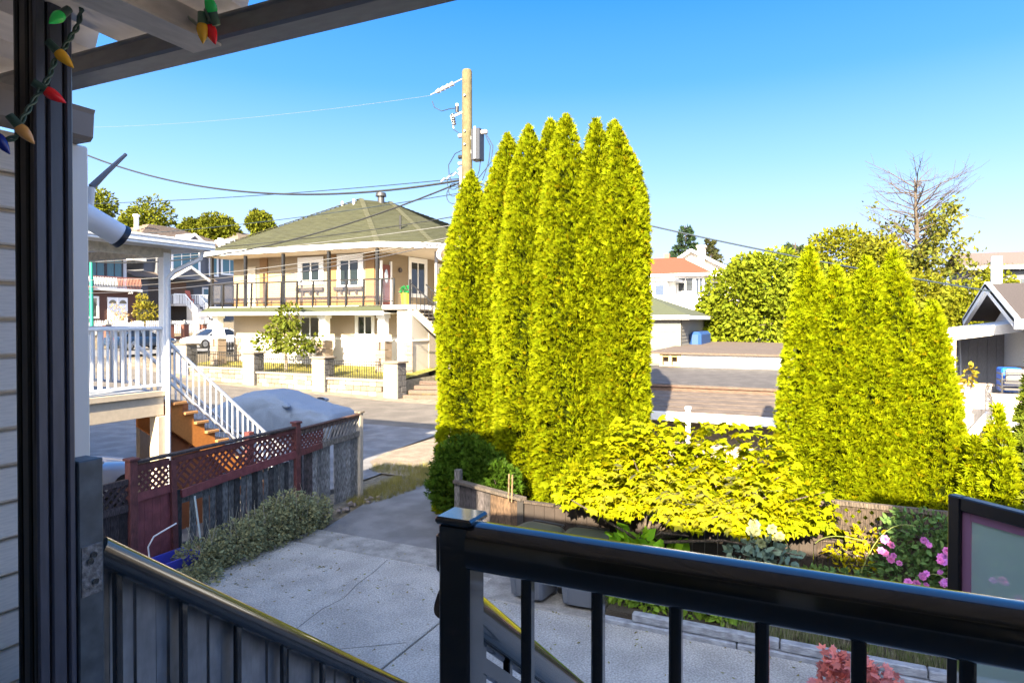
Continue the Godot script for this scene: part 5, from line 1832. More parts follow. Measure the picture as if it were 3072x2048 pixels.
	# railway-tie steps at the end of the wall
	for k in 4:
		var b := MB.new()
		b.box(Vector3(-14.9, 0.08 + k * 0.17, -25.2 - k * 0.45), Vector3(3.9, 0.17, 0.3), Basis(Vector3.UP, 0.35), 0.015)
		solo("timber_step", ["lowest dark timber edging step beside the end pillar of the stone wall", "second dark timber edging step up from the lane", "third dark timber edging step up from the lane", "topmost dark timber edging step below the pale drive"][k], "step", b, tm(Color(0.16, 0.11, 0.085), Vector3(1, 5, 5), 0.5, 0.9), Vector3(-14.9, 0, -25.2), "timber steps at the end of the stone wall")
	# small tree in the front garden
	var t := thing("garden_tree", "small loose leafed tree in the lawn of the green roofed house", "tree", Vector3(-25.0, 0.9, -26.0))
	crown(t, Vector3(-25.0, 0.9, -26.0), [[Vector3(-25.1, 2.6, -26.0), Vector3(0.8, 0.8, 0.8)], [Vector3(-24.7, 3.7, -26.0), Vector3(0.7, 0.7, 0.7)], [Vector3(-26.1, 2.3, -25.9), Vector3(0.8, 0.55, 0.7)], [Vector3(-24.0, 2.3, -25.9), Vector3(0.8, 0.6, 0.7)], [Vector3(-25.7, 3.2, -26.1), Vector3(0.6, 0.6, 0.6)], [Vector3(-23.5, 2.4, -26.2), Vector3(0.5, 0.4, 0.5)]], 1500, 0.24, Color(0.1, 0.12, 0.015), leaf, 71, 0.14, 0.09, tm(Color(0.3, 0.24, 0.17), Vector3(3, 1, 3), 0.6))

func pole_and_wires() -> void:
	rng.seed = 81
	var px := -9.22
	var pz := -16.77
	var wood := tm(Color(0.17, 0.145, 0.07), Vector3(4, 0.35, 4), 0.55, 0.9, 0.4, 0.03, 5, 1.6, 0.3, 0.4)
	var grey := m(0.02, 0.024, 0.036, 0.5)
	var white := m(0.3, 0.3, 0.32, 0.5)
	var black := m(0.005, 0.006, 0.008, 0.7)
	var dark := m(0.006, 0.016, 0.026, 0.6)
	var p := thing("utility_pole", "tall wooden utility pole with grey equipment box rising behind the tall cedars", "utility pole", Vector3(px, 0, pz))
	var b := MB.new()
	b.tube([Vector3(px, -0.1, pz), Vector3(px, 4, pz), Vector3(px, 10.68, pz), Vector3(px, 10.73, pz)], 0.18, 0.125, 18)
	part(p, "pole", b, wood)
	var bx := MB.new()
	bx.span(Vector3(px + 0.2, 8.08, pz - 0.16), Vector3(px + 0.48, 8.98, pz + 0.14), 0.015)
	var bm := part(p, "equipment_box", bx, grey)
	var wl := MB.new()
	wl.span(Vector3(px + 0.31, 8.1, pz + 0.142), Vector3(px + 0.38, 9.02, pz + 0.19), 0.006)
	part(bm, "door_strip", wl, white)
	var br := MB.new()
	br.span(Vector3(px + 0.44, 8.82, pz - 0.06), Vector3(px + 0.66, 8.93, pz + 0.06), 0.02)
	br.span(Vector3(px + 0.1, 8.3, pz - 0.04), Vector3(px + 0.22, 8.4, pz + 0.04))
	br.span(Vector3(px + 0.1, 8.7, pz - 0.04), Vector3(px + 0.22, 8.8, pz + 0.04))
	part(p, "box_bracket", br, white)
	# strain insulator to the high wire
	var ins := MB.new()
	var a := Vector3(px - 0.14, 10.5, pz)
	var e := Vector3(px - 1.2, 10.17, pz + 0.05)
	ins.tube([a, a.lerp(e, 0.3)], 0.02, 0.02, 8)
	for k in 4:
		var q := a.lerp(e, 0.34 + k * 0.14)
		ins.tube([q - Vector3(0.05, 0.02, 0), q, q + Vector3(0.05, 0.02, 0)], 0.05, 0.075, 10)
		ins.tube([q, a.lerp(e, 0.4 + k * 0.14)], 0.06, 0.05, 10)
	ins.tube([a.lerp(e, 0.8), e], 0.022, 0.015, 8)
	part(p, "strain_insulator", ins, white)
	# fuse cut-out
	var cut := MB.new()
	for k in 5:
		cut.tube([Vector3(px - 0.33, 9.56 + k * 0.035, pz), Vector3(px - 0.33, 9.58 + k * 0.035, pz)], 0.055, 0.055, 10)
		cut.tube([Vector3(px - 0.48 + k * 0.012, 9.52 - k * 0.07, pz), Vector3(px - 0.475 + k * 0.012, 9.49 - k * 0.07, pz)], 0.06, 0.06, 10)
	part(p, "fuse_insulator", cut, m(0.03, 0.03, 0.035, 0.3))
	var arm := MB.new()
	arm.bar(Vector3(px - 0.12, 9.54, pz), Vector3(px - 0.48, 9.44, pz), 0.05, 0.05)
	arm.bar(Vector3(px - 0.54, 9.5, pz), Vector3(px - 0.44, 9.1, pz), 0.025, 0.03, Vector3.BACK)
	arm.tube([Vector3(px - 0.33, 9.73, pz), Vector3(px - 0.33, 9.8, pz)], 0.045, 0.05, 10)
	part(p, "fuse_arm", arm, m(0.55, 0.56, 0.6, 0.4))
	for y in [8.85, 8.24, 7.4, 7.11, 8.05, 7.75]:
		var sp := MB.new()
		sp.tube([Vector3(px - 0.14, y, pz + 0.02), Vector3(px - 0.26, y, pz + 0.02)], 0.055, 0.06, 10)
		part(p, "spool_insulator", sp, white if y == 8.85 or y < 8.1 and y > 7.6 else black)
	for y in [9.95, 8.93, 8.55, 7.6]:
		var bo := MB.new()
		bo.tube([Vector3(px + 0.02, y, pz + 0.12), Vector3(px + 0.02, y, pz + 0.2)], 0.03, 0.03, 8)
		part(p, "bolt", bo, white)
	var pipe := MB.new()
	pipe.tube([Vector3(px - 0.2, 3.0, pz + 0.04), Vector3(px - 0.19, 7.9, pz + 0.04)], 0.03, 0.03, 8)
	part(p, "conduit", pipe, white)
	var lead := MB.new()
	lead.tube([Vector3(px - 1.18, 10.0, pz), Vector3(px - 1.1, 9.8, pz), Vector3(px - 0.85, 9.66, pz), Vector3(px - 0.6, 9.69, pz), Vector3(px - 0.35, 9.68, pz)], 0.013, 0.013, 6)
	lead.tube([Vector3(px - 0.46, 9.08, pz), Vector3(px - 0.16, 8.87, pz)], 0.013, 0.013, 6)
	for s in [[0.58, 0.62, 0.3], [0.62, 0.7, 0.1]]:
		lead.tube([Vector3(px + s[0], 8.82, pz), Vector3(px + s[1] + 0.14, 8.45, pz), Vector3(px + s[1] + 0.08, 8.0, pz), Vector3(px + s[2] + 0.2, 7.5, pz)], 0.013, 0.013, 6)
	lead.tube([Vector3(px + 0.44, 8.08, pz), Vector3(px + 0.4, 7.8, pz), Vector3(px + 0.3, 7.55, pz)], 0.013, 0.013, 6)
	lead.tube([Vector3(px - 0.12, 8.45, pz), Vector3(px - 0.4, 8.36, pz), Vector3(px - 0.62, 8.05, pz), Vector3(px - 0.6, 7.75, pz), Vector3(px - 0.52, 7.55, pz)], 0.013, 0.013, 6)
	for s in [[7.55, 0.28], [7.3, 0.22], [7.15, 0.3]]:
		var lp := []
		for k in 15:
			var an := TAU * k / 14.0
			lp.append(Vector3(px - 0.42 + cos(an) * s[1] * 0.8, s[0] + sin(an) * s[1] * 0.85, pz + 0.05))
		lead.tube(lp, 0.012, 0.012, 6)
	part(p, "lead_wires", lead, dark)
	var cl := MB.new()
	for s in [[-0.1, 7.9], [-0.28, 7.75], [-0.48, 7.68], [-0.66, 7.62]]:
		cl.box(Vector3(px + s[0] - 0.12, s[1], pz + 0.05), Vector3(0.16, 0.05, 0.04), Basis(Vector3.BACK, 0.6), 0.01)
	part(p, "splice_clamp", cl, white)
	# wires
	var W := [
		["utility_wire", "thin pale high wire running left from the top of the wooden pole", Vector3(px - 1.2, 10.17, pz), Vector3(-40, 13.2, pz), 0.62, 0.004, m(0.12, 0.13, 0.14)],
		["power_cable", "thick black twisted cable sweeping down from upper left to the wooden pole", Vector3(px - 0.2, 7.57, pz), Vector3(-27.5, 10.45, pz), 1.0, 0.032, black],
		["utility_wire", "thin dark blue wire from the pole to the left, crossing behind the thick cable", Vector3(px - 0.2, 7.62, pz), Vector3(-40, 9.2, pz), 0.35, 0.014, dark],
		["power_cable", "black cable dropping from the pole across the green roof to the left", Vector3(px - 0.25, 7.5, pz), Vector3(-30.0, 6.25, pz), 1.1, 0.024, black],
		["utility_wire", "uppermost pale telephone wire crossing in front of the green roofed house", Vector3(px - 0.2, 6.3, pz), Vector3(-32, 5.95, pz), 0.28, 0.01, m(0.13, 0.13, 0.13)],
		["utility_wire", "dark wire just under the white eave of the green roofed house", Vector3(px - 0.2, 6.55, pz), Vector3(-32, 6.6, pz), 0.5, 0.014, black],
		["utility_wire", "pale telephone wire second from the top before the balcony windows", Vector3(px - 0.2, 5.98, pz), Vector3(-32, 5.35, pz), 0.55, 0.01, m(0.14, 0.14, 0.14)],
		["utility_wire", "pale grey telephone wire third from the top before the balcony", Vector3(px - 0.2, 5.92, pz), Vector3(-32, 5.0, pz), 0.55, 0.011, m(0.07, 0.065, 0.06)],
		["utility_wire", "lowest dark telephone wire before the balcony railing", Vector3(px - 0.2, 5.86, pz), Vector3(-32, 4.75, pz), 0.6, 0.014, m(0.04, 0.04, 0.05)],
		["power_cable", "dark cable running right from the pole behind the tall cedars to the houses", Vector3(px + 0.2, 7.5, pz), Vector3(7.0, 3.7, -21.0), 0.3, 0.022, dark],
		["utility_wire", "short blue wire leaving the pole left above the coil loops", Vector3(px - 0.2, 7.2, pz), Vector3(-40, 7.6, pz), 0.6, 0.012, dark],
	]
	for w in W:
		var wb := MB.new()
		wb.tube(sagging(w[2], w[3], w[4], 28), w[5], w[5], 6, false)
		solo(w[0], w[1], "wire", wb, w[6], w[2], "wires strung from the pole")
	var coil := thing("cable_coil", "white looped coil of spare cable hanging beside the tall cedars", "cable", Vector3(-9.9, 5.6, -16.7))
	for k in 3:
		var lp := []
		for i in 19:
			var an := TAU * i / 18.0
			lp.append(Vector3(-9.95 + cos(an) * (0.26 - 0.03 * k) + k * 0.03, 5.45 + sin(an) * 0.19 - k * 0.02, -16.7))
		var cb := MB.new()
		cb.tube(lp, 0.018, 0.018, 6)
		part(coil, "loop", cb, white)
func hedges_and_plants() -> void:
	var lime := Color(0.155, 0.18, 0.002)
	# left row of tall cedars: [x, z, height, radius, taper]
	var L := [[-5.74, -10.6, 6.15, 0.7, 0.45, "leftmost of the tall cedars, slender and lower than its neighbours"], [-5.85, -11.4, 5.85, 0.75, 0.4, "short pointed cedar squeezed behind the leftmost tall cedar"], [-5.1, -10.8, 6.83, 0.74, 0.42, "tall narrow cedar second from the left by the utility pole"], [-4.49, -10.35, 6.78, 0.64, 0.42, "tall cedar left of the middle with a blunt tip"], [-4.42, -11.2, 7.1, 0.6, 0.36, "tall cedar in the middle standing a little behind the others"], [-3.8, -10.3, 6.85, 0.66, 0.42, "tall cedar with the highest feathery tip in the middle of the row"], [-3.36, -10.55, 6.8, 0.62, 0.4, "tall cedar right of the dark gap in the row"], [-3.2, -11.1, 6.9, 0.6, 0.34, "tall cedar behind the right end of the row"], [-2.96, -10.5, 6.6, 0.5, 0.26, "second cedar from the right end of the tall row"], [-2.86, -10.7, 6.3, 0.4, 0.16, "rightmost tall cedar of the row with a ragged square shoulder"]]
	for i in L.size():
		var a: Array = L[i]
		cedar(a[5], "row of tall cedars left of centre", Vector3(a[0], terr(a[0], a[1]), a[1]), a[2] - terr(a[0], a[1]), a[3] * 0.96, a[4], 19000, lime, 100 + i, 0.112)
	# right row
	var lime2 := Color(0.18, 0.212, 0.002)
	var R := [[-0.1, -10.3, 4.5, 0.5, 0.5, "leftmost bright yellow-green cedar of the right group"], [0.24, -10.3, 4.22, 0.62, 0.5, "second yellow-green cedar of the right group, left of the dark cleft"], [0.62, -10.4, 4.33, 0.64, 0.5, "third yellow-green cedar of the right group with a rounded top"], [0.95, -10.5, 4.42, 0.64, 0.5, "fourth yellow-green cedar, the tallest on the right of the group"], [1.4, -10.3, 3.72, 0.46, 0.5, "low rightmost yellow-green cedar of the group"]]
	for i in R.size():
		var a: Array = R[i]
		cedar(a[5], "group of yellow-green cedars on the right", Vector3(a[0], terr(a[0], a[1]), a[1]), a[2] - terr(a[0], a[1]), a[3] * 0.95, a[4], 14000, lime2, 200 + i, 0.095)
	var S := [[2.0, -9.7, 2.4, 0.34, 0.8, "small young cedar with a feathery tip below the white deck boxes"], [1.78, -9.8, 2.0, 0.28, 0.8, "smallest young cedar beside the trunk of the right group"]]
	for i in S.size():
		var a: Array = S[i]
		cedar(a[5], "young cedars at the right", Vector3(a[0], terr(a[0], a[1]), a[1]), a[2] - terr(a[0], a[1]), a[3], a[4], 2200, lime2, 300 + i, 0.12)
	cedar("dense green cedar cut by the right edge of the picture", "", Vector3(2.55, terr(2.55, -9.9), -9.9), 3.9, 0.45, 0.6, 4200, Color(0.1, 0.13, 0.012), 310, 0.13)
	# clipped dark shrub over the wooden corner
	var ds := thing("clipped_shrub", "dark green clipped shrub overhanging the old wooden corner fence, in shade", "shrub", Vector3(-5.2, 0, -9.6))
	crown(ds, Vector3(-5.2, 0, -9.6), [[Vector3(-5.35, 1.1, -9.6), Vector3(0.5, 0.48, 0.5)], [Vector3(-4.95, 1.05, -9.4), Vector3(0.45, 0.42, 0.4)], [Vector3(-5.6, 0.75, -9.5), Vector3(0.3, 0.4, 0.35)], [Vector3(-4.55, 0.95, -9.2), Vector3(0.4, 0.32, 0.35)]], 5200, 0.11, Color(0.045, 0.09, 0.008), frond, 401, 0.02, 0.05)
	# the big yellow-leaved maple shrub
	var ym := thing("yellow_shrub", "wide bright yellow shrub with lobed leaves spreading over the brown fence", "shrub", Vector3(-1.5, 0.1, -7.85))
	yellow_shrub(ym)
	# low green-grey shrubs along the left fence
	var gs := thing("grey_shrub", "low dull green clump of twiggy shrub in front of the grey fence boards", "shrub", Vector3(-7.6, 0, -7.3))
	crown_small(gs, [[Vector3(-7.62, 0.22, -6.35), Vector3(0.34, 0.3, 0.4)], [Vector3(-7.6, 0.3, -6.9), Vector3(0.36, 0.34, 0.45)], [Vector3(-7.62, 0.32, -7.5), Vector3(0.36, 0.36, 0.45)], [Vector3(-7.64, 0.3, -8.1), Vector3(0.34, 0.36, 0.45)], [Vector3(-7.7, 0.26, -8.6), Vector3(0.3, 0.32, 0.35)], [Vector3(-7.66, 0.55, -7.9), Vector3(0.2, 0.25, 0.5)], [Vector3(-7.4, 0.12, -6.1), Vector3(0.3, 0.16, 0.3)]], 11500, 0.052, Color(0.25, 0.26, 0.14), leaf, 411)
	var ti := MB.new()
	rng.seed = 412
	for k in 60:
		var p := Vector3(rng.randf_range(-7.85, -7.5), 0.35, rng.randf_range(-8.7, -6.2))
		ti.tube([p, p + Vector3(rng.randf_range(-0.1, 0.1), rng.randf_range(0.2, 0.45), rng.randf_range(-0.1, 0.1))], 0.006, 0.003, 4)
	part(gs, "twigs", ti, m(0.3, 0.29, 0.24, 0.8))
	# hosta-like broad leaved plant
	var ho := thing("broad_leaf_plant", "green plant with broad heart shaped leaves behind the guard rail", "plant", Vector3(-1.8, 0.16, -7.75))
	crown_small(ho, [[Vector3(-1.95, 0.72, -7.8), Vector3(0.3, 0.2, 0.2)], [Vector3(-1.6, 0.66, -7.75), Vector3(0.32, 0.16, 0.2)], [Vector3(-2.2, 0.62, -7.75), Vector3(0.24, 0.2, 0.2)], [Vector3(-1.15, 0.55, -7.7), Vector3(0.14, 0.12, 0.12)]], 170, 0.2, Color(0.2, 0.4, 0.02), leaf_mesh(0.9), 421)
	# leafy undergrowth in the bed
	var ug := thing("undergrowth", "green undergrowth of small pointed leaves along the timber edging", "plant", Vector3(-1.4, 0.16, -7.6))
	crown_small(ug, [[Vector3(-2.05, 0.3, -7.6), Vector3(0.22, 0.16, 0.16)], [Vector3(-1.7, 0.26, -7.55), Vector3(0.26, 0.14, 0.14)], [Vector3(-1.3, 0.26, -7.6), Vector3(0.24, 0.14, 0.16)], [Vector3(-0.9, 0.3, -7.55), Vector3(0.22, 0.15, 0.15)]], 900, 0.09, Color(0.2, 0.32, 0.04), leaf, 422)
	var gb := thing("bed_grass", "patchy grass and dead stems inside the timber edging", "grass", Vector3(0.6, 0.16, -7.7))
	gb.set_meta("kind", "stuff")
	var blade := MB.new()
	blade.flat(Vector3(-0.04, 0, 0), Vector3(0.04, 0, 0), Vector3(0.02, 1, 0.2), Vector3(0, 0, 1))
	blade.flat(Vector3(0.1, 0, 0), Vector3(0.17, 0, 0.05), Vector3(0.3, 0.8, -0.1), Vector3(0, 0, 1))
	blade.flat(Vector3(-0.1, 0, 0.05), Vector3(-0.16, 0, 0), Vector3(-0.35, 0.7, 0.1), Vector3(0, 0, 1))
	var bmesh := blade.mesh()
	rng.seed = 423
	var xf := []
	var cs := []
	for i in 5200:
		var p := Vector3(rng.randf_range(-0.9, 2.7), 0.15, rng.randf_range(-8.15, -7.36))
		if bumps.get_noise_3d(p.x * 130.0, 0, p.z * 130.0) < -0.1 and p.z < -7.5:
			continue
		xf.append(Transform3D(Basis(Vector3.UP, rng.randf() * TAU) * Basis.from_scale(Vector3(1, 1, 1) * rng.randf_range(0.06, 0.17)), p - gb.position))
		cs.append(vary(Color(0.12, 0.16, 0.05).lerp(Color(0.3, 0.26, 0.2), pow(rng.randf(), 2.0)), 0.3))
	scatter(gb, "blades", bmesh, leafy(0.7, 0.3), xf, cs)
	# variegated rose standard
	var vr := thing("rose_standard", "small rose tree with bluish grey-green leaves and cream blooms on a thin stem", "rose", Vector3(-0.5, 0.16, -7.65))
	crown_small(vr, [[Vector3(-0.72, 0.9, -7.65), Vector3(0.17, 0.15, 0.15)], [Vector3(-0.35, 0.9, -7.65), Vector3(0.2, 0.15, 0.15)], [Vector3(-0.55, 1.08, -7.65), Vector3(0.2, 0.16, 0.15)], [Vector3(-0.42, 0.75, -7.65), Vector3(0.16, 0.1, 0.12)]], 210, 0.11, Color(0.19, 0.27, 0.21), leaf_mesh(0.85), 431)
	for k in 9:
		flower(vr, Vector3(-0.5, 1.17, -7.58) + rv() * Vector3(0.17, 0.12, 0.1), 0.06, Color(0.3, 0.31, 0.15))
	# climbing rose with pink flowers
	var pr := thing("pink_rose_bush", "rambling dark leaved rose bush with clusters of pink flowers", "rose", Vector3(1.0, 0.16, -7.9))
	crown_small(pr, [[Vector3(1.0, 1.25, -7.85), Vector3(0.42, 0.32, 0.22)], [Vector3(0.85, 0.85, -7.75), Vector3(0.4, 0.3, 0.2)], [Vector3(1.45, 1.0, -7.8), Vector3(0.45, 0.5, 0.25)], [Vector3(0.3, 0.72, -7.75), Vector3(0.34, 0.13, 0.14)], [Vector3(-0.02, 0.74, -7.75), Vector3(0.18, 0.1, 0.1)], [Vector3(1.9, 1.1, -7.9), Vector3(0.4, 0.5, 0.25)], [Vector3(1.15, 0.5, -7.75), Vector3(0.4, 0.25, 0.2)]], 4600, 0.07, Color(0.1, 0.17, 0.05), leaf, 441)
	var pink := Color(0.62, 0.2, 0.5)
	rng.seed = 442
	for c in [[Vector3(0.92, 0.93, -7.55), 6], [Vector3(1.2, 0.98, -7.55), 6], [Vector3(1.15, 1.22, -7.55), 5], [Vector3(0.72, 1.12, -7.6), 3], [Vector3(0.62, 1.22, -7.6), 2], [Vector3(1.22, 0.78, -7.55), 3], [Vector3(0.05, 0.76, -7.6), 1], [Vector3(0.27, 0.78, -7.6), 1], [Vector3(1.55, 1.1, -7.5), 2], [Vector3(1.45, 0.75, -7.5), 3], [Vector3(1.7, 0.9, -7.5), 2], [Vector3(1.05, 1.3, -7.6), 2]]:
		for k in c[1] + 1:
			flower(pr, c[0] + rv() * Vector3(0.1, 0.08, 0.05), rng.randf_range(0.03, 0.048), vary(pink, 0.25, 0.1))
	var cane := MB.new()
	for k in [[Vector3(0.65, 0.3, -7.7), Vector3(0.95, 1.3, -7.6), Vector3(1.25, 0.9, -7.5)], [Vector3(0.3, 0.25, -7.7), Vector3(0.5, 1.5, -7.8), Vector3(0.9, 1.45, -7.6)], [Vector3(0.0, 1.0, -8.1), Vector3(0.12, 1.2, -7.95), Vector3(0.45, 1.18, -7.8)]]:
		var cv := []
		for i in 13:
			var f := i / 12.0
			cv.append(k[0].lerp(k[1], f).lerp(k[1].lerp(k[2], f), f))
		cane.tube(cv, 0.006, 0.004, 6)
	part(pr, "canes", cane, m(0.2, 0.24, 0.06, 0.6))
	# golden sprig at the lattice panel
	var gsx := thing("golden_vine", "thin golden leaved vine arching in front of the tan lattice panel", "vine", Vector3(0.5, 0.16, -8.0))
	crown_small(gsx, [[Vector3(0.5, 1.14, -8.0), Vector3(0.2, 0.12, 0.1)], [Vector3(0.3, 0.98, -7.98), Vector3(0.22, 0.08, 0.1)], [Vector3(0.36, 0.86, -7.95), Vector3(0.22, 0.07, 0.1)]], 330, 0.06, Color(0.3, 0.27, 0.006), leaf, 451)

func flower(o: Node3D, at: Vector3, r: float, col: Color) -> void:
	var b := MB.new()
	b.tinted = true
	var face := (Vector3(0, 0.35, 0.8) + rv() * 0.5).normalized()
	for ring in 4:
		var k: int = [7, 6, 5, 4][ring]
		var rr: float = r * [1.0, 0.82, 0.58, 0.32][ring] * rng.randf_range(0.92, 1.08)
		b.tint = vary(col, 0.12, 0.08)
		for i in k:
			var bs := rot_to(face, TAU * i / k + ring * 0.5, 1.0)
			var h: float = r * [0.12, 0.34, 0.5, 0.55][ring] * rng.randf_range(0.8, 1.2)
			var p0 := at + bs * Vector3(0, 0, 0)
			var p1 := at + bs * Vector3(rr * 0.55, h * 0.8, rr * 0.5)
			var p2 := at + bs * Vector3(rr, h, 0)
			var p3 := at + bs * Vector3(rr * 0.55, h * 0.8, -rr * 0.5)
			b.flat(p0, p1, p2, face)
			b.flat(p0, p2, p3, face)
	part(o, "flower", b, petal())

var petal_mat: StandardMaterial3D
func petal() -> StandardMaterial3D:
	if petal_mat == null:
		petal_mat = leafy(0.6, 0.4)
	return petal_mat

func yellow_shrub(t: Node3D) -> void:
	rng.seed = 501
	var at := t.position
	var wd := MB.new()
	wd.tube([at + Vector3(-0.55, 0, -0.05), at + Vector3(-0.5, 0.5, -0.05), at + Vector3(-0.2, 1.0, 0)], 0.075, 0.04, 8)
	for k in 16:
		var e := at + Vector3(rng.randf_range(-1.3, 1.6), rng.randf_range(0.9, 1.75), rng.randf_range(-0.4, 0.4))
		wd.tube([at + Vector3(-0.4, 0.7, -0.03), (at + Vector3(-0.3, 0.8, 0)).lerp(e, 0.5) + rv() * 0.1, e], 0.025, 0.006, 6)
	part(t, "stem", wd, bark)
	var masses := [[Vector3(-1.15, 1.28, -0.12), Vector3(0.5, 0.26, 0.35)], [Vector3(-0.6, 1.4, -0.1), Vector3(0.6, 0.36, 0.4)], [Vector3(0.1, 1.45, -0.1), Vector3(0.7, 0.4, 0.42)], [Vector3(0.75, 1.4, -0.12), Vector3(0.6, 0.38, 0.4)], [Vector3(1.3, 1.32, -0.12), Vector3(0.42, 0.28, 0.35)], [Vector3(0.3, 1.25, 0.1), Vector3(0.7, 0.24, 0.28)], [Vector3(-0.2, 1.75, -0.25), Vector3(0.8, 0.3, 0.35)], [Vector3(0.85, 1.2, 0.05), Vector3(0.5, 0.18, 0.25)], [Vector3(-0.75, 1.2, 0.05), Vector3(0.4, 0.2, 0.25)], [Vector3(0.95, 1.72, -0.3), Vector3(0.35, 0.25, 0.3)]]
	var all := []
	for k in masses:
		for i in int(3400.0 * k[1].x * k[1].y):
			var d := rv().normalized()
			var p: Vector3 = k[0] + d * k[1] * pow(rng.randf(), 0.35) * (1.0 + 0.2 * bumps.get_noise_3dv(d * 60.0))
			if bumps.get_noise_3d(p.x * 200.0, p.y * 200.0, p.z * 200.0) < -0.36:
				continue
			var dir := d * 0.7 + Vector3(0, -0.35, 0.45) + rv() * 0.5
			all.append([p.z + 0.25 * p.y, Transform3D(rot_to(dir, 0.0, 1.0) * Basis(Vector3.UP, rng.randf_range(-0.9, 0.9)) * Basis.from_scale(Vector3.ONE * rng.randf_range(0.045, 0.135)), p)])
	# sprigs above the crown
	for i in 190:
		var p := Vector3(rng.randf_range(-1.0, 1.2), rng.randf_range(1.85, 2.2), rng.randf_range(-0.4, 0.1))
		all.append([0.0, Transform3D(rot_to(Vector3(rng.randf_range(-1, 1), -0.1, 0.5), rng.randf_range(-0.8, 0.8), rng.randf_range(0.09, 0.15)), p)])
	all.sort_custom(func(a, b): return a[0] > b[0])
	var col := Color(0.225, 0.235, 0.003)
	var xf := []
	var cs := []
	var tones := []
	for k in 7:
		var c := vary(col, 0.3, 0.14)
		var mt := leafy(0.5, 0.5)
		mt.vertex_color_use_as_albedo = false
		mt.albedo_color = c.linear_to_srgb()
		tones.append(mt)
	for i in all.size():
		var x: Transform3D = all[i][1]
		if i < 290:
			var o := MeshInstance3D.new()
			o.name = "leaf"
			o.mesh = lobed
			o.material_override = tones[rng.randi() % 7]
			o.transform = x
			t.add_child(o, true)
		else:
			xf.append(x)
			cs.append(vary(col, 0.38, 0.16))
	scatter(t, "leaves", lobed, leaf_mat, xf, cs)
func brick_wall(o: Node3D, c: Vector3, u: Vector3, w: float, h: float, out: Vector3, mat: Material) -> void:
	# courses of bricks too small to pick apart, kept as real relief
	var b := MB.new()
	var rows := int(h / 0.14)
	for r in rows:
		var x := -w / 2 - (0.15 if r % 2 else 0.0)
		while x < w / 2:
			var x0 := maxf(x, -w / 2)
			var x1 := minf(x + 0.285, w / 2)
			if x1 - x0 > 0.03:
				var d := out * rng.randf_range(0.02, 0.04)
				var p := c + Vector3.UP * (r * 0.14)
				b.quad(p + u * x0 + d, p + u * x1 + d, p + u * x1 + d + Vector3.UP * 0.125, p + u * x0 + d + Vector3.UP * 0.125, out)
				b.quad(p + u * x0 + d + Vector3.UP * 0.125, p + u * x1 + d + Vector3.UP * 0.125, p + u * x1 + Vector3.UP * 0.125, p + u * x0 + Vector3.UP * 0.125)
			x += 0.3
	part(o, "brick_facing", b, mat).set_meta("kind", "stuff")

func picket_fence(called: String, label: String, a: Vector3, e: Vector3, h: float, step: float, mat: Material, arc := 0.0) -> Node3D:
	var f := thing(called, label, "fence", a.lerp(e, 0.5))
	var k := int((e - a).length() / step)
	var d := (e - a).normalized()
	var b := MB.new()
	for i in k + 1:
		var p := a.lerp(e, float(i) / k)
		var hh := h + arc * sin(PI * fmod(i / 9.0, 1.0))
		b.bar(p, p + Vector3.UP * hh, step * 0.5, 0.03, d.cross(Vector3.UP))
	part(f, "pickets", b, mat).set_meta("kind", "stuff")
	for y in [0.25, h * 0.75]:
		stick(f, "rail", a + Vector3.UP * y, e + Vector3.UP * y, 0.04, 0.07, mat)
	return f

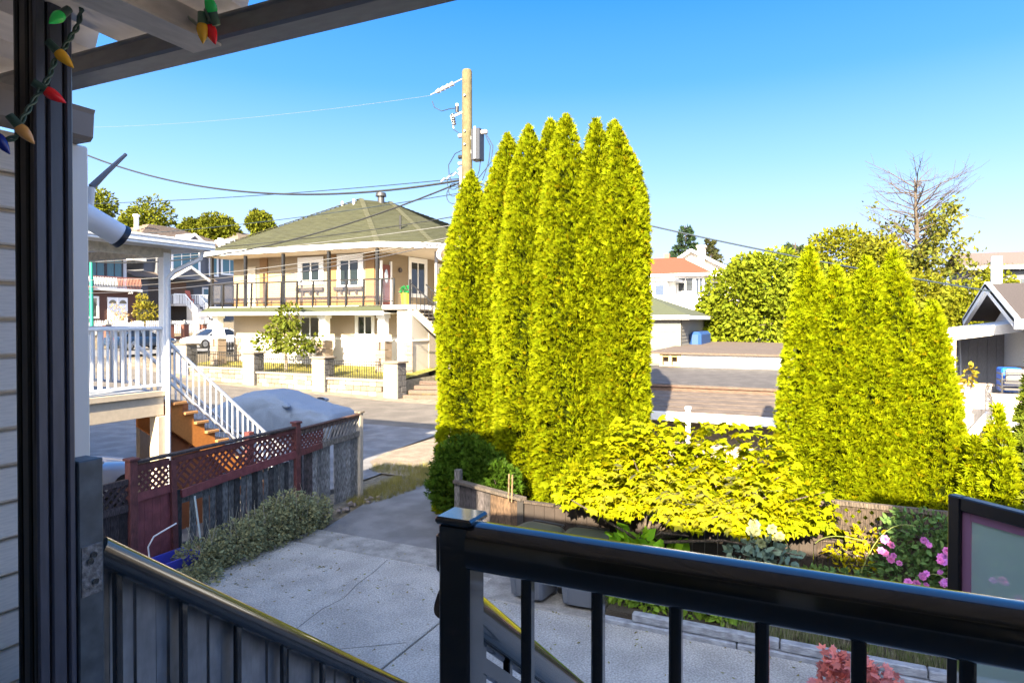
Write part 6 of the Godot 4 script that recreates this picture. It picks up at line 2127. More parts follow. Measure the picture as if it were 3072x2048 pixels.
func street_left() -> void:
	rng.seed = 91
	var X := Vector3(1, 0, 0)
	var R := Vector3(0, 0, -1)
	var white := m(0.78, 0.78, 0.78, 0.5)
	var bluegl := m(0.06, 0.16, 0.2, 0.05)
	var street := MB.new()
	street.quad(Vector3(-44.4, 1.505, 30), Vector3(-36, 1.505, 30), Vector3(-36, 1.505, -140), Vector3(-44.4, 1.505, -140))
	struct("street", street, tm(Color(0.17, 0.165, 0.16), Vector3(0.8, 0.8, 0.8), 0.75, 0.9))
	var kerb := MB.new()
	kerb.span(Vector3(-44.8, 1.2, -140), Vector3(-44.4, 1.64, 30), 0.02)
	struct("kerb", kerb, tm(Color(0.4, 0.38, 0.34), Vector3(1, 1, 1), 0.7))
	# brick house with the white double door
	var h := thing("brick_house", "two storey house with brick ground floor, white double doors and curved white balcony railing", "house", Vector3(-56, 3.3, -31))
	var w := MB.new()
	w.span(Vector3(-63, 2.6, -37.0), Vector3(-52, 6.0, -22))
	part(h, "lower_wall", w, tm(Color(0.12, 0.085, 0.075), Vector3(1, 1, 1), 0.7, 0.9))
	brick_wall(h, Vector3(-52, 3.1, -33.0), R, 7.8, 2.85, X, tm(Color(0.15, 0.07, 0.055), Vector3(2, 5, 2), 0.5, 0.9))
	var uw := MB.new()
	uw.span(Vector3(-63, 6.05, -37.0), Vector3(-53.4, 9.2, -22))
	part(h, "upper_wall", uw, tm(Color(0.66, 0.68, 0.72), Vector3(1, 1, 1), 0.9))
	var dd := MB.new()
	dd.span(Vector3(-51.96, 3.25, -36.05), Vector3(-51.9, 5.35, -34.35), 0.01)
	var dm := part(h, "double_door", dd, m(0.78, 0.78, 0.82, 0.5))
	for z in [-35.63, -34.77]:
		var fan := PackedVector2Array()
		for k in 13:
			fan.append(Vector2(cos(PI * k / 12.0) * 0.32, sin(PI * k / 12.0) * 0.3))
		var fb := MB.new()
		fb.prism(fan, Basis(R, Vector3.UP, Vector3(1, 0, 0)), Vector3(-51.9, 4.85, z), 0.02)
		part(dm, "fan_light", fb, m(0.12, 0.11, 0.08, 0.2))
	var dj := MB.new()
	dj.span(Vector3(-51.95, 3.25, -35.22), Vector3(-51.87, 5.35, -35.18))
	part(dm, "meeting_rail", dj, white)
	window(h, Vector3(-51.95, 4.5, -33.1), R, X, 0.9, 1.6, 0.1, white, m(0.05, 0.06, 0.06, 0.1))
	for z in [-32.8, -34.4, -35.9]:
		window(h, Vector3(-53.38, 7.5, z), R, X, 1.4, 2.3, 0.06, m(0.06, 0.06, 0.07), bluegl, 2)
	var bf := MB.new()
	bf.span(Vector3(-53.4, 5.86, -37.1), Vector3(-51.5, 6.04, -31), 0.01)
	part(h, "balcony", bf, white)
	for k in 46:
		var z := -31.1 - k * 0.13
		var b := MB.new()
		b.tube([Vector3(-51.6, 6.05, z), Vector3(-51.5, 6.35, z), Vector3(-51.52, 6.6, z), Vector3(-51.6, 6.95, z)], 0.022, 0.022, 5)
		part(h, "baluster", b, white if k < 30 else m(0.45, 0.2, 0.14))
	stick(h, "balcony_rail", Vector3(-51.6, 6.98, -31), Vector3(-51.6, 6.98, -37.1), 0.07, 0.06, m(0.3, 0.12, 0.09))
	roof_faces(h, "roof", [[Vector3(-51.0, 9.2, -21.5), Vector3(-51.0, 9.2, -37.6), Vector3(-57.5, 11.2, -31), Vector3(-57.5, 11.2, -27)], [Vector3(-51.0, 9.2, -37.6), Vector3(-63.5, 9.2, -37.6), Vector3(-57.5, 11.2, -31)], [Vector3(-63.5, 9.2, -21.5), Vector3(-63.5, 9.2, -37.6), Vector3(-57.5, 11.2, -31), Vector3(-57.5, 11.2, -27)]], tm(Color(0.3, 0.1, 0.06), Vector3(1, 3, 1), 0.6))
	var lr := MB.new()
	lr.quad(Vector3(-51.2, 6.05, -30.9), Vector3(-51.2, 6.05, -33.2), Vector3(-52.4, 6.4, -32.6), Vector3(-52.4, 6.4, -30.9), X + Vector3.UP)
	part(h, "porch_roof", lr, tm(Color(0.4, 0.14, 0.08), Vector3(2, 3, 2), 0.6))
	var num := TextMesh.new()
	num.text = "229"
	var sf := SystemFont.new()
	sf.font_names = PackedStringArray(["Droid Sans"])
	num.font = sf
	num.font_size = 16
	num.pixel_size = 0.016
	num.depth = 0.02
	var nm := MeshInstance3D.new()
	nm.name = "house_number"
	nm.mesh = num
	nm.material_override = white
	nm.position = Vector3(-51.47, 5.75, -36.0) - h.position
	nm.rotation.y = PI / 2
	h.add_child(nm)

	# grey house with the porch gable
	var grey := tm(Color(0.12, 0.125, 0.145), Vector3(1, 1, 1), 0.88, 0.85)
	var tile := tm(Color(0.17, 0.13, 0.105), Vector3(0.5, 4, 0.5), 0.45, 0.9, 0.6, 0.04, 3)
	var g := thing("grey_house", "dark grey two storey house with brown tile roof, white trim and a gabled porch", "house", Vector3(-60, 3.5, -45))
	var gw := MB.new()
	gw.span(Vector3(-66, 2.5, -51), Vector3(-55.4, 10.6, -40.0))
	gw.span(Vector3(-66, 2.5, -40.0), Vector3(-54.8, 7.7, -37.4))
	gw.span(Vector3(-55.4, 7.2, -46.2), Vector3(-54.9, 10.6, -41.0))
	part(g, "wall", gw, grey)
	var gp := MB.new()
	gp.span(Vector3(-66, 8.8, -40.0), Vector3(-55.0, 10.5, -38.6))
	part(g, "pale_wall", gp, tm(Color(0.7, 0.66, 0.6), Vector3(1, 1, 1), 0.9))
	brick_wall(g, Vector3(-55.38, 3.2, -42.4), R, 5.6, 3.4, X, tm(Color(0.16, 0.12, 0.1), Vector3(2, 5, 2), 0.4, 0.9))
	var ridge := Vector3(-60.0, 13.0, -44.0)
	var ridge2 := Vector3(-60.0, 13.0, -46.5)
	var e0 := Vector3(-54.2, 10.6, -38.4)
	var e1 := Vector3(-54.2, 10.6, -51.6)
	var e2 := Vector3(-66.5, 10.6, -51.6)
	var e3 := Vector3(-66.5, 10.6, -38.4)
	var rb := MB.new()
	# tile courses stepped down each slope
	for f in [[e0, e1, ridge2, ridge], [e3, e0, ridge, ridge], [e1, e2, ridge2, ridge2], [e2, e3, ridge, ridge2]]:
		var n := 13
		for i in n:
			var t0 := float(i) / n
			var t1 := float(i + 1) / n
			var a: Vector3 = f[0].lerp(f[3], t0)
			var b: Vector3 = f[1].lerp(f[2], t0)
			var c: Vector3 = f[1].lerp(f[2], t1)
			var d: Vector3 = f[0].lerp(f[3], t1)
			var up := Vector3.UP * 0.09
			rb.quad(a + up, b + up, c, d)
			rb.quad(a, b, b + up, a + up, (a + b) / 2 - ridge)
	part(g, "roof", rb, tile)
	var dg := MB.new()
	for q in [[-44.6, 1.5], [-49.2, 1.5]]:
		var p := PackedVector2Array([Vector2(-q[1] - 0.2, 0), Vector2(q[1] + 0.2, 0), Vector2(0, 1.1)])
		dg.prism(p, Basis(R, Vector3.UP, X), Vector3(-55.2, 10.55, q[0]), 1.4)
	part(g, "gable_wall", dg, grey)
	var gt := MB.new()
	for q in [-44.6, -49.2]:
		for s in [-1.0, 1.0]:
			gt.bar(Vector3(-54.4, 10.5, q + s * 1.9), Vector3(-54.4, 11.75, q), 0.2, 0.22)
			gt.bar(Vector3(-56.4, 10.55, q + s * 1.9), Vector3(-56.4, 11.8, q), 3.8, 0.05)
	gt.span(Vector3(-54.3, 10.42, -51.7), Vector3(-54.05, 10.62, -38.3))
	part(g, "white_trim", gt, white)
	var ch := MB.new()
	ch.tube([Vector3(-58, 12, -41.2), Vector3(-58, 13.2, -41.2)], 0.2, 0.2, 10)
	ch.tube([Vector3(-58, 13.2, -41.2), Vector3(-58, 13.4, -41.2)], 0.3, 0.3, 10)
	ch.span(Vector3(-56.5, 11.3, -49.5), Vector3(-56.1, 12.0, -49.1))
	part(g, "chimney", ch, m(0.75, 0.75, 0.75))
	window(g, Vector3(-54.88, 9.2, -44.0), R, X, 2.9, 1.9, 0.16, white, bluegl, 3)
	window(g, Vector3(-55.38, 9.0, -47.6), R, X, 0.9, 2.0, 0.14, white, bluegl, 1)
	window(g, Vector3(-55.38, 9.2, -49.6), R, X, 1.9, 1.9, 0.16, white, bluegl, 2)
	window(g, Vector3(-55.36, 5.8, -46.7), R, X, 0.8, 1.7, 0.12, white, bluegl, 1)
	window(g, Vector3(-54.98, 9.8, -39.4), R, X, 0.6, 0.8, 0.06, m(0.1, 0.1, 0.1), m(0.03, 0.03, 0.03, 0.1), 2)
	# porch
	var pg := MB.new()
	pg.prism(PackedVector2Array([Vector2(-1.8, 0), Vector2(1.8, 0), Vector2(0, 1.05)]), Basis(R, Vector3.UP, X), Vector3(-54.6, 7.35, -43.6), 1.6)
	part(g, "porch_gable", pg, grey)
	var pt := MB.new()
	for s in [-1.0, 1.0]:
		pt.bar(Vector3(-53.7, 7.3, -43.6 + s * 2.1), Vector3(-53.7, 8.5, -43.6), 0.2, 0.2)
	part(g, "porch_trim", pt, white)
	var pr := MB.new()
	for s in [-1.0, 1.0]:
		pr.bar(Vector3(-54.6, 7.42, -43.6 + s * 2.1), Vector3(-54.6, 8.6, -43.6), 1.7, 0.07)
	pr.quad(Vector3(-53.8, 7.3, -46.8), Vector3(-53.8, 7.3, -38.0), Vector3(-55.3, 7.9, -38.0), Vector3(-55.3, 7.9, -46.8))
	part(g, "porch_roof", pr, tile)
	var pd := MB.new()
	pd.span(Vector3(-55.3, 5.0, -44.3), Vector3(-55.22, 7.1, -42.3))
	part(g, "front_door", pd, tm(Color(0.2, 0.11, 0.07), Vector3(3, 0.6, 3), 0.7))
	var pf := MB.new()
	pf.span(Vector3(-55.3, 4.8, -46), Vector3(-53.2, 5.0, -41.4))
	for k in 7:
		pf.span(Vector3(-53.2 + k * 0.3, 3.0, -43.9), Vector3(-52.9 + k * 0.3, 4.8 - k * 0.25, -42.7))
	part(g, "porch_steps", pf, m(0.45, 0.42, 0.4, 0.8))
	for z in [-42.55, -44.05]:
		for s in [[Vector3(-55, 5.9, z), Vector3(-53.2, 5.9, z)], [Vector3(-53.2, 5.9, z), Vector3(-51.6, 4.5, z)]]:
			stick(g, "porch_rail", s[0], s[1], 0.07, 0.07, white)
			for k in 9:
				var p: Vector3 = s[0].lerp(s[1], k / 8.0)
				stick(g, "porch_baluster", p, p - Vector3.UP * 0.85, 0.05, 0.05, white, R)
	for s in [[-41.4, -42.5], [-44.1, -45.6]]:
		stick(g, "porch_rail", Vector3(-53.2, 5.9, s[0]), Vector3(-53.2, 5.9, s[1]), 0.07, 0.07, white)
		for k in 8:
			var z := lerpf(s[0], s[1], k / 7.0)
			stick(g, "porch_baluster", Vector3(-53.2, 5.9, z), Vector3(-53.2, 5.0, z), 0.06, 0.06, white, R)
	var chair := MB.new()
	chair.box(Vector3(-53.6, 5.4, -43.4), Vector3(0.5, 0.06, 0.5), Basis(Vector3.BACK, 0.15))
	for k in 5:
		chair.box(Vector3(-53.85, 5.85, -43.18 - k * 0.11), Vector3(0.03, 0.9, 0.09), Basis(Vector3.BACK, 0.25))
	for s in [[-0.2, -0.2], [0.2, -0.2], [-0.2, 0.2], [0.2, 0.2]]:
		chair.span(Vector3(-53.63 + s[0], 5.0, -43.43 + s[1]), Vector3(-53.57 + s[0], 5.42, -43.37 + s[1]))
	solo("porch_chair", "red wooden chair on the porch of the dark grey house", "chair", chair, m(0.4, 0.1, 0.06, 0.6), Vector3(-53.6, 5.0, -43.4))
	# roof of a further house to the right
	var c := thing("tile_roof_house", "house with a low brown roof showing between the grey house and the green roof", "house", Vector3(-64, 4, -58))
	var cw := MB.new()
	cw.span(Vector3(-72, 3, -68), Vector3(-58, 10.6, -53.5))
	part(c, "wall", cw, tm(Color(0.3, 0.27, 0.24), Vector3(1, 1, 1), 0.9))
	roof_faces(c, "roof", [[Vector3(-57.4, 10.6, -53.0), Vector3(-57.4, 10.6, -68.5), Vector3(-64, 14.2, -62), Vector3(-64, 14.2, -58.5)], [Vector3(-72.5, 10.6, -53.0), Vector3(-57.4, 10.6, -53.0), Vector3(-64, 14.2, -58.5)]], tm(Color(0.16, 0.13, 0.105), Vector3(0.6, 4, 0.6), 0.5, 0.9))
	# fences and brick pillars along the street
	picket_fence("picket_fence", "white picket fence with scalloped top before the brick house", Vector3(-45.8, 2.5, -27.5), Vector3(-45.8, 2.45, -33.0), 0.85, 0.16, white, 0.16)
	picket_fence("picket_fence", "white picket fence behind the brick gate pillars of the grey house", Vector3(-46.2, 2.45, -33.6), Vector3(-46.2, 2.45, -40.5), 1.0, 0.16, white)
	var bp: Node3D = null
	var zs := [-29.9, -34.9, -36.2, -37.9]
	var lb := ["brick gate pillar with stone ball before the brick house", "brick gate pillar just right of the white deck post", "brick gate pillar in the middle of the three before the grey house", "rightmost brick gate pillar before the grey house"]
	for i in 4:
		var at := Vector3(-45.3, 1.6, zs[i])
		if bp == null:
			bp = thing("brick_pillar", lb[i], "gate pillar", at, "brick gate pillars along the street")
			var b := MB.new()
			b.span(at + Vector3(-0.2, 0, -0.2), at + Vector3(0.2, 1.55, 0.2))
			part(bp, "shaft", b, tm(Color(0.2, 0.075, 0.05), Vector3(3, 7, 3), 0.4, 0.9, 0.6))
			var cp := MB.new()
			cp.span(at + Vector3(-0.27, 1.55, -0.27), at + Vector3(0.27, 1.63, 0.27))
			cp.tube([at + Vector3(0, 1.63, 0), at + Vector3(0, 1.72, 0), at + Vector3(0, 1.82, 0), at + Vector3(0, 1.92, 0)], 0.16, 0.1, 12)
			part(bp, "cap", cp, m(0.2, 0.19, 0.18, 0.9))
		else:
			copy_of(bp, at, lb[i])
	var lw := MB.new()
	lw.span(Vector3(-45.45, 1.5, -40.5), Vector3(-45.2, 2.2, -35.0))
	solo("brick_wall", "low red brick wall between the gate pillars of the grey house", "wall", lw, tm(Color(0.2, 0.075, 0.05), Vector3(3, 7, 3), 0.4, 0.9, 0.6), Vector3(-45.3, 1.5, -38))
	var iron := m(0.025, 0.025, 0.028, 0.5)
	picket_fence("iron_fence", "black iron fence along the street in front of the parked cars", Vector3(-34.2, 1.25, -29.0), Vector3(-34.2, 1.25, -38.0), 0.85, 0.2, iron)
	# shrubs
	var s1 := thing("round_shrub", "golden green shrub before the dark grey side wall", "shrub", Vector3(-48.5, 3.0, -35.2))
	crown_small(s1, [[Vector3(-48.5, 4.2, -35.2), Vector3(0.9, 0.9, 0.9)], [Vector3(-48.5, 5.0, -34.9), Vector3(0.4, 0.7, 0.4)]], 900, 0.2, Color(0.17, 0.15, 0.02), leaf, 610)
	var s2 := thing("dry_shrub", "thin straw coloured shrub before the white double doors", "shrub", Vector3(-49, 3.0, -33.2))
	crown_small(s2, [[Vector3(-49, 4.0, -33.2), Vector3(0.6, 0.9, 0.6)], [Vector3(-48.9, 3.7, -33.9), Vector3(0.5, 0.4, 0.4)]], 260, 0.16, Color(0.4, 0.28, 0.12), leaf, 611)
	var lamp := MB.new()
	lamp.tube([Vector3(-43.9, 1.4, -27.95), Vector3(-43.9, 9.5, -27.95)], 0.13, 0.09, 12)
	lamp.tube([Vector3(-43.9, 9.4, -27.95), Vector3(-43.4, 9.8, -27.95), Vector3(-42.4, 9.9, -27.95)], 0.05, 0.04, 8)
	solo("street_lamp", "teal painted metal street pole before the brick house", "street lamp", lamp, m(0.01, 0.2, 0.14, 0.5), Vector3(-43.9, 1.4, -27.95))
	car("white_car", "white saloon parked on the street left of the garden tree", Vector3(-40.0, 1.51, -34.3), PI / 2 + PI, Color(0.72, 0.73, 0.76))
	car("blue_car", "dark blue car parked on the street behind the white stair railing", Vector3(-41.5, 1.51, -29.7), PI / 2, Color(0.008, 0.025, 0.06))
	# trees over the roofs
	var tr := [[Vector3(-74.4, 4, -53.9), 14.2, 3.6, "big round tree above the roof of the grey house"], [Vector3(-68.6, 4, -56.5), 14.0, 2.3, "middle tree just right of the big round tree"], [Vector3(-66.2, 4, -57.7), 14.1, 2.2, "tree right of the white chimney pipe"], [Vector3(-61.2, 4, -60), 14.4, 2.0, "lone rounded tree top left of the green roof ridge"], [Vector3(-81, 4, -50.8), 17.0, 3.0, "tree beside the antenna at the far left"]]
	for i in tr.size():
		var a: Array = tr[i]
		var t := thing("roadside_tree", a[3], "tree", a[0], "trees behind the street houses")
		var p: Vector3 = a[0]
		var ms := []
		for k in 5:
			ms.append([Vector3(p.x + rng.randf_range(-0.4, 0.4) * a[2], a[1] + rng.randf_range(-0.45, 0.5) * a[2], p.z + rng.randf_range(-0.4, 0.4) * a[2]), Vector3(0.75, 0.72, 0.75) * a[2]])
		ms.append([Vector3(p.x, a[1] - a[2] * 0.9, p.z), Vector3(1, 0.8, 1) * a[2]])
		crown(t, p, ms, 9000, 0.42, Color(0.1, 0.112, 0.01), leaf, 620 + i, 0.03, 0.3)
	# distant bank of trees closing the view
	var far := thing("distant_trees", "distant line of trees along the horizon behind the houses", "trees", Vector3(-40, 0, -170))
	far.set_meta("kind", "stuff")
	rng.seed = 640
	var xf := []
	var cs := []
	for i in 5200:
		var f := rng.randf()
		var x := lerpf(-190, 110, f)
		var z := -190.0 + 40.0 * sin(f * 9.0)
		var top := 7.0 + 2.5 * bumps.get_noise_2d(x * 6.0, 3.0)
		var p := Vector3(x, rng.randf_range(0, top), z + rng.randf_range(-3, 3))
		xf.append(Transform3D(rot_to(rv(), 0, rng.randf_range(1.2, 2.6)), p - far.position))
		cs.append(vary(Color(0.07, 0.085, 0.02), 0.3, 0.1))
	scatter(far, "foliage", leaf_mesh(0.8), leaf_mat, xf, cs)

func conifer(label: String, at: Vector3, height: float, spread: float, seed_at: int, col := Color(0.03, 0.055, 0.025), bottom := 0.15) -> void:
	rng.seed = seed_at
	var t := thing("fir_tree", label, "tree", at)
	var b := MB.new()
	b.tube([at, at + Vector3.UP * height], 0.25, 0.03, 8)
	part(t, "trunk", b, bark)
	var br := MB.new()
	var xf := []
	var cs := []
	var n := 130
	for i in n:
		var f := lerpf(bottom, 0.98, pow((i + rng.randf()) / n, 0.8))
		var ln := spread * (1.0 - f) * rng.randf_range(0.6, 1.15) + 0.25
		var a := rng.randf() * TAU
		var p0 := at + Vector3.UP * height * f
		var d := Vector3(cos(a), rng.randf_range(-0.25, 0.1), sin(a))
		br.tube([p0, p0 + d * ln * 0.6, p0 + d * ln + Vector3.UP * 0.15], 0.05, 0.015, 4)
		for k in int(ln * 16) + 5:
			var q := p0 + d * ln * rng.randf_range(0.2, 1.05)
			xf.append(Transform3D(rot_to(d + Vector3(0, -0.2, 0) + rv() * 0.7, rng.randf() * TAU, rng.randf_range(0.35, 0.7)), q - at))
			cs.append(vary(col, 0.3, 0.1))
	part(t, "branches", br, bark)
	scatter(t, "foliage", frond, cedar_mat, xf, cs)

func right_side() -> void:
	rng.seed = 701
	var white := m(0.82, 0.81, 0.79, 0.5)
	var tan_roof := tm(Color(0.165, 0.125, 0.098), Vector3(0.5, 3, 3), 0.6, 0.9, 0.3, 0.04, 5, 1.5, 0.3, 0.3)
	var grey_roof := tm(Color(0.085, 0.076, 0.074), Vector3(0.6, 2, 2), 0.75, 0.9, 0.2, 0.04, 5, 1.4, 0.3, 0.3)
	# garage with stepped flat roofs behind the fence
	var g := thing("low_garage", "low flat roofed garage in three steps between the two groups of cedars", "garage", Vector3(-2, -0.7, -19))
	var w := MB.new()
	w.span(Vector3(-5.4, -0.9, -18), Vector3(1.6, 1.2, -16.6))
	w.span(Vector3(-5.4, -0.9, -21.9), Vector3(1.6, 1.7, -18))
	w.span(Vector3(-4.75, -0.9, -32), Vector3(1.6, 2.35, -22.3))
	part(g, "wall", w, tm(Color(0.3, 0.25, 0.21), Vector3(1, 1, 1), 0.85))
	var r1 := MB.new()
	for k in 5:   # boards of the roofing felt, overlapping
		var z0 := -15.15 - k * 0.57
		r1.box(Vector3(-1.9, 1.425 + k * 0.036, z0 - 0.285), Vector3(7.2, 0.03, 0.6), Basis(Vector3.RIGHT, 0.045))
	part(g, "lower_roof", r1, tan_roof)
	var fa := MB.new()
	fa.span(Vector3(-5.5, 1.2, -15.2), Vector3(1.7, 1.41, -15.1), 0.01)
	part(g, "white_fascia", fa, white)
	var st := MB.new()
	st.span(Vector3(-5.5, 1.58, -18.04), Vector3(1.7, 1.68, -17.93), 0.01)
	st.span(Vector3(-5.5, 1.69, -18.05), Vector3(1.7, 1.75, -17.88), 0.01)
	part(g, "step_fascia", st, tm(Color(0.16, 0.1, 0.075), Vector3(0.6, 6, 6), 0.4, 0.9))
	var r2 := MB.new()
	r2.box(Vector3(-1.9, 1.85, -20.0), Vector3(7.2, 0.05, 4.15), Basis(Vector3.RIGHT, 0.05))
	part(g, "middle_roof", r2, grey_roof)
	var bw := MB.new()
	bw.span(Vector3(-4.06, 1.95, -22.02), Vector3(1.6, 2.38, -21.95))
	part(g, "white_band", bw, m(0.85, 0.84, 0.82, 0.6))
	var fr := m(0.55, 0.38, 0.15, 0.7)
	for x in [-4.7, -4.4, -4.12]:
		block(g, "timber_stud", Vector3(x - 0.05, 1.95, -22.02), Vector3(x + 0.05, 2.36, -21.9), fr)
	for y in [1.97, 2.33]:
		block(g, "timber_plate", Vector3(-4.75, y - 0.04, -22.02), Vector3(-4.07, y + 0.04, -21.93), fr)
	var r3 := MB.new()
	r3.box(Vector3(-1.7, 2.43, -27.2), Vector3(7.0, 0.06, 10.8), Basis(Vector3.RIGHT, 0.004))
	part(g, "upper_roof", r3, tm(Color(0.15, 0.11, 0.085), Vector3(0.3, 1.5, 1.5), 0.4, 0.9, 0.4, 0.05, 5))
	var cp := MB.new()
	for x in [-5.0, -3.7, -3.55, -0.5]:
		cp.span(Vector3(x - 0.06, -0.8, -15.25), Vector3(x + 0.06, 1.2, -15.13))
	part(g, "carport_post", cp, m(0.4, 0.36, 0.32, 0.7))
	var pst := MB.new()
	pst.span(Vector3(-2.12, -0.4, -12.0), Vector3(-2.04, 1.9, -11.92), 0.01)
	pst.box(Vector3(-2.08, 1.93, -11.96), Vector3(0.11, 0.05, 0.11), Basis.IDENTITY, 0.01)
	solo("white_stake", "slim white post sticking up out of the yellow shrub", "post", pst, white, Vector3(-2.08, -0.4, -11.96))
	# shed with an olive green roof
	var s := thing("green_roof_shed", "grey lap sided shed with an olive green roof beside the tall cedars", "shed", Vector3(-8, 0, -29))
	var sw := MB.new()
	sw.span(Vector3(-11, -0.9, -33), Vector3(-5.0, 3.65, -27.05))
	sw.laps(Vector3(-11, 0.5, -27.03), Vector3(-5.0, 0.5, -27.03), 3.1, 0.14, Vector3(0, 0, 1))
	sw.laps(Vector3(-4.98, 0.5, -27.05), Vector3(-4.98, 0.5, -33), 3.1, 0.14, Vector3(1, 0, 0))
	part(s, "wall", sw, tm(Color(0.19, 0.18, 0.155), Vector3(1, 1, 1), 0.9))
	var a0 := Vector3(-11.4, 3.7, -26.7)
	var a1 := Vector3(-4.65, 3.7, -26.7)
	var a2 := Vector3(-4.65, 3.7, -33.4)
	var p0 := Vector3(-8.6, 4.75, -29.8)
	var p1 := Vector3(-7.4, 4.75, -30.2)
	roof_faces(s, "roof", [[a0, a1, p1, p0], [a1, a2, p1], [a0, p0, Vector3(-11.4, 3.7, -33.4)], [a2, Vector3(-11.4, 3.7, -33.4), p0, p1]], tm(Color(0.07, 0.08, 0.04), Vector3(1.2, 4, 3), 0.65, 0.9))
	var sf := MB.new()
	sf.bar(a0 - Vector3.UP * 0.09, a1 - Vector3.UP * 0.09, 0.08, 0.16)
	sf.bar(a1 - Vector3.UP * 0.09, a2 - Vector3.UP * 0.09, 0.08, 0.16)
	part(s, "gutter", sf, white)
	var tarp := MB.new()
	tarp.span(Vector3(-4.95, 0.5, -31.5), Vector3(-4.45, 3.0, -28.6), 0.12)
	solo("blue_tarp", "stack covered with a dark blue tarpaulin between the shed and the round tree", "tarpaulin", tarp, m(0.015, 0.06, 0.2, 0.6), Vector3(-4.4, 0.5, -30))
	# orange tiled house with white lower storey
	var o := thing("orange_roof_house", "white house with an orange tile hip roof in the distance", "house", Vector3(-12, 2, -62))
	var ow := MB.new()
	ow.span(Vector3(-20, 0, -70), Vector3(-9.2, 7.7, -60.6))
	part(o, "wall", ow, m(0.8, 0.79, 0.76, 0.8))
	var ot := tm(Color(0.24, 0.05, 0.022), Vector3(1.5, 4, 1.5), 0.6, 0.85)
	roof_faces(o, "roof", [[Vector3(-20.5, 7.7, -59.8), Vector3(-8.4, 7.7, -59.8), Vector3(-11.7, 9.45, -63.5), Vector3(-16, 9.45, -63.5)], [Vector3(-8.4, 7.7, -59.8), Vector3(-8.4, 7.7, -70.5), Vector3(-11.7, 9.45, -63.5)]], ot)
	var oc := MB.new()
	oc.span(Vector3(-13.4, 8.9, -64.2), Vector3(-12.9, 9.9, -63.7))
	part(o, "chimney", oc, tm(Color(0.35, 0.16, 0.1), Vector3(2, 4, 2), 0.6))
	var of := MB.new()
	of.span(Vector3(-20.4, 7.45, -59.9), Vector3(-8.4, 7.68, -59.75))
	part(o, "gutter", of, white)
	window(o, Vector3(-10.8, 6.7, -60.58), Vector3(1, 0, 0), Vector3(0, 0, 1), 1.4, 1.3, 0.1, white, m(0.03, 0.035, 0.04, 0.1))
	window(o, Vector3(-12.8, 6.7, -60.58), Vector3(1, 0, 0), Vector3(0, 0, 1), 1.0, 0.9, 0.1, white, m(0.3, 0.26, 0.2, 0.3), 1)
	window(o, Vector3(-9.6, 6.5, -60.58), Vector3(1, 0, 0), Vector3(0, 0, 1), 0.7, 1.6, 0.1, white, m(0.03, 0.04, 0.06, 0.1), 2)
	var oa := MB.new()
	oa.span(Vector3(-18, 0, -60.5), Vector3(-11.6, 6.85, -56.5))
	part(o, "addition", oa, m(0.82, 0.81, 0.8, 0.8))
	var oh := MB.new()
	oh.span(Vector3(-18.3, 6.85, -60.5), Vector3(-10.9, 7.05, -56.2))
	part(o, "addition_roof", oh, m(0.3, 0.32, 0.36, 0.7))
	var od := MB.new()
	od.span(Vector3(-12.6, 4.9, -56.48), Vector3(-11.9, 6.5, -56.42))
	part(o, "door", od, m(0.03, 0.05, 0.1, 0.4))
	picket_fence("white_railing", "white balcony railing beside the round tree below the orange roof", Vector3(-14, 4.6, -55.5), Vector3(-8.4, 4.6, -55.5), 1.0, 0.28, white)
	var gh := thing("gabled_house", "house with brown gable roof and pale chimney behind the orange roof", "house", Vector3(-10, 2, -76))
	var gw := MB.new()
	gw.prism(PackedVector2Array([Vector2(-15, 0), Vector2(-7.5, 0), Vector2(-7.5, 8.4), Vector2(-12.2, 10.9), Vector2(-15, 9.2)]), Basis(Vector3.RIGHT, Vector3.UP, Vector3.BACK), Vector3(0, 0, -76), 7.5)
	part(gh, "wall", gw, m(0.6, 0.55, 0.48, 0.8))
	var gr := MB.new()
	gr.bar(Vector3(-12.2, 11.05, -75.8), Vector3(-7.2, 8.3, -75.8), 8.4, 0.12, Vector3.UP)
	gr.bar(Vector3(-12.2, 11.05, -75.8), Vector3(-15.4, 9.0, -75.8), 8.4, 0.12, Vector3.UP)
	part(gh, "roof", gr, tm(Color(0.15, 0.115, 0.1), Vector3(1, 1, 1), 0.7))
	var gt := MB.new()
	gt.bar(Vector3(-12.2, 10.95, -71.55), Vector3(-7.2, 8.2, -71.55), 0.1, 0.3)
	gt.bar(Vector3(-12.2, 10.95, -71.55), Vector3(-15.4, 8.9, -71.55), 0.1, 0.3)
	part(gh, "barge_board", gt, white)
	var gc := MB.new()
	gc.span(Vector3(-11.6, 8.6, -72.6), Vector3(-10.8, 11.2, -71.8), 0.03)
	gc.span(Vector3(-11.7, 11.2, -72.7), Vector3(-10.7, 11.45, -71.7), 0.03)
	part(gh, "chimney", gc, m(0.6, 0.52, 0.42, 0.8))
	conifer("dark blue-green fir behind the gabled house, the taller of the two", Vector3(-16.4, 3, -91.8), 13.6, 6.0, 711)
	conifer("lower broad fir right of the taller fir, above the pale chimney", Vector3(-13.4, 3, -93.2), 11.8, 6.0, 712, Color(0.05, 0.055, 0.02))
	conifer("slim fir tip rising out of the trees behind the right cedars", Vector3(-1.3, 0, -47), 8.6, 1.6, 713, Color(0.05, 0.07, 0.03))
	# broad leaved trees
	var t1 := thing("round_tree", "large rounded light green tree behind the garage roofs", "tree", Vector3(-3.0, 0, -34))
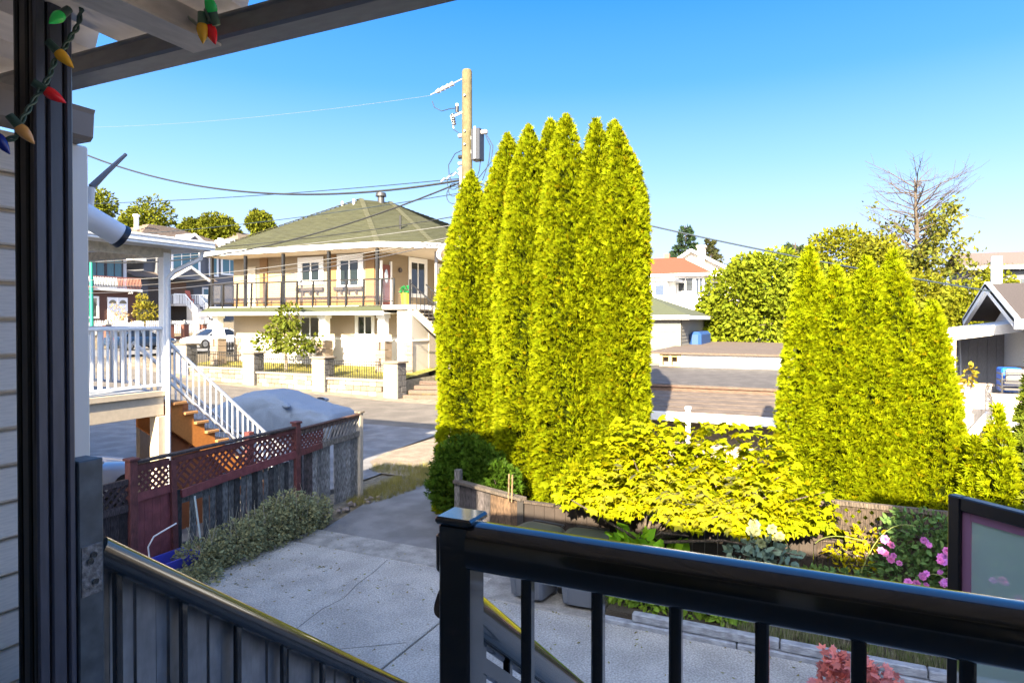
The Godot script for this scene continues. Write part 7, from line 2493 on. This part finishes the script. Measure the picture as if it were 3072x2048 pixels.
	crown(t1, Vector3(-3.0, 0, -34), [[Vector3(-3.4, 4.4, -33.8), Vector3(2.0, 1.9, 1.8)], [Vector3(-1.9, 5.3, -34), Vector3(1.6, 1.6, 1.6)], [Vector3(-4.6, 3.4, -33.6), Vector3(1.2, 1.2, 1.2)], [Vector3(-2.0, 3.3, -33.2), Vector3(2.2, 1.3, 1.5)], [Vector3(-3.0, 5.9, -34.2), Vector3(1.0, 0.9, 1.0)], [Vector3(-0.6, 4.6, -34), Vector3(1.4, 1.8, 1.5)], [Vector3(-4.3, 2.6, -33.3), Vector3(1.0, 0.8, 0.9)]], 18000, 0.25, Color(0.14, 0.17, 0.01), leaf, 721, 0.08, 0.2)
	var t2 := thing("broad_tree", "dense golden green tree behind the right group of cedars", "tree", Vector3(1.5, 0, -44))
	crown(t2, Vector3(1.5, 0, -44), [[Vector3(1.2, 7.2, -44.5), Vector3(2.1, 2.0, 2)], [Vector3(-0.6, 5.8, -44), Vector3(1.6, 1.9, 1.6)], [Vector3(3.2, 6.8, -44.5), Vector3(1.6, 1.7, 1.6)], [Vector3(1.5, 4.6, -43.5), Vector3(3.2, 1.8, 1.8)], [Vector3(5.0, 4.5, -45), Vector3(2.2, 1.8, 1.6)], [Vector3(7.0, 3.7, -45), Vector3(1.8, 1.6, 1.6)]], 24000, 0.25, Color(0.14, 0.145, 0.01), leaf, 722, 0.08, 0.25)
	var t3 := thing("half_bare_tree", "tree with bare twiggy top and thin leaves on its right side", "tree", Vector3(5.6, 0, -47))
	rng.seed = 723
	var wd := MB.new()
	var at := t3.position
	wd.tube([at, at + Vector3(0.1, 4, 0), at + Vector3(-0.1, 9.5, 0), at + Vector3(-0.2, 12.2, 0)], 0.28, 0.035, 9)
	part(t3, "trunk", wd, bark)
	var limbs := MB.new()
	var xf := []
	var cs := []
	for i in 90:
		var f := rng.randf_range(0.36, 1.0)
		var p := at + Vector3(-0.1, 12.0 * f, 0)
		var a := rng.randf() * TAU
		var ln := rng.randf_range(1.5, 4.8) * (1.25 - f * 0.62)
		var d := Vector3(cos(a), rng.randf_range(-0.1, 0.55), sin(a)).normalized()
		var e := p + d * ln + Vector3.UP * 0.25 * ln
		var mid := p.lerp(e, 0.5) + rv() * 0.25
		limbs.tube([p, mid, e], 0.04, 0.011, 5)
		for k in 6:
			var q := p.lerp(e, rng.randf_range(0.35, 1.0)) + rv() * 0.1
			var tw := q + (d + rv() * 0.9 + Vector3.UP * 0.35).normalized() * rng.randf_range(0.4, 1.3)
			limbs.tube([q, q.lerp(tw, 0.5) + rv() * 0.08, tw], 0.012, 0.005, 4)
			var leaves := 0
			if f < (0.74 if d.x > 0.1 else 0.64):
				leaves = int(24 * (1.0 - f) + 9)
			for j in leaves:
				var lp := q.lerp(tw, rng.randf()) + rv() * 0.42
				xf.append(Transform3D(rot_to(rv(), rng.randf() * TAU, rng.randf_range(0.18, 0.36)), lp - at))
				cs.append(vary(Color(0.12, 0.125, 0.018), 0.35, 0.15))
	part(t3, "limbs", limbs, bark)
	scatter(t3, "foliage", leaf, leaf_mat, xf, cs)
	var t4 := thing("broad_tree", "lower yellow-green tree left of the right hand gabled house", "tree", Vector3(8.2, 0, -44))
	crown(t4, Vector3(8.2, 0, -44), [[Vector3(7.6, 4.0, -43), Vector3(1.6, 1.6, 1.5)], [Vector3(6.3, 3.2, -42.5), Vector3(1.7, 1.5, 1.5)], [Vector3(8.8, 5.3, -43.5), Vector3(0.9, 1.0, 0.9)], [Vector3(7.5, 2.2, -42), Vector3(2.4, 1.4, 1.5)]], 9500, 0.25, Color(0.14, 0.15, 0.01), leaf, 724, 0.08, 0.2)
	right_house()

func right_house() -> void:
	rng.seed = 801
	var white := m(0.78, 0.78, 0.78, 0.5)
	var wall := tm(Color(0.6, 0.64, 0.7), Vector3(1, 1, 1), 0.9, 0.8)
	var box := tm(Color(0.66, 0.58, 0.5), Vector3(4, 0.6, 4), 0.85, 0.8)
	var dark := m(0.03, 0.03, 0.035, 0.5)
	var roof := tm(Color(0.06, 0.048, 0.045), Vector3(2, 2, 2), 0.7, 0.9)
	var h := thing("right_house", "white and grey house with gable and lean-to porch at the right edge", "house", Vector3(7, 0, -21))
	var w := MB.new()
	w.span(Vector3(4.65, -0.9, -23.2), Vector3(14, 3.3, -18.6))
	part(h, "wall", w, wall)
	var gb := MB.new()
	gb.prism(PackedVector2Array([Vector2(18.4, 3.3), Vector2(23.4, 3.3), Vector2(20.9, 4.25)]), Basis(Vector3.FORWARD, Vector3.UP, Vector3.RIGHT), Vector3(4.75, 0, 0), 0.2)
	part(h, "gable_wall", gb, wall)
	var rf := MB.new()
	rf.bar(Vector3(9, 4.42, -20.9), Vector3(9, 3.5, -18.1), 10.0, 0.08)
	rf.bar(Vector3(9, 4.42, -20.9), Vector3(9, 3.5, -23.7), 10.0, 0.08)
	part(h, "roof", rf, roof)
	var bg := MB.new()
	bg.bar(Vector3(4.05, 4.38, -20.9), Vector3(4.05, 3.44, -18.05), 0.1, 0.24)
	bg.bar(Vector3(4.05, 4.38, -20.9), Vector3(4.05, 3.44, -23.75), 0.1, 0.24)
	bg.span(Vector3(4.0, 3.3, -18.1), Vector3(14, 3.52, -18.0))
	part(h, "barge_board", bg, white)
	var sp := MB.new()
	sp.tube([Vector3(4.35, 4.3, -21.4), Vector3(4.35, 5.2, -21.4)], 0.13, 0.13, 12)
	part(h, "vent_stack", sp, white)
	# lean-to
	var p := thing("lean_to_porch", "lean-to porch with white roof and square post in front of the right house", "porch", Vector3(3.6, 0, -20))
	var pr := MB.new()
	pr.prism(PackedVector2Array([Vector2(2.8, 3.12), Vector2(4.7, 3.42), Vector2(4.7, 3.5), Vector2(2.8, 3.2)]), Basis(Vector3.RIGHT, Vector3.UP, Vector3.BACK), Vector3(0, 0, -20.6), 2.6)
	part(p, "roof_sheet", pr, m(0.7, 0.7, 0.7, 0.6))
	var pf := MB.new()
	pf.bar(Vector3(2.8, 3.08, -19.28), Vector3(4.7, 3.38, -19.28), 0.08, 0.22)
	pf.bar(Vector3(2.8, 3.08, -19.3), Vector3(2.8, 3.08, -21.9), 0.08, 0.2)
	part(p, "fascia", pf, tm(Color(0.6, 0.56, 0.5), Vector3(1, 1, 1), 0.9))
	for z in [-19.35, -21.8]:
		stick(p, "post", Vector3(3.05, 0.9, z), Vector3(3.05, 3.05, z), 0.13, 0.13, box, Vector3(0, 0, 1))
	for k in 9:
		block(p, "back_board", Vector3(2.8 + k * 0.21, 0.9, -22.0), Vector3(3.0 + k * 0.21, 3.2, -21.95), tm(Color(0.28, 0.28, 0.3), Vector3(5, 0.6, 5), 0.8))
	var fl := MB.new()
	fl.span(Vector3(2.7, 0.75, -22), Vector3(4.8, 0.9, -18.4))
	part(p, "floor", fl, m(0.16, 0.16, 0.17, 0.8))
	for q in [[2.95, 3.75, -18.75, 1.95, 0.1], [3.55, 4.35, -17.7, 1.82, 0.2]]:
		for k in 4:
			var x0: float = lerpf(q[0], q[1], k / 4.0)
			block(p, "solid_rail_board", Vector3(x0, q[4] - 0.9, q[2] - 0.05), Vector3(x0 + 0.195, q[3], q[2]), box)
		block(p, "rail_cap", Vector3(q[0] - 0.04, q[3], q[2] - 0.12), Vector3(q[1] + 0.04, q[3] + 0.05, q[2] + 0.04), tm(Color(0.55, 0.42, 0.3), Vector3(2, 2, 2), 0.8))
	block(p, "skirt_board", Vector3(3.56, -0.75, -17.62), Vector3(4.6, 1.05, -17.58), m(0.09, 0.1, 0.12, 0.8))
	stick(p, "stair_stringer", Vector3(3.6, 1.35, -18.2), Vector3(2.7, 0.3, -17.6), 0.05, 0.2, m(0.75, 0.75, 0.75))
	stick(p, "stair_stringer", Vector3(3.7, 1.05, -17.6), Vector3(2.9, 0.2, -17.1), 0.05, 0.16, m(0.2, 0.22, 0.25))
	var ld := thing("step_ladder", "pale aluminium ladder leaning in the shade of the lean-to porch", "ladder", Vector3(3.5, 0.9, -21.6))
	for x in [3.35, 3.6]:
		stick(ld, "rail", Vector3(x, 0.9, -21.3), Vector3(x, 3.0, -21.8), 0.04, 0.05, m(0.4, 0.42, 0.45, 0.4))
	for k in 7:
		stick(ld, "rung", Vector3(3.35, 1.15 + k * 0.27, -21.36 - k * 0.064), Vector3(3.6, 1.15 + k * 0.27, -21.36 - k * 0.064), 0.03, 0.03, m(0.4, 0.42, 0.45, 0.4))
	var bb := MB.new()
	bb.span(Vector3(3.85, 1.85, -18.9), Vector3(4.25, 2.4, -18.4), 0.03)
	solo("blue_crate", "bright blue plastic crate on the porch of the right house", "crate", bb, m(0.01, 0.12, 0.6, 0.5), Vector3(4.05, 1.85, -18.6))
	var gc := thing("garden_chairs", "stack of dark metal garden chairs on the porch beside the blue crate", "chairs", Vector3(4.2, 1.6, -18.0))
	for k in 3:
		var y := 1.82 + k * 0.14
		var cb := MB.new()
		cb.tube([Vector3(3.75, y - 0.5, -17.85), Vector3(3.75, y + 0.22, -17.85), Vector3(4.4, y + 0.25, -17.85), Vector3(4.4, y - 0.5, -17.85)], 0.022, 0.022, 6)
		cb.tube([Vector3(3.75, y + 0.2, -17.85), Vector3(3.75, y + 0.2, -18.3)], 0.02, 0.02, 6)
		cb.tube([Vector3(4.4, y + 0.2, -17.85), Vector3(4.4, y + 0.2, -18.3)], 0.02, 0.02, 6)
		cb.span(Vector3(3.8, y - 0.02, -18.3), Vector3(4.36, y + 0.03, -17.88))
		part(gc, "chair", cb, m(0.05, 0.05, 0.055, 0.5))
	var cu := MB.new()
	cu.span(Vector3(3.85, 2.1, -18.1), Vector3(4.3, 2.4, -17.95), 0.03)
	part(gc, "cushion", cu, m(0.3, 0.27, 0.25, 0.9))
	var gr := MB.new()
	gr.tube([Vector3(4.1, 2.2, -19.4), Vector3(4.6, 2.2, -19.4)], 0.2, 0.2, 14)
	gr.span(Vector3(4.1, 0.9, -19.55), Vector3(4.6, 2.15, -19.25))
	solo("barbecue", "dark covered barbecue in the shade of the lean-to porch", "barbecue", gr, m(0.012, 0.012, 0.014, 0.6), Vector3(4.2, 0.9, -19.4))
	var ln := MB.new()
	ln.tube(sagging(Vector3(4.4, 1.75, -17.5), Vector3(2.5, 0.75, -15.5), 0.15), 0.014, 0.014, 6)
	solo("clothes_line", "slack pale rope running down from the porch boxes toward the cedars", "rope", ln, m(0.3, 0.31, 0.33), Vector3(4.4, 1.75, -17.5))
	var vine := thing("yellow_vine", "yellowing vine climbing the porch post beside the right cedars", "vine", Vector3(2.95, 0, -18.2))
	crown_small(vine, [[Vector3(2.85, 1.7, -18.2), Vector3(0.22, 0.6, 0.2)], [Vector3(2.75, 0.9, -17.8), Vector3(0.3, 0.5, 0.25)], [Vector3(3.25, 2.2, -18.6), Vector3(0.16, 0.3, 0.15)], [Vector3(2.8, 0.2, -17.5), Vector3(0.4, 0.4, 0.3)]], 420, 0.15, Color(0.26, 0.2, 0.02), leaf, 811)
	# roofs further back on the right
	var b := thing("dark_roof_house", "dark grey house with white eave behind the half bare tree", "house", Vector3(12, 2, -52))
	var bw := MB.new()
	bw.span(Vector3(8.6, 0, -56), Vector3(20, 6.7, -49.5))
	part(b, "wall", bw, m(0.1, 0.11, 0.125, 0.8))
	var br := MB.new()
	br.bar(Vector3(14, 6.85, -48.9), Vector3(14, 7.9, -52.6), 11.6, 0.1)
	br.bar(Vector3(14, 7.9, -52.6), Vector3(14, 6.85, -56.5), 11.6, 0.1)
	part(b, "roof", br, tm(Color(0.14, 0.11, 0.095), Vector3(1, 1, 1), 0.7))
	var be := MB.new()
	be.span(Vector3(8.2, 6.6, -48.95), Vector3(20, 6.82, -48.8))
	part(b, "gutter", be, white)
	window(b, Vector3(11.6, 5.6, -49.48), Vector3(1, 0, 0), Vector3(0, 0, 1), 0.8, 1.0, 0.1, white, m(0.05, 0.06, 0.07, 0.1), 1)
	var b2 := thing("brick_chimney_house", "brown roofed house with brick chimney and orange barge board at the right edge", "house", Vector3(12, 1, -36))
	var b2w := MB.new()
	b2w.span(Vector3(9.0, 0, -39), Vector3(20, 4.9, -33))
	part(b2, "wall", b2w, m(0.6, 0.58, 0.55, 0.8))
	var b2r := MB.new()
	b2r.bar(Vector3(7.3, 4.3, -35.5), Vector3(11.4, 6.3, -35.5), 6.2, 0.12)
	b2r.bar(Vector3(11.4, 6.3, -35.5), Vector3(16, 4.3, -35.5), 6.2, 0.12)
	part(b2, "roof", b2r, roof)
	var ob := MB.new()
	ob.bar(Vector3(7.3, 4.2, -32.38), Vector3(11.4, 6.2, -32.38), 0.08, 0.26)
	part(b2, "barge_board", ob, m(0.6, 0.24, 0.09, 0.6))
	var cc := MB.new()
	cc.span(Vector3(9.1, 5.0, -38.2), Vector3(9.7, 7.4, -37.5))
	brick_wall(b2, Vector3(9.4, 5.0, -37.49), Vector3(1, 0, 0), 0.6, 2.4, Vector3(0, 0, 1), tm(Color(0.3, 0.13, 0.09), Vector3(2, 5, 2), 0.5))
	part(b2, "chimney", cc, tm(Color(0.3, 0.13, 0.09), Vector3(2, 5, 2), 0.5))
